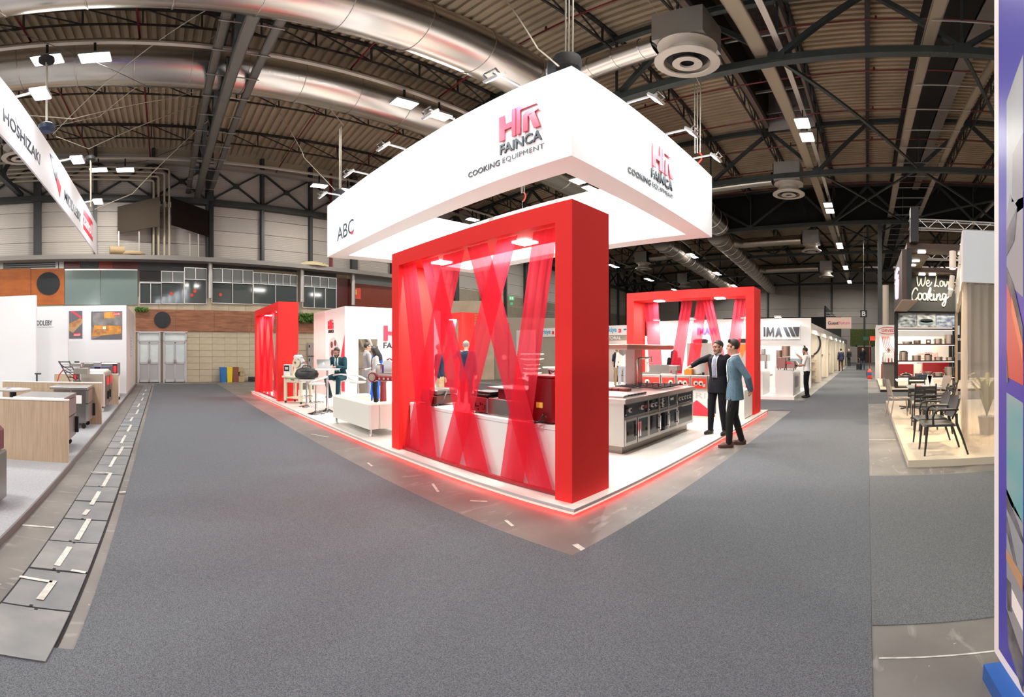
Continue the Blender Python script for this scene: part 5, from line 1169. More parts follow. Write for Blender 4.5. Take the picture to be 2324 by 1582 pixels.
arm_chair(1.02, 6.42, PI/2+.05, 'black resin armchair nearest the viewer on the beige platform')
arm_chair(1.0, 6.98, PI/2+.1, 'black resin armchair just behind the nearest one')
def slat_chair(x, y, rz, label, m_=blk_ch, solid=False, arms=False):
    t = thing('garden_chair', label, 'chair', (x, y, RZ), rz)
    for k in range(5): MB().box(-.2, .2, -.2+k*.085, -.13+k*.085, .43+(.005 if k == 4 else 0), .45).build('seat_slat', m_, t)
    if solid: MB().prism([(-.2, 0), (.2, 0), (.19, .36), (-.19, .36)], (0, -.22, .5), (1, 0, 0), (0, -.2, .98), (0, .015, 0)).build('backrest', m_, t)
    else:
        for k in range(4): MB().box(-.2, .2, -.235-k*.02, -.215-k*.02, .52+k*.085, .575+k*.085).build('back_slat', m_, t)
    for sx in (-1, 1):
        MB().tube([(sx*.21, .23, 0), (sx*.2, .2, .38), (sx*.19, .17, .44), (sx*.19, -.18, .44)], .014, 8).build('leg', m_, t, smooth=True)
        MB().tube([(sx*.22, -.28, 0), (sx*.205, -.2, .42), (sx*.2, -.24, .6), (sx*.19, -.32, .88)], .014, 8).build('leg', m_, t, smooth=True)
    if arms:
        for sx in (-1, 1): MB().tube([(sx*.24, .2, .44), (sx*.25, .2, .62), (sx*.24, .1, .65), (sx*.22, -.22, .66)], .013, 8).build('armrest', m_, t, smooth=True)
    return t
slat_chair(1.08, 8.55, 0, 'dark slatted garden chair with its back to the viewer, before the first table')
slat_chair(1.55, 9.3, PI/2, 'black slatted garden chair side on, right of the first table')
slat_chair(.72, 9.9, -PI/2+.2, 'grey solid-backed chair at the left of the first table', gr_ch, True)
slat_chair(1.2, 8.0, PI/2+.1, 'black bent-tube garden chair with slatted seat beside the armchairs', blk_ch, False, True)
slat_chair(1.2, 10.6, PI, 'black garden chair facing the viewer behind the first table')
slat_chair(1.75, 11.2, PI/2+.3, 'tan garden chair at the back by the curtain cube', tn_ch, True)
def tabl(x, y, label, m_, s_=.36, h=.74):
    t = thing('garden_table', label, 'table', (x, y, RZ))
    MB().rbox(-s_, s_, -s_, s_, h-.03, h, .012).build('table_top', m_, t); MB().cyl((0, 0, .02), (0, 0, h-.03), .035, 12).build('column', dsteel, t, smooth=True)
    MB().bar((-.25, -.25, .015), (.25, .25, .015), .04, .03).build('foot', dsteel, t); MB().bar((-.25, .25, .015), (.25, -.25, .015), .04, .03).build('foot', dsteel, t)
    return t
tabl(1.2, 9.5, 'dark square garden table with a red leaflet among the chairs', mat('slate_top', (.2, .22, .24), .3)); tabl(1.1, 11.6, 'white square garden table farther back on the beige platform', white)
t = thing('leaflet', 'red and white leaflet on the dark garden table', 'leaflet', (1.1, 9.4, RZ+.74)); MB().box(-.12, .05, -.08, .06, 0, .004).build('sheet', zred, t); MB().box(.05, .2, -.05, .1, 0, .004).build('sheet', white, t)
t = thing('menu_stand', 'small white folded menu stand on the dark garden table', 'menu', (1.35, 9.65, RZ+.74))
for s_ in (-1, 1): MB().bar((s_*.05, 0, 0), (0, 0, .22), .01, .1).build('card', white, t)
t = thing('paper_bag', 'navy paper bag on the white garden table', 'bag', (1.4, 11.5, RZ+.74)); MB().rbox(-.12, .12, -.06, .06, 0, .14, .01).build('bag_body', mat('bag_navy', (.02, .04, .07), .6), t); MB().tube([(-.05, 0, .14), (-.04, 0, .22), (.04, 0, .22), (.05, 0, .14)], .006, 5).build('handle', tn_ch, t)
# ================================================================== black cookware stand behind the terrace
bz = thing('stand_platform', 'pale platform with a black edge under the cookware shelf', 'platform', (3.4, 20.2, 0))
MB().box(-2.9, 4, -3.1, 3.5, 0, .1).build('deck', sand, bz); MB().box(-2.906, 4, -3.106, -3.1, 0, .09).build('edge_trim', black, bz); MB().box(-2.906, -2.9, -3.1, 3.5, 0, .09).build('edge_trim', black, bz)
sign_b = mat('sign_black', (.022, .024, .022), .6); brown = mat('brown_laminate', (.07, .035, .025), .45)
t = thing('canopy_sign', 'black canopy sign box with cream handwritten lettering', 'sign', (1.1, 17.6, 3.15))
MB().box(.0, 3.2, 0, .12, 0, 1.58).build('rear_panel', sign_b, t); MB().box(-.05, .1, -4.0, 0, 0, 1.58).build('side_panel', mat('brown_side', (.085, .055, .045), .5), t); MB().box(.1, .24, -4.02, -3.9, 0, 1.58).build('corner_post', mat('post_teal', (.02, .03, .03), .5), t)
MB().box(-.05, .45, -4.0, .0, -.02, 0).build('soffit', mat('soffit_pale', (.5, .38, .3), .6), t)
MB().box(.1, 4.2, -4.0, -3.2, 1.6, 1.78).build('front_beam', brown, t); MB().box(.1, 4.2, -.9, -.0, 1.42, 1.6).build('rear_beam', brown, t); MB().box(.1, .9, -3.2, -.9, 1.55, 1.62).build('side_beam', mat('beam_tan', (.22, .17, .12), .5), t)
# hand-lettered words as thick brush strokes
sgl = mat('sign_letters', (.95, .9, .66), .5, emit=.2, emitcol=(1, .93, .68))
def stroke(pts, w_, org, sc, parent):
    P = [Vector((org[0]+x*sc, -.03, org[1]+y*sc)) for x, y in pts]; q = []
    n = len(P)
    for i in range(n-1):
        p0, p1, p2, p3 = P[max(i-1, 0)], P[i], P[i+1], P[min(i+2, n-1)]
        for k in range(5):
            s = k/5; q.append(.5*((2*p1)+(-p0+p2)*s+(2*p0-5*p1+4*p2-p3)*s*s+(-p0+3*p1-3*p2+p3)*s**3))
    q.append(P[-1]); MB().tube(q, w_*sc, 6).build('letter_stroke', sgl, parent)
W_ = [[(0, .95), (.02, .5), (.12, .05), (.28, .3), (.38, .75), (.4, .3), (.52, .05), (.72, .35), (.8, .95)]]
e_ = [[(0, .3), (.25, .35), (.28, .55), (.15, .62), (.03, .4), (.08, .1), (.25, .05), (.45, .25), (.52, .45)]]
L_ = [[(.18, 1.05), (.12, .5), (.0, .05), (.2, .12), (.42, .02)]]
o_ = [[(.2, .6), (.05, .5), (.02, .2), (.15, .05), (.3, .2), (.28, .48), (.18, .58), (.36, .5)]]
v_ = [[(.0, .55), (.08, .2), (.15, .05), (.28, .3), (.32, .55), (.4, .48)]]
C_ = [[(.5, .8), (.4, 1.0), (.2, .85), (.02, .35), (.1, .05), (.3, .02), (.5, .25)]]
k_ = [[(.0, .0), (.06, .6), (.22, 1.05), (.24, .8), (.08, .4)], [(.08, .3), (.28, .55), (.3, .38), (.14, .28), (.3, .02), (.45, .12)]]
i_ = [[(.05, .55), (.04, .2), (.1, .03), (.24, .2)], [(.08, .78), (.09, .8)]]
n_ = [[(.0, .0), (.05, .55), (.08, .3), (.22, .56), (.3, .4), (.28, .1), (.36, .04), (.46, .2)]]
g_ = [[(.3, .5), (.12, .58), (.02, .3), (.14, .08), (.3, .4), (.32, .55), (.3, -.1), (.15, -.42), (.02, -.3), (.2, -.02), (.5, .3), (.6, .42)]]
def word(ls, org, sc, wts):
    x = 0
    for l, adv in ls:
        for s_ in l: stroke([(x+a, b_) for a, b_ in s_], wts, org, sc, t)
        x += adv
word(((W_, .86), (e_, .8), (L_, .5), (o_, .4), (v_, .42), (e_, .5)), (.85, .98), .42, .058)
word(((C_, .52), (o_, .38), (o_, .4), (k_, .44), (i_, .27), (n_, .44), (g_, .4)), (.62, .42), .5, .058)
sg = mat('side_sign_pink', (.9, .5, .75), .5, emit=1.5)
for a in ([(.0, 1.3), (.5, 1.45), (1.1, 1.35), (1.4, 1.2)], [(.2, .9), (.5, .2), (1.2, .25), (1.3, .8), (.8, .95), (.4, .7)], [(.3, 1.1), (.9, 1.0), (1.5, .95)]):
    MB().tube([(-.07, -2.9+u, .1+z*.8) for u, z in a], .05, 6).build('side_letter', sg, t)
for k, (x, y, z) in enumerate(((.6, -3.6, 1.58), (1.9, -3.6, 1.58), (.55, -2.4, 1.54), (.5, -1.6, 1.54), (1.0, -.45, 1.4), (1.4, -.45, 1.4), (2.4, -3.6, 1.58))):
    MB().box(x-.12, x+.12, y-.08, y+.08, z-.02, z+.01).build('panel_lamp', lamp_e, t)
area_light('cookware_lamp', (2.9, 16.4, 4.5), (1, .3), 130, color=(1, .88, .7)); area_light('cookware_lamp', (2.3, 19.5, 4.0), (1, .3), 120, color=(1, .88, .7))
for k, (y, z, x0, x1) in enumerate(((13.3, 5.35, 1.25, 4.0), (17.2, 5.2, 1.9, 4.5))):
    tq_ = thing('lighting_truss', 'aluminium lattice truss above the black canopy sign, %s' % ('nearer' if k == 0 else 'farther'), 'truss', (x0, y, z))
    for dy, dz in ((0, 0), (.25, 0), (0, .28), (.25, .28)): MB().cyl((0, dy, dz), (x1-x0, dy, dz), .025, 8).build('truss_chord', alu, tq_)
    nn = int((x1-x0)/.28)
    for i in range(nn): MB().bar((i*.28, 0, .28*(i % 2)), (i*.28+.28, 0, .28*((i+1) % 2)), .016).build('truss_brace', alu, tq_)
MB().box(1.28, 1.52, 13.25, 13.6, 4.9, 6.0).build('speaker_case', black, label='black box hanging at the end of the upper truss', cat='speaker')
# shelf rack
sh_ = thing('shelf_rack', 'tall black display rack with lit shelves of cookware', 'shelf', (2.35, 17.79, .1))
for x in (-1.2, 1.2):
    for y in (-.04, .4): MB().box(x-.06, x+.06, y-.04, y+.04, 0, 3.05).build('post', black, sh_)
MB().box(-1.2, 1.2, -.06, .0, 2.97, 3.05).build('top_rail', black, sh_); MB().box(-1.2, 1.2, -.06, .44, .0, .06).build('bottom_rail', black, sh_)
for z in (2.36, 1.76, 1.09, .45):
    MB().box(-1.2, 1.2, -.04, .44, z-.05, z).build('shelf_board', brown, sh_); MB().box(-1.14, 1.14, .0, .03, z-.07, z-.052).build('shelf_light', mat('shelf_glow', (1, .95, .85), .5, emit=3), sh_)
pan_ph = [mat('photo_%s' % c, a, .4, noise=(b_, 5, 5, (1, 1, 2))) for c, a, b_ in (('cold', (.5, .58, .62), (.03, .035, .04)), ('pan', (.55, .6, .62), (.05, .05, .05)), ('blue', (.1, .13, .22), (.5, .55, .6)))]
for k in range(3): MB().box(-1.15+k*.77, -.4+k*.77, -.05, -.02, 2.42, 2.96).build('photo_panel', pan_ph[k], sh_)
flat('pan_picture', [circ(0, .2, .28, 24, .08), [(-.3, .2), (-.25, .05), (.25, .05), (.3, .2)]], mat('pan_teal', (.2, .27, .28), .4), (0, -.055, 2.48), (1, 0, 0), (0, 0, 1), sh_); flat('pan_inner', [circ(0, .22, .24, 24, .05)], black, (0, -.06, 2.48), (1, 0, 0), (0, 0, 1), sh_)
pot_m = mat('pot_steel', (.62, .57, .5), .3, 1.0)
def pot(x, z, r, h, label, lid=False, handles=True):
    t = thing('cooking_pot', label, 'pot', (2.35+x, 17.99, .1+z))
    MB().lathe([(r*.95, 0), (r, .01), (r, h), (r+.01, h+.006)], 20).build('pot_body', pot_m, t, smooth=True)
    if handles:
        for s_ in (-1, 1): MB().tube([(s_*r, -.04, h*.7), (s_*(r+.04), -.03, h*.72), (s_*(r+.04), .03, h*.72), (s_*r, .04, h*.7)], .008, 6).build('handle', chrome, t)
    if lid: MB().lathe([(r+.012, h), (r*.7, h+.04), (.03, h+.055), (.025, h+.09)], 20).build('lid', chrome, t, smooth=True)
for x, z, r, h, lb in ((-.75, 1.76, .2, .09, 'shallow steel pan at the left of the top shelf'), (-.35, 1.76, .15, .14, 'low steel pot second on the top shelf'), (.5, 1.76, .17, .2, 'medium steel pot right of the small sign on the top shelf'), (.95, 1.76, .19, .36, 'tallest steel stock pot at the right of the top shelf'),
                       (-.9, 1.09, .18, .34, 'tall lidded steel stock pot at the left of the middle shelf'), (-.38, 1.09, .18, .2, 'steel pot second on the middle shelf'), (.1, 1.09, .16, .22, 'steel pot with raised lid in the middle of the middle shelf'), (.52, 1.09, .17, .14, 'low steel saucepan fourth on the middle shelf'), (1.0, 1.09, .17, .12, 'low steel pan at the right of the middle shelf'),
                       (-.8, .45, .22, .07, 'wide shallow pan with lid at the left of the bottom shelf'), (-.3, .45, .14, .12, 'small steel pot on the bottom shelf'), (.1, .45, .15, .17, 'steel pot in the middle of the bottom shelf'), (.52, .45, .2, .14, 'wide steel pot on the bottom shelf'), (.98, .45, .2, .36, 'tall steel stock pot at the right of the bottom shelf')):
    pot(x, z, r, h, lb, lid='lid' in lb)
t = thing('price_sign', 'small dark square sign between pots on the top shelf', 'sign', (2.45, 17.92, .1+1.76)); MB().box(-.1, .1, 0, .02, 0, .18).build('sign_face', brown, t); MB().box(-.05, .05, -.004, 0, .05, .13).build('sign_mark', white, t)
MB().rbox(1.5, 1.62, 17.9, 18.02, .56, .68, .01).build('teal_cup', mat('cup_teal', (.02, .3, .32), .4), label='teal cup on the bottom shelf of the rack', cat='cup')
# ------------------------------------------------------------------ stands seen behind the rack
warm_w = mat('warm_white_wall', (.86, .8, .7), .55)
t = thing('brand_stand', 'white stand with red oval logos and a red counter behind the rack', 'booth', (1.6, 24.0, 0))
MB().box(-1.15, 3.4, 1.5, 1.56, 0, 2.9).build('rear_wall', warm_w, t); MB().box(-1.15, -.95, .0, .12, 0, 2.35).build('front_post', stand_w, t); MB().box(-1.15, 3.4, .0, .12, 2.35, 2.95).build('fascia', stand_w, t)
MB().box(-.85, .9, .2, .7, 0, .85).build('counter', mat('counter_red', (.35, .012, .02), .4), t); MB().box(1.4, 3, .2, .7, 0, .95).build('counter', MATS['counter_red'], t); MB().rbox(-.8, -.3, .25, .65, .85, 1.25, .03).build('vacuum_packer', steel_lt, t); MB().box(-.8, -.3, .23, .25, 1.25, 1.5).build('lid_glass', mat('pale_glass', (.5, .62, .62), .1), t)
flat('oval_logo', [[(.55*cos(a), .2*sin(a)) for a in [.4+i*.12 for i in range(22)]]+[(.5*cos(a), .14*sin(a)+.02) for a in [.4+i*.12 for i in range(21, -1, -1)]], [(.55*cos(a), .2*sin(a)) for a in [3.6+i*.12 for i in range(22)]]+[(.5*cos(a), .14*sin(a)-.02) for a in [3.6+i*.12 for i in range(21, -1, -1)]]], zred, (-.5, -.005, 2.65), (1, 0, 0), (0, 0, 1), t)
lettering('ORVED', .7, .15, zred, (-.85, -.006, 2.58), (1, 0, 0), (0, 0, 1), t, bold=.015); lettering('ORVED', .5, .1, zred, (-.15, 1.49, 2.0), (1, 0, 0), (0, 0, 1), t)
for k in range(5): MB().tube([(-.75+k*.09, 1.48, 2.4), (-.7+k*.1, 1.48, 1.9), (-.45+k*.12, 1.48, 1.5), (-.5+k*.14, 1.48, 1.0)], .018, 5).build('red_wave', zred, t)
MB().box(1.2, 2.4, 1.47, 1.5, .9, 1.5).build('red_poster', mat('poster_red_white', (.85, .2, .16), .5, noise=((.95, .8, .75), 3, 2, (1, 1, 5))), t)
area_light('stand_lamp', (2.6, 24.6, 2.8), (1.5, .2), 90, color=(1, .88, .72)); area_light('stand_lamp', (1.2, 24.8, 2.3), (.6, .2), 50, color=(1, .85, .7))
t = thing('coffee_stand', 'dark panel stand with a coffee machine behind the rack at right', 'booth', (4.6, 22.6, 0))
MB().box(-.45, .6, 0, .1, 0, 2.4).build('panel', black, t); lettering('cocer', .5, .12, white, (-.2, -.005, 2.1), (1, 0, 0), (0, 0, 1), t, bold=.02); MB().rbox(-.3, .5, -.5, -.05, 1.1, 1.5, .05).build('coffee_machine', steel, t); MB().box(-.3, .5, -.5, -.05, 0, 1.1).build('counter', black, t)
t = thing('checkout_counter', 'dark counter with small goods left of the rack', 'counter', (.95, 18.9, .1)); MB().box(-.3, .3, -.3, .5, 0, .95).build('counter_body', mat('counter_taupe', (.2, .17, .15), .5), t); MB().box(-.34, .34, -.34, .54, .95, 1.0).build('counter_top', brown, t)
for k in range(4): MB().lathe([(.03, 1.0), (.035, 1.12), (.02, 1.18)], 10, (-.2+k*.13, -.2, 0)).build('bottle', (white, zred, tn_ch, black)[k], t)
# fire point
t = thing('fire_extinguisher', 'red and blue labelled extinguisher with a tall sign pole in the right aisle', 'extinguisher', (.12, 25.4, 0))
MB().lathe([(.12, 0), (.13, .03), (.13, .42), (.08, .5), (.04, .55)], 18).build('bottle', sgn, t, smooth=True); MB().lathe([(.132, .18), (.132, .36)], 18, cap=False).build('label_band', mat('label_blue', (.05, .1, .3), .5), t); MB().cyl((0, 0, .55), (0, 0, 2.15), .014, 8).build('sign_pole', dred, t); MB().tube([(.05, 0, .55), (-.14, 0, .5), (-.17, 0, .25), (-.14, 0, .1)], .02, 6).build('hose', black, t, smooth=True)
MB().box(.02, .3, -.02, .02, 2.15, 2.4).build('sign_plate', sgn, t); MB().box(-.36, -.03, -.02, .02, 2.17, 2.37).build('exit_plate', mat('exit_dark_green', (.0, .06, .03), .5), t); MB().cyl((0, 0, 0), (0, 0, .02), .2, 20).build('base', dred, t)
# ================================================================== pasta-machine stand on the left of the right aisle
t = thing('stand_platform', 'low white platform of the pasta machine stand', 'platform', (-7, 16.5, 0)); MB().box(-5, 4.66, -2.3, 1.4, 0, .1).build('deck', white, t)
bw = thing('brand_wall', 'white wall with raised dark letters and slanted bars', 'wall', (-6.5, 17.6, .1)); MB().box(-2.9, 4.27, 0, .1, 0, 2.78).build('wall_panel', white, bw)
x0, zb_ = PY(1727, 770, 17.5); x1, zt_ = PY(1816, 738, 17.5)
MB().box(x0-.2+6.5, x1+6.5, -.12, 0, zb_-.1, zt_-.1).build('sign_box', white, bw)
lx = PY(1733, 750, 17.45)[0]+6.5; lw = PY(1775, 750, 17.45)[0]+6.5-lx
kx = lw/1.06; flat('raised_letter', [[(x*kx, y) for x, y in q] for q in [[(0, 0), (.1, 0), (.1, .38), (0, .38)], [(.16, 0), (.26, 0), (.28, .2), (.36, .03), (.42, .03), (.52, .22), (.52, 0), (.62, 0), (.6, .38), (.5, .38), (.39, .17), (.29, .38), (.19, .38)], [(.66, 0), (.78, 0), (.8, .08), (.92, .08), (.94, 0), (1.06, 0), (.92, .38), (.8, .38)]]], lg_dk, (lx, -.13, zb_), (1, 0, 0), (0, 0, 1), bw, .02)
for k in range(3): 
    xx = lx+lw+.02+k*.2; flat('slanted_bar', [[(0, .38), (.15, .38), (.32, 0), (.17, 0)]] if k < 2 else [[(0, .38), (.28, .38), (.24, 0), (.16, 0)]], lg_dk, (xx, -.13, zb_), (1, 0, 0), (0, 0, 1), bw, .02)
lx2 = PY(1580, 750, 17.45)[0]+6.5
lettering('IMAW', .9, .3, mat('sign_violet', (.2, .1, .5), .5), (lx2, -.02, 2.15), (1, 0, 0), (0, 0, 1), bw, bold=.02)
for x, wn in ((-2.3, 'leftmost'), (-.6, 'second'), (1.6, 'third'), (3.0, 'rightmost')):
    l_ = thing('wall_lamp', 'small lamp on top of the pasta stand wall, '+wn, 'lamp', (x-6.5, 17.3, 2.9), 0, 'lamps on the pasta stand wall'); MB().rbox(-.14, .14, -.1, .1, 0, .06, .01).build('lamp_housing', alu, l_); MB().box(-.12, .12, -.08, .08, -.01, 0).build('lamp_lens', lamp_e, l_); MB().bar((0, .1, .02), (0, .3, -.02), .02).build('arm', alu, l_)
    area_light('wall_lamp', (x-6.5, 17.2, 2.85), (.3, .2), 45, color=(1, .94, .86), target=(x-6.5, 16.9, 0))
def rcounter(label, x0, x1, y0, y1, side=False):
    t = thing('rounded_counter', label, 'counter', ((x0+x1)/2, (y0+y1)/2, .1)); w_, d = (x1-x0)/2, (y1-y0)/2; r = .16; H = .84
    pr = [(-w_, 0), (w_, 0)]+[(w_-r+r*cos(a), H-r+r*sin(a)) for a in [i*PI/12 for i in range(7)]]+[(-w_+r-r*sin(a), H-r+r*cos(a)) for a in [i*PI/12 for i in range(7)]]
    MB().prism(pr, (0, -d, 0), (1, 0, 0), (0, 0, 1), (0, 2*d, 0)).build('counter_body', lacq, t, smooth=True)
    if side: flat('side_picture', [rect(-.45, .25, .35, .62)], mat('picture_blue_grey', (.2, .23, .3), .4, noise=((.5, .5, .52), 6, 3, (3, 3, .4))), (w_+.002, 0, 0), (0, 1, 0), (0, 0, 1), t)
    return t
rcounter('white rounded counter with a blue picture where the man in a white polo works', -2.98, -2.4, 14.35, 15.9, True); rcounter('white rounded counter half hidden behind the rear red portal', -4.3, -3.45, 14.5, 15.6)
t = thing('pasta_machine', 'brownish steel pasta machine on the rounded counter', 'machine', (-2.75, 14.9, .94))
MB().rbox(-.26, .05, -.25, .25, .06, .42, .02).build('gear_case', mat('brown_metal', (.3, .22, .2), .35, .8), t); MB().rbox(.05, .36, -.2, .2, .06, .3, .02).build('roller_block', steel, t)
for k in range(3): MB().cyl((.08+k*.09, -.22, .24), (.08+k*.09, .22, .24), .04, 12).build('roller', chrome, t)
for x in (-.22, 0, .3):
    for y in (-.18, .18): MB().cyl((x, y, 0), (x, y, .06), .015, 8).build('foot', rubber, t)
MB().prism([(.36, .3), (.5, .12), (.5, .1), (.36, .2)], (0, -.15, 0), (1, 0, 0), (0, 0, 1), (0, .3, 0)).build('chute', steel, t); MB().rbox(-.1, .15, -.1, .1, .42, .46, .01).build('top_plate', steel_lt, t)
t = thing('dough_hopper', 'tall bronze cylinder machine behind the pasta machine', 'machine', (-3.1, 16.3, .1)); MB().box(-.25, .3, -.25, .25, 0, .95).build('stand', lacq, t); MB().cyl((.1, 0, .95), (.1, 0, 1.65), .17, 18).build('hopper', mat('bronze_drum', (.42, .32, .26), .35, .8), t, smooth=True); MB().cyl((-.16, 0, .95), (-.16, 0, 1.5), .1, 14).build('motor', mat('bronze_drum', (.42, .32, .26), .35, .8), t, smooth=True); MB().rbox(.3, .7, -.2, .2, .9, 1.2, .02).build('side_unit', mat('steel_blue', (.35, .45, .5), .4, .5), t)
t = thing('dough_sheeter', 'steel dough sheeter on a stand left of the rounded counter', 'machine', (-3.95, 16.3, .1)); MB().rbox(-.4, .3, -.3, .3, 1.1, 1.35, .02).build('body', steel_lt, t); MB().box(-.35, .4, -.25, .25, .55, .6).build('tray', steel, t)
for x in (-.3, .2): MB().box(x-.03, x+.03, -.1, .1, 0, 1.1).build('leg', steel, t)
MB().rbox(-.3, -.1, -.2, .0, 1.35, 1.5, .02).build('orange_hopper', mat('orange_case', (.8, .25, .03), .5), t); MB().cyl((.1, 0, 1.35), (.1, 0, 1.55), .09, 12).build('drum', galv, t)
for k, (x, lb) in enumerate(((-5.05, 'left'), (-3.9, 'right'))):
    t = thing('juice_machine', 'grey cabinet with an orange pennant, the %s one behind the rear portal' % lb, 'machine', (PY(1590 if k == 0 else 1690, 800, 14.9)[0], 14.9, .1)); MB().box(-.4, .4, -.3, .3, 0, 1.75).build('cabinet', mat('cabinet_pale', (.55, .53, .5), .5), t); flat('pennant', [[(-.2, .1), (.2, .1), (0, -.35)]], mat('orange_case', (.8, .25, .03), .5), (0, -.305, 1.6), (1, 0, 0), (0, 0, 1), t); MB().lathe([(.25, 1.75), (.28, 1.85), (.2, 1.9)], 18).build('bowl', dsteel, t, smooth=True)
# ------------------------------------------------------------------ row of small shell stands down the aisle
post_w = mat('shell_post', (.72, .69, .66), .5); warm_in = mat('shell_inside', (.8, .72, .6), .6)
ys_ = [18.0, 22.4, 26.8, 31.4, 36.2, 41.2, 46.4, 51.5]
nm = ('with the round letter sign', 'with wooden crates', 'with tall white posts', 'beside the man in the blue shirt', 'with a pinkish glow', 'near the far man in the dark suit', 'at the far end of the row')
for k in range(7):
    a, b_ = ys_[k], ys_[k+1]; t = thing('shell_stand', 'white shell stand in the aisle row '+nm[k], 'booth', (-2.35, a, 0))
    ln = b_-a
    MB().box(-.12, 0, 0, .5, 0, 2.75).build('front_post', post_w, t); MB().box(-.1, 0, .5, ln, 2.3, 2.75).build('fascia', post_w, t); MB().box(-3.2, 0, ln-.08, ln, 0, 2.6).build('side_wall', warm_in, t); MB().box(-3.2, -3.14, 0, ln, 0, 2.6).build('rear_wall', warm_in, t)
    MB().box(-1.4, -.4, ln-1.1, ln-.4, 0, .9).build('counter', (oak, white, warm_in)[k % 3], t); MB().box(-1.5, -.3, ln-.3, ln-.1, 1.3, 1.35).build('wall_shelf', brown, t)
    if k == 0:
        lettering('S', .35, .5, lg_dk, (-1.0, ln-.09, 1.7), (1, 0, 0), (0, 0, 1), t, bold=.01)
        MB().tube([(-.5+.5*cos(q), ln-.1, 1.95+.6*sin(q)) for q in [-1.2+i*.24 for i in range(11)]], .05, 6).build('ring_sign', lg_dk, t)
        for q in range(3): MB().box(-1.3, -.2, ln-.5, ln-.2, .25+q*.4, .3+q*.4).build('crate_shelf', oak, t)
    if k < 6: area_light('shell_lamp', (-1.7, a+ln*.55, 2.5), (1.2, .2), 70, color=(1, .87, .68))
# hanging signs over the far aisle
t = thing('hanging_sign', 'pinkish hanging sign with black and magenta lettering over the far aisle', 'sign', (0, 30, 0)); xa, za = PY(1875, 746, 30); xb, zb2 = PY(1932, 720, 30)
MB().box(xa, xb, 0, .04, za, zb2).build('sign_face', mat('sign_pinkish', (.86, .62, .52), .5), t); w_ = xb-xa
lettering('Guext', w_*.42, .22, lg_dk, (xa+w_*.07, -.01, za+.27), (1, 0, 0), (0, 0, 1), t, bold=.02); lettering('Forum', w_*.43, .2, mat('sign_magenta', (.85, .12, .4), .5), (xa+w_*.5, -.01, za+.29), (1, 0, 0), (0, 0, 1), t, bold=.01)
t = thing('lighting_truss', 'thin truss over the pinkish hanging sign', 'truss', (PY(1855, 715, 30.2)[0], 30.2, PY(1855, 716, 30.2)[1]))
for dz in (0, .18): MB().cyl((0, 0, dz), (2.95, 0, dz-.05), .02, 6).build('truss_chord', galv, t)
for i in range(12): MB().bar((i*.245, 0, .18*(i % 2)), (i*.245+.245, 0, .18*((i+1) % 2)), .014).build('truss_brace', galv, t)
t = thing('aisle_sign', 'dark square sign with a white letter B over the aisle', 'sign', (0, 30.4, 0)); xa, za = PY(1952, 720, 30.4); xb, zb2 = PY(1968, 704, 30.4)
MB().box(xa, xb, 0, .05, za, zb2).build('sign_face', mat('sign_navy', (.012, .02, .035), .5), t); lettering('B', (xb-xa)*.5, (zb2-za)*.68, white, (xa+(xb-xa)*.27, -.01, za+(zb2-za)*.16), (1, 0, 0), (0, 0, 1), t, bold=.03); MB().cyl(((xa+xb)/2, .02, zb2), ((xa+xb)/2, .02, 12.35), .01, 5).build('hanger_wire', galv, t)
t = thing('black_drape', 'tall black drape behind the row of shell stands', 'drape', (-7, 48, 0)); b = MB(); b.box(-9, 4.2, 0, .1, 2.8, 5.2); b.build('drape_cloth', MATS['smoke_curtain'], t); MB().box(4.1, 4.2, -18, 0, 2.8, 4.6).build('drape_side', MATS['smoke_curtain'], t)
# square roof column beside the aisle
t = thing('hall_column', 'pale round hall column with a black steel foot of the roof beside the cookware stand', 'column', (.9, 27.4, 0)); MB().cyl((.2, 0, 0), (.2, 0, 5.6), .2, 18).build('column_shaft', mat('column_paint', (.5, .43, .35), .6), t, smooth=True); MB().box(-.27, -.02, -.1, .2, 0, 9.6).build('steel_stanchion', dsteel, t)
# ================================================================== stands behind the red stand (Türkiye row)
t = thing('national_stand', 'grey and white stand with a Türkiye fascia and red panel behind the red stand', 'booth', (-11, 17.6, 0))
xa = PY(1370, 740, 17.5)[0]+11; xb = PY(1424, 740, 17.5)[0]+11+.6
MB().box(xa-3.9, xb, 0, .1, 2.3, 2.75).build('fascia', white, t); MB().box(xa-3.9, xb, .02, .1, 2.05, 2.3).build('name_band', mat('band_taupe', (.36, .33, .28), .5), t)
def fx(px): return PY(px, 740, 17.5)[0]+11
lettering('Türkiye', .85, .3, mat('cyan_letters', (.02, .4, .65), .5), (fx(1398)-.88, -.01, 2.38), (1, 0, 0), (0, 0, 1), t, bold=.01); flat('flag', [rect(0, 0, .15, .16)], zred, (fx(1401), -.005, 2.42), (1, 0, 0), (0, 0, 1), t); flat('flag_mark', [circ(.06, .08, .04, 14)], white, (fx(1401), -.01, 2.42), (1, 0, 0), (0, 0, 1), t)
flat('crescent_gap', [circ(.075, .08, .03, 14)], zred, (fx(1401), -.014, 2.42), (1, 0, 0), (0, 0, 1), t)
flat('blue_mark', [circ(.05, .05, .06, 14, .035), circ(.12, .06, .05, 14, .03)], mat('cyan_letters', (.02, .4, .65), .5), (fx(1413), -.005, 2.5), (1, 0, 0), (0, 0, 1), t); lettering('PASTORAL', 1.1, .15, white, (fx(1407)-1.1, -.0, 2.1), (1, 0, 0), (0, 0, 1), t, bold=.02)
lettering('Türkiye', .85, .3, MATS['cyan_letters'], (fx(1248)-.88, -.01, 2.38), (1, 0, 0), (0, 0, 1), t, bold=.01); flat('flag', [rect(0, 0, .15, .16)], zred, (fx(1250), -.005, 2.42), (1, 0, 0), (0, 0, 1), t)
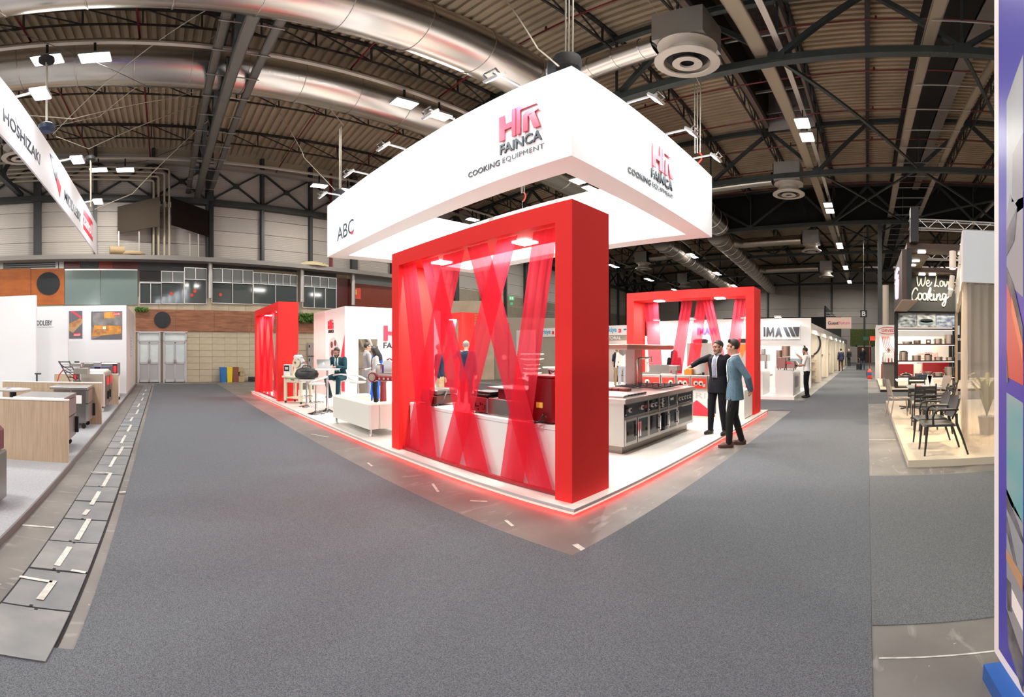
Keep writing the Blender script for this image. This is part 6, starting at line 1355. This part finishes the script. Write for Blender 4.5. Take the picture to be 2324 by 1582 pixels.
MB().box(xa-2.5, xb, 1.6, 1.7, 0, 2.3).build('rear_wall', mat('pale_pinkgrey', (.6, .5, .46), .6), t); MB().box(fx(1380), fx(1404), 1.55, 1.6, 1.1, 1.9).build('red_panel', mat('panel_red', (.4, .015, .02), .4), t)
MB().box(fx(1180)-1.2, fx(1210), 0, .1, 0, 2.7).build('side_wall', stand_w, t)
r_ = thing('goods_shelf', 'dark shelving with boxes behind the two rear visitors', 'shelf', (fx(1387)-11, 18.6, 0))
for k, z in enumerate((.4, .8, 1.2)):
    MB().box(-.4, .3, -.2, .2, z-.03, z).build('shelf_board', brown, r_)
    for q in range(4): MB().box(-.35+q*.16, -.22+q*.16, -.15, .1, z, z+.14+.05*((q+k) % 2)).build('carton', (card, dred, steel_lt, black)[(q+k) % 4], r_)
for x in (-.4, .3): MB().box(x-.02, x+.02, -.2, .2, 0, 1.5).build('post', black, r_)
area_light('stand_lamp', (-10.0, 18.4, 3.2), (2, .3), 130, color=(1, .9, .78))
# far fire signs on the long wall, seen through the near portal
t = thing('exit_sign', 'green running-man exit sign on the far wall seen through the ribbons', 'sign', AT(1161, 677, 28)); b_r = math.atan2(t.location.x, t.location.y)
t.rotation_euler = (0, 0, -b_r); MB().box(-.16, .16, 0, .03, -.13, .13).build('sign_face', mat('exit_green', (.02, .42, .16), .5, emit=.5), t); flat('sign_mark', [rect(-.1, -.08, -.02, .08), rect(.02, -.08, .1, .08)], white, (0, -.004, 0), (1, 0, 0), (0, 0, 1), t); MB().box(-.08, .08, 0, .03, -.42, -.26).build('lower_plate', MATS['exit_green'], t)
t = thing('fire_equipment_sign', 'red fire equipment sign on a brown block seen through the ribbons', 'sign', AT(1082, 720, 24)); t.rotation_euler = (0, 0, -math.atan2(t.location.x, t.location.y)); MB().box(-.2, .25, 0, .03, -.24, .22).build('sign_face', sgn, t)
for k, w_ in enumerate(('EQUIPO', 'CONTRA', 'INCENDIOS')): lettering(w_, .36, .09, sy, (-.16, -.004, .07-k*.13), (1, 0, 0), (0, 0, 1), t, ext=.002)
pb = AT(1072, 795, 24.4); t = thing('service_core', 'brown concrete service block behind the stand, seen through the ribbons', 'service block', (pb.x, pb.y, 0), -math.atan2(pb.x, pb.y)); MB().box(-1.7, 1.2, .05, 2.5, 0, 4.3).build('core_wall', block[2], t); MB().box(1.2, 5.6, .3, 2.5, 0, 3.4).build('core_wall', mat('grey_service', (.33, .3, .24), .8), t)
for x in (2.0, 3.3): MB().box(x-.02, x+.02, .26, .3, 0, 3.1).build('door_joint', dsteel, t); 
MB().cyl((1.75, .24, 1.2), (1.75, .3, 1.2), .14, 16).build('round_sign', white, t); MB().box(5.0, 5.25, .15, .3, .9, 1.4).build('hose_box', sgn, t)
# ================================================================== people
skin_a = mat('skin_a', (.52, .29, .2), .55); skin_b = mat('skin_b', (.45, .24, .16), .55); glove = mat('white_glove', (.8, .8, .78), .6)
shoe_k = mat('black_shoe', (.012, .011, .011), .35); shoe_b = mat('brown_shoe', (.06, .03, .022), .35)
hair_k = mat('black_hair', (.012, .01, .009), .55); hair_g = mat('grey_hair', (.2, .18, .16), .6); hair_d = mat('dark_brown_hair', (.025, .016, .012), .5)
V = Vector
def loft(b, pts, rad, side, n=18):
    """elliptical rings along a path; rad = (half width, half depth); side = the width axis"""
    vs = []; fs = []; side = V(side)
    for k, p in enumerate(pts):
        d = (pts[min(k+1, len(pts)-1)]-pts[max(k-1, 0)]).normalized(); s = (side-d*side.dot(d)).normalized(); f = s.cross(d)*-1
        for i in range(n): a = 2*PI*i/n; vs.append(p+s*rad[k][0]*cos(a)+f*rad[k][1]*sin(a))
    for k in range(len(pts)-1):
        for i in range(n): j = (i+1) % n; fs.append((k*n+i, k*n+j, (k+1)*n+j, (k+1)*n+i))
    fs += [tuple(range(n-1, -1, -1)), tuple(range((len(pts)-1)*n, len(pts)*n))]
    b.add(vs, fs)
def capsule(b, pts, rs, n=12):
    pts = [V(p) for p in pts]; b.tube(pts, .01, n, rs=rs)
    for p, r in ((pts[0], rs[0]), (pts[-1], rs[-1])): b.ell(p, (r, r, r), 10, 8)
def hand(b, w, d, pn, sgn_, curl=.5, s=1.0):
    d = V(d).normalized(); pn = V(pn); pn = (pn-d*pn.dot(d)).normalized(); ac = d.cross(pn)*sgn_
    R_ = Matrix((ac, d, pn)).transposed(); c = V(w)+d*.055*s
    b.ell(c, (.043*s, .055*s, .018*s), 12, 8, R_)
    for k in range(4):
        p = V(w)+d*(.095-.004*abs(k-1.3))*s+ac*((k-1.5)*.0205*s); L_ = (.92, 1.05, 1.0, .78)[k]*s; q = [p-d*.02*s]; ang = 0; dd = d.copy()
        for sg_, l in enumerate((.036, .027, .021)):
            ang += curl*(.45, .75, .6)[sg_]; dd = d*cos(ang)+pn*sin(ang); q.append(q[-1]+dd*l*L_*(1.4 if sg_ == 0 else 1))
        capsule(b, q, [.0095*s, .0092*s, .0085*s, .0072*s], 8)
    p = V(w)+d*.03*s-ac*.032*s; t1 = (d*.75-ac*.6+pn*.25).normalized(); q = [p, p+t1*.04*s, p+t1*.04*s+(d*.9-ac*.2+pn*.35).normalized()*.034*s]
    capsule(b, q, [.013*s, .011*s, .008*s], 8)
def person(label, pos, rz, h=1.75, top=None, legs=None, shoes=shoe_k, skin=skin_a, hair=hair_k, hairstyle='short', J=None, jacket=True, hem=None, voxel=.016,
           shirt=None, tie=None, beard=None, head_turn=0.0, head_nod=0.0, build=1.0, gloves=None, curl=(.5, .5), hd=None, sleeve=1.0, skirt=False):
    s = h/1.75; t = thing('person', label, 'person', pos, rz)
    j = dict(pel=(0, 0, .94), waist=(0, .0, 1.1), chest=(0, .005, 1.3), neck=(0, -.012, 1.485), head=(0, .015, 1.635),
             shR=(.185, -.01, 1.425), elR=(.235, -.03, 1.14), wrR=(.245, .05, .9), shL=(-.185, -.01, 1.425), elL=(-.235, -.03, 1.14), wrL=(-.245, .05, .9),
             hiR=(.092, 0, .93), knR=(.105, .025, .5), anR=(.11, -.02, .085), hiL=(-.092, 0, .93), knL=(-.105, .025, .5), anL=(-.11, -.02, .085), toR=(.15, 1, 0), toL=(-.15, 1, 0))
    j.update(J or {}); P = {k: V(v) for k, v in j.items()}
    for k in P:
        if k not in ('toR', 'toL'): P[k] = P[k]*s
    m_list = [top, legs, skin, shoes, gloves or skin]
    b = MB()
    # torso
    up = [P['pel']-V((0, 0, .16*s)) if jacket else P['pel']-V((0, 0, .02*s)), P['pel'], P['waist'], P['chest'], P['neck']+(P['chest']-P['neck'])*.45, P['neck']-V((0, 0, .035*s)), P['neck']]
    w = build*s
    rd = [(.195*w, .15*w), (.182*w, .138*w), (.158*w, .112*w), (.188*w, .128*w), (.196*w, .118*w), (.15*w, .085*w), (.065*w, .062*w)]
    if not jacket: rd[0] = (.17*w, .12*w)
    side = (P['shR']-P['shL']).normalized()
    b.mi = 0; loft(b, up, rd, side)
    if skirt: b.mi = 0; loft(b, [P['pel']+V((0, 0, .05)), P['pel']-V((0, 0, .25*s)), V((0, 0, .5*s))], [(.17*s, .125*s), (.2*s, .16*s), (.21*s, .17*s)], side)
    # legs
    for q in 'RL':
        b.mi = 1; hp, kn, an = P['hi'+q], P['kn'+q], P['an'+q]
        capsule(b, [hp-V((0, .01, .03*s)), hp.lerp(kn, .4), kn, kn.lerp(an, .35), an+V((0, 0, .0))], [.09*w, .084*w, .066*s, .063*s, .052*s])
        b.mi = 3; to = P['to'+q].normalized(); f = an-V((0, 0, .045*s)); sd = V((to.y, -to.x, 0)); R_ = Matrix((sd, to, V((0, 0, 1)))).transposed()
        b.ell(f+to*.055*s, (.045*s, .135*s, .042*s), 14, 8, R_); b.ell(f-to*.02*s+V((0, 0, .012*s)), (.043*s, .062*s, .05*s), 12, 8, R_); b.ell(f+to*.05*s-V((0, 0, .03*s)), (.047*s, .14*s, .014*s), 14, 6, R_)
    b.mi = 1; b.ell(P['pel']-V((0, 0, .02*s)), (.16*w, .115*w, .12*s), 16, 10)
    # arms and hands
    for q, sg_ in (('R', 1), ('L', -1)):
        b.mi = 0; sh, el, wr = P['sh'+q], P['el'+q], P['wr'+q]
        if sleeve >= 1: capsule(b, [sh, sh.lerp(el, .5), el, el.lerp(wr, .5), wr], [.07*w, .06*w, .052*w, .047*w, .04*s])
        else:
            capsule(b, [sh, sh.lerp(el, .5), sh.lerp(el, .8)], [.068*w, .06*w, .057*w]); b.mi = 2; capsule(b, [sh.lerp(el, .6), el, el.lerp(wr, .4), wr], [.047*s, .043*s, .041*s, .03*s])
        b.mi = 2 if sg_ < 0 else 4; d, pn = (hd or {}).get(q, (None, None)); d = V(d) if d else (wr-el).normalized(); pn = V(pn) if pn else V((-sg_, 0, 0))
        capsule(b, [wr, wr+d.normalized()*.03*s], [.028*s, .027*s], 10)
        hand(b, wr+d.normalized()*.015*s, d, pn, sg_ if not pn.y else 1, curl[0 if q == 'R' else 1], s)
    # neck and head
    hc = P['head']; Rh = Matrix.Rotation(head_turn, 3, 'Z') @ Matrix.Rotation(-head_nod, 3, 'X')
    H_ = lambda x, y, z: hc+Rh @ (V((x, y, z))*s)
    b.mi = 2; capsule(b, [P['neck']-V((0, 0, .03*s)), P['neck'].lerp(hc, .35), H_(0, -.02, -.04)], [.06*s, .053*s, .054*s])
    E_ = lambda c, r, n=14, m=10: b.ell(H_(*c), [q*s for q in r], n, m, Rh)
    E_((0, -.012, .03), (.076, .096, .088), 18, 12); E_((0, .018, -.03), (.062, .075, .075), 16, 12); E_((0, .03, -.075), (.045, .052, .038)); E_((0, .075, .035), (.055, .02, .02)); 
    E_((0, .098, -.012), (.013, .02, .026), 10, 8); E_((0, .105, -.026), (.017, .016, .012), 10, 8); E_((0, .085, -.062), (.024, .012, .013), 10, 6); E_((0, .08, -.098), (.022, .018, .018), 10, 6)
    for sx in (-1, 1): E_((sx*.077, -.01, -.01), (.012, .022, .034), 8, 8); E_((sx*.045, .06, -.03), (.022, .022, .025), 8, 8)
    raw = b.mesh('body_raw'); tmp = bpy.data.objects.new('tmp_body', raw); COL.objects.link(tmp)
    rm = tmp.modifiers.new('r', 'REMESH'); rm.mode = 'VOXEL'; rm.voxel_size = voxel; sm_ = tmp.modifiers.new('s', 'SMOOTH'); sm_.factor = .5; sm_.iterations = 3 if voxel > .01 else 5
    me = bpy.data.meshes.new_from_object(tmp.evaluated_get(bpy.context.evaluated_depsgraph_get())); me.name = 'body'
    bm = bmesh.new(); bm.from_mesh(raw); tree = BVHTree.FromBMesh(bm); bm.faces.ensure_lookup_table(); idx = [f.material_index for f in bm.faces]; bm.free()
    bpy.data.objects.remove(tmp)
    me.materials.clear()
    for m_ in m_list: me.materials.append(m_ or skin)
    mi = []
    for p in me.polygons:
        r = tree.find_nearest(p.center); mi.append(idx[r[2]] if r[2] is not None else 0)
    me.polygons.foreach_set('material_index', mi); me.polygons.foreach_set('use_smooth', [True]*len(me.polygons))
    obj('body', me, t)
    # hair shell
    hb_ = MB(); vs = []; fs = []; n, m = 22, 14
    for i in range(m+1):
        ph = PI*i/m
        for k in range(n): a = 2*PI*k/n; vs.append((.083*sin(ph)*cos(a), -.012+.103*sin(ph)*sin(a), .034+.094*cos(ph)))
    keep = lambda v: (v[2] > .075-.0*v[1] or v[1] < .028) and v[2] > (-.045 if abs(v[0]) < .06 or v[1] < -.02 else .0) and not (v[1] > .06 and v[2] < .085) 
    if hairstyle == 'thin': keep = lambda v: (v[2] < .09 and v[1] < .02 and v[2] > -.04) or (v[2] > .115 and v[1] < .05)
    for i in range(m):
        for k in range(n):
            q = (i*n+k, i*n+(k+1) % n, (i+1)*n+(k+1) % n, (i+1)*n+k)
            c = [sum(vs[x][y] for x in q)/4 for y in range(3)]
            if keep(c): fs.append(q)
    hb_.add([H_(*(v if hairstyle != 'full' or v[2] < .05 else (v[0]*1.06, v[1]*1.05, v[2]*1.09))) for v in vs], fs)
    if hairstyle == 'long':
        for k in range(13):
            a = PI*1.0+PI*(k/12); x, y = .085*cos(a), .095*sin(a)-.01
            capsule(hb_, [H_(x, y, .06), H_(x*1.15, y*1.1-.01, -.06), H_(x*1.2, y*1.05-.02, -.2), H_(x*1.0, y*.9-.02, -.32)], [.03*s, .034*s, .034*s, .012*s], 8)
        for sx in (-1, 1): capsule(hb_, [H_(sx*.07, .05, .07), H_(sx*.09, .045, -.03), H_(sx*.1, .04, -.16), H_(sx*.09, .05, -.28)], [.018*s, .022*s, .026*s, .012*s], 8)
    if hairstyle == 'bun': hb_.ell(H_(0, -.04, .15), [.035*s]*3, 12, 8); hb_.ell(H_(-.02, -.03, .185), [.016*s]*3, 8, 6)
    if hairstyle == 'full':
        for k in range(9): hb_.ell(H_(-.06+.015*k, .052+.008*sin(k*2), .1+.008*cos(k*3)), [.018*s, .02*s, .024*s], 8, 6)
    ho = hb_.build('hair', hair, t, smooth=True); so = ho.modifiers.new('thick', 'SOLIDIFY'); so.thickness = .006
    # face
    if voxel < .018:
        for sx in (-1, 1):
            MB().ell(H_(sx*.03, .083, .012), [.0125*s, .006*s, .0065*s], 10, 6, Rh).build('eye', mat('eye_dark', (.03, .025, .022), .3), t, smooth=True)
            MB().tube([H_(sx*.014, .095, .034), H_(sx*.03, .096, .04), H_(sx*.047, .084, .034)], .0045*s, 6).build('eyebrow', hair, t)
        fb = MB(); fb.tube([H_(-.022, .09, -.058), H_(0, .1, -.057), H_(.022, .09, -.058)], .0045*s, 6); fb.build('mouth', mat('lip', (.32, .12, .1), .5), t)
    if beard:
        fb = MB(); fb.tube([H_(.062, .03, -.03), H_(.055, .06, -.075), H_(.03, .088, -.104), H_(0, .096, -.112), H_(-.03, .088, -.104), H_(-.055, .06, -.075), H_(-.062, .03, -.03)], .016*s, 8); fb.tube([H_(-.03, .09, -.048), H_(0, .104, -.044), H_(.03, .09, -.048)], .006*s, 6); fb.build('beard', beard, t, smooth=True)
    # shirt front, collar, tie follow the chest
    def chest_pt(tt, x, eps):
        L_ = (len(up)-1)*tt; k = min(int(L_), len(up)-2); u_ = L_-k; c = up[k].lerp(up[k+1], u_); a = rd[k][0]+(rd[k+1][0]-rd[k][0])*u_; d_ = rd[k][1]+(rd[k+1][1]-rd[k][1])*u_
        dv = (up[k+1]-up[k]).normalized(); fw = V((0, 1, 0)); fw = (fw-dv*fw.dot(dv)).normalized(); return c+side*x+fw*(d_*math.sqrt(max(.02, 1-(x/a)**2))+eps)
    def patch(name, t0, t1, w0, w1, eps, m_, x0=0.0):
        b2 = MB(); vs = []; R2, C2 = 12, 6
        for r in range(R2+1):
            tt = t0+(t1-t0)*r/R2; w_ = (w0+(w1-w0)*r/R2)*s
            for c in range(C2+1): vs.append(chest_pt(tt, x0+w_*(c/C2*2-1), eps))
        b2.add(vs, [(r*(C2+1)+c, r*(C2+1)+c+1, (r+1)*(C2+1)+c+1, (r+1)*(C2+1)+c) for r in range(R2) for c in range(C2)])
        o = b2.build(name, m_, t, smooth=True); q = o.modifiers.new('thick', 'SOLIDIFY'); q.thickness = .006; q.offset = 1
    if shirt:
        patch('shirt_front', .3, .94, .05 if jacket else .06, .052, .004, shirt)
        cb = MB(); cb.tube([P['neck']+V((.06*s*cos(a), .058*s*sin(a)+.004, .02*s-.012*s*sin(a))) for a in [2*PI*i/16 for i in range(17)]], .014*s, 6); cb.build('collar', shirt, t, smooth=True)
    if tie: patch('tie', .3, .93, .04, .018, .014, tie)
    return t
# stripes of the pointing man's tie
tie_m = mat('striped_tie', (.16, .24, .42), .5); nt = tie_m.node_tree
wv = nt.nodes.new('ShaderNodeTexWave'); wv.bands_direction = 'DIAGONAL'; wv.inputs['Scale'].default_value = 5.5; cr = nt.nodes.new('ShaderNodeValToRGB'); e = cr.color_ramp.elements
e[0].color = (.2, .3, .5, 1); e[1].color = (.2, .3, .5, 1); e[0].position = 0; e[1].position = .55
for p_, c_ in ((.62, (.8, .75, .65, 1)), (.72, (.02, .025, .05, 1)), (.85, (.5, .22, .06, 1)), (.93, (.2, .3, .5, 1))): q = e.new(p_); q.color = c_
cr.color_ramp.interpolation = 'CONSTANT'; tcn = nt.nodes.new('ShaderNodeTexCoord'); nt.links.new(tcn.outputs['Object'], wv.inputs['Vector']); nt.links.new(wv.outputs['Fac'], cr.inputs[0]); nt.links.new(cr.outputs[0], nt.nodes['Principled BSDF'].inputs['Base Color'])
def cloth(name, c, c2=None): return mat(name, c, .8, noise=(c2 or tuple(q*1.25 for q in c), 30, 4, (1, 1, 1)), spec=.25)
suit_k = cloth('navy_black_suit', (.008, .009, .013)); jean_k = cloth('black_jeans', (.007, .008, .009)); blz = cloth('slate_blue_blazer', (.075, .14, .19), (.1, .175, .23)); shirt_w = cloth('white_shirt', (.8, .79, .77))
teal = cloth('teal_suit', (.012, .055, .075)); greys = cloth('grey_suit', (.25, .24, .25)); lgrey = cloth('pale_grey_blazer', (.48, .46, .46)); royal = cloth('royal_blue_dress', (.01, .09, .5)); navy = cloth('navy_jumper', (.008, .014, .035)); khaki = cloth('khaki_trousers', (.33, .25, .15)); jeans = cloth('blue_jeans', (.05, .07, .1)); brownt = cloth('brown_trousers', (.09, .045, .03)); indigo = cloth('indigo_shirt', (.02, .025, .06)); lgt = cloth('light_grey_trousers', (.4, .42, .47))
person('man in a dark suit and striped tie pointing over the cooking island', (-2.62, 7.57, PZ), 2.96, 1.70, suit_k, suit_k, shoe_k, skin_b, hair_k, 'short', voxel=.0085, shirt=shirt_w, tie=tie_m, beard=mat('stubble', (.16, .1, .08), .7), head_turn=-.45, head_nod=.22, build=1.06,
       J=dict(elR=(.29, .2, 1.36), wrR=(.29, .45, 1.28), elL=(-.25, -.04, 1.14), wrL=(-.27, .07, .9), anR=(.16, .0, .085), knR=(.13, .02, .5), anL=(-.12, -.04, .085), head=(-.03, .045, 1.625), neck=(-.015, .0, 1.485)), hd={'R': ((.15, .9, -.2), (0, .1, -1)), 'L': ((-.1, .25, -1), (1, 0, 0))}, curl=(.35, .6))
person('man in a blue blazer and black jeans, hands clasped behind his back', (-2.15, 7.06, 0), 1.92, 1.77, blz, jean_k, shoe_b, skin_a, hair_d, 'full', voxel=.0085, shirt=shirt_w, head_turn=-.12, head_nod=.05,
       J=dict(elR=(.25, -.2, 1.16), wrR=(.06, -.25, .93), elL=(-.25, -.2, 1.15), wrL=(-.07, -.26, .95), anL=(-.12, .1, .085), knL=(-.11, .09, .5), anR=(.13, -.12, .085), knR=(.115, .0, .5), head=(0, .03, 1.635)), hd={'R': ((-.8, -.1, -.45), (0, 1, 0)), 'L': ((.8, -.1, -.45), (0, 1, 0))}, curl=(.8, .7))
person('man in a teal suit working at the laptop on a bar stool', (-11.0, 4.6, PZ), -2.48, 1.75, teal, teal, shoe_k, skin_b, hair_d, 'short', voxel=.011, shirt=shirt_w, tie=cloth('teal_tie', (.05, .17, .22)), beard=mat('dark_beard', (.05, .03, .025), .7), head_nod=.5, jacket=False,
       J=dict(pel=(0, 0, .86), waist=(0, .02, 1.0), chest=(0, .09, 1.17), neck=(0, .13, 1.34), head=(0, .2, 1.47), shR=(.185, .12, 1.29), shL=(-.185, .12, 1.29), elR=(.27, .22, 1.06), elL=(-.27, .22, 1.06), wrR=(.1, .42, 1.1), wrL=(-.1, .42, 1.1), hiR=(.1, .02, .83), hiL=(-.1, .02, .83), knR=(.2, .42, .78), knL=(-.17, .42, .78), anR=(.12, .34, .36), anL=(-.1, .34, .4)), hd={'R': ((-.3, .9, -.1), (0, 0, -1)), 'L': ((.3, .9, -.1), (0, 0, -1))})
person('man in a light grey suit standing with his back half turned at the doorway', (-11.3, 5.53, PZ), -.25, 1.73, greys, greys, shoe_k, skin_a, hair_k, 'short', voxel=.013, shirt=shirt_w, J=dict(elR=(.25, .05, 1.13), wrR=(.12, .26, 1.06), elL=(-.25, .05, 1.13), wrL=(-.1, .28, 1.05)))
person('woman with long dark hair in a pale grey blazer looking at her phone', (-10.52, 5.4, PZ), 2.75, 1.62, lgrey, jean_k, shoe_k, skin_a, hair_k, 'long', voxel=.012, head_nod=.4, build=.9, shirt=cloth('black_top', (.01, .01, .01)), J=dict(head=(0, .05, 1.62), elR=(.23, .02, 1.12), wrR=(.1, .27, 1.08), elL=(-.23, .0, 1.12), wrL=(-.2, .1, .9)), hd={'R': ((-.2, .9, .1), (0, 0, 1))})
t = thing('phone', 'dark phone held by the woman in the pale grey blazer', 'phone', (-10.59, 5.02, PZ+1.03), 2.75); MB().rbox(-.035, .035, -.07, .07, 0, .012, .003).build('phone_body', black, t)
person('woman in a royal blue dress standing in the storage doorway', (-11.95, 6.1, PZ), -2.3, 1.67, royal, royal, shoe_k, skin_b, hair_d, 'long', voxel=.014, build=.9, skirt=True, J=dict(elR=(.24, .0, 1.13), wrR=(.06, .22, 1.12), wrL=(-.06, .24, 1.1), elL=(-.24, .0, 1.13)))
person('man in a navy jumper seen from behind through the ribbons', (-9.1, 7.3, PZ), .55, 1.77, navy, jean_k, shoe_k, skin_a, hair_g, 'thin', voxel=.013, build=1.06, J=dict(elL=(-.33, .06, 1.3), wrL=(-.2, .02, 1.47)), hd={'L': ((.9, -.1, .05), (0, 0, -1))})
person('person in a navy jumper and khaki trousers behind the left ribbons', (-8.95, 6.35, PZ), -.9, 1.68, navy, khaki, shoe_b, skin_b, hair_g, 'short', voxel=.015, jacket=False)
person('visitor in a white shirt and grey trousers seen from behind at the rear stand', (-9.55, 15.7, 0), .75, 1.78, shirt_w, lgt, shoe_k, skin_a, hair_g, 'long', voxel=.016, jacket=False)
person('visitor in a navy polo shirt facing the rear shelves', (-9.95, 15.95, 0), -.2, 1.7, navy, khaki, shoe_b, skin_a, hair_g, 'thin', voxel=.016, jacket=False, sleeve=.5)
person('man with a hair bun in a white polo working the pasta machine', (-2.05, 15.05, 0), PI/2-.1, 1.7, shirt_w, jean_k, shoe_k, skin_a, hair_k, 'bun', voxel=.012, jacket=False, sleeve=.5, beard=mat('dark_beard', (.05, .03, .025), .7), head_nod=.35, gloves=glove, curl=(.3, .6),
       J=dict(elR=(.25, .22, 1.33), wrR=(.22, .42, 1.5), elL=(-.24, .08, 1.14), wrL=(-.16, .36, 1.1), head=(0, .06, 1.62)), hd={'R': ((.0, .5, .85), (0, 1, -.3)), 'L': ((.1, .9, .2), (0, 0, -1))})
person('man in an indigo shirt looking into a stand far down the aisle', (-2.05, 34.6, 0), .35, 1.74, indigo, brownt, shoe_b, skin_a, hair_k, 'short', voxel=.022)
person('man in a dark suit farther down the right aisle', (-1.85, 45, 0), 2.6, 1.74, suit_k, suit_k, shoe_k, skin_a, hair_g, 'short', voxel=.025)
person('man in a black coat and jeans walking with a suitcase, phone at his ear', (-.38, 36.6, 0), PI, 1.78, suit_k, jeans, shoe_k, skin_a, hair_g, 'thin', voxel=.022, J=dict(elL=(-.3, .08, 1.25), wrL=(-.13, .08, 1.56)))
person('person in a white coat at the red oval logo stand', (1.12, 23.6, 0), -.6, 1.72, shirt_w, jean_k, shoe_k, skin_a, hair_g, 'thin', voxel=.018)
person('dark-haired person bending behind the rear red portal', (-6.25, 13.6, 0), .4, 1.6, suit_k, jeans, shoe_k, skin_a, hair_k, 'long', voxel=.018)
t = thing('suitcase', 'black trolley suitcase beside the walking man', 'suitcase', (-.72, 36.4, 0)); MB().rbox(-.18, .18, -.12, .12, .05, .55, .03).build('case_body', black, t); MB().tube([(-.1, 0, .55), (-.1, 0, .95), (.1, 0, .95), (.1, 0, .55)], .012, 6).build('pull_handle', galv, t)
for x in (-.14, .14): MB().cyl((x, -.02, .03), (x, .02, .03), .03, 8).build('wheel', rubber, t)
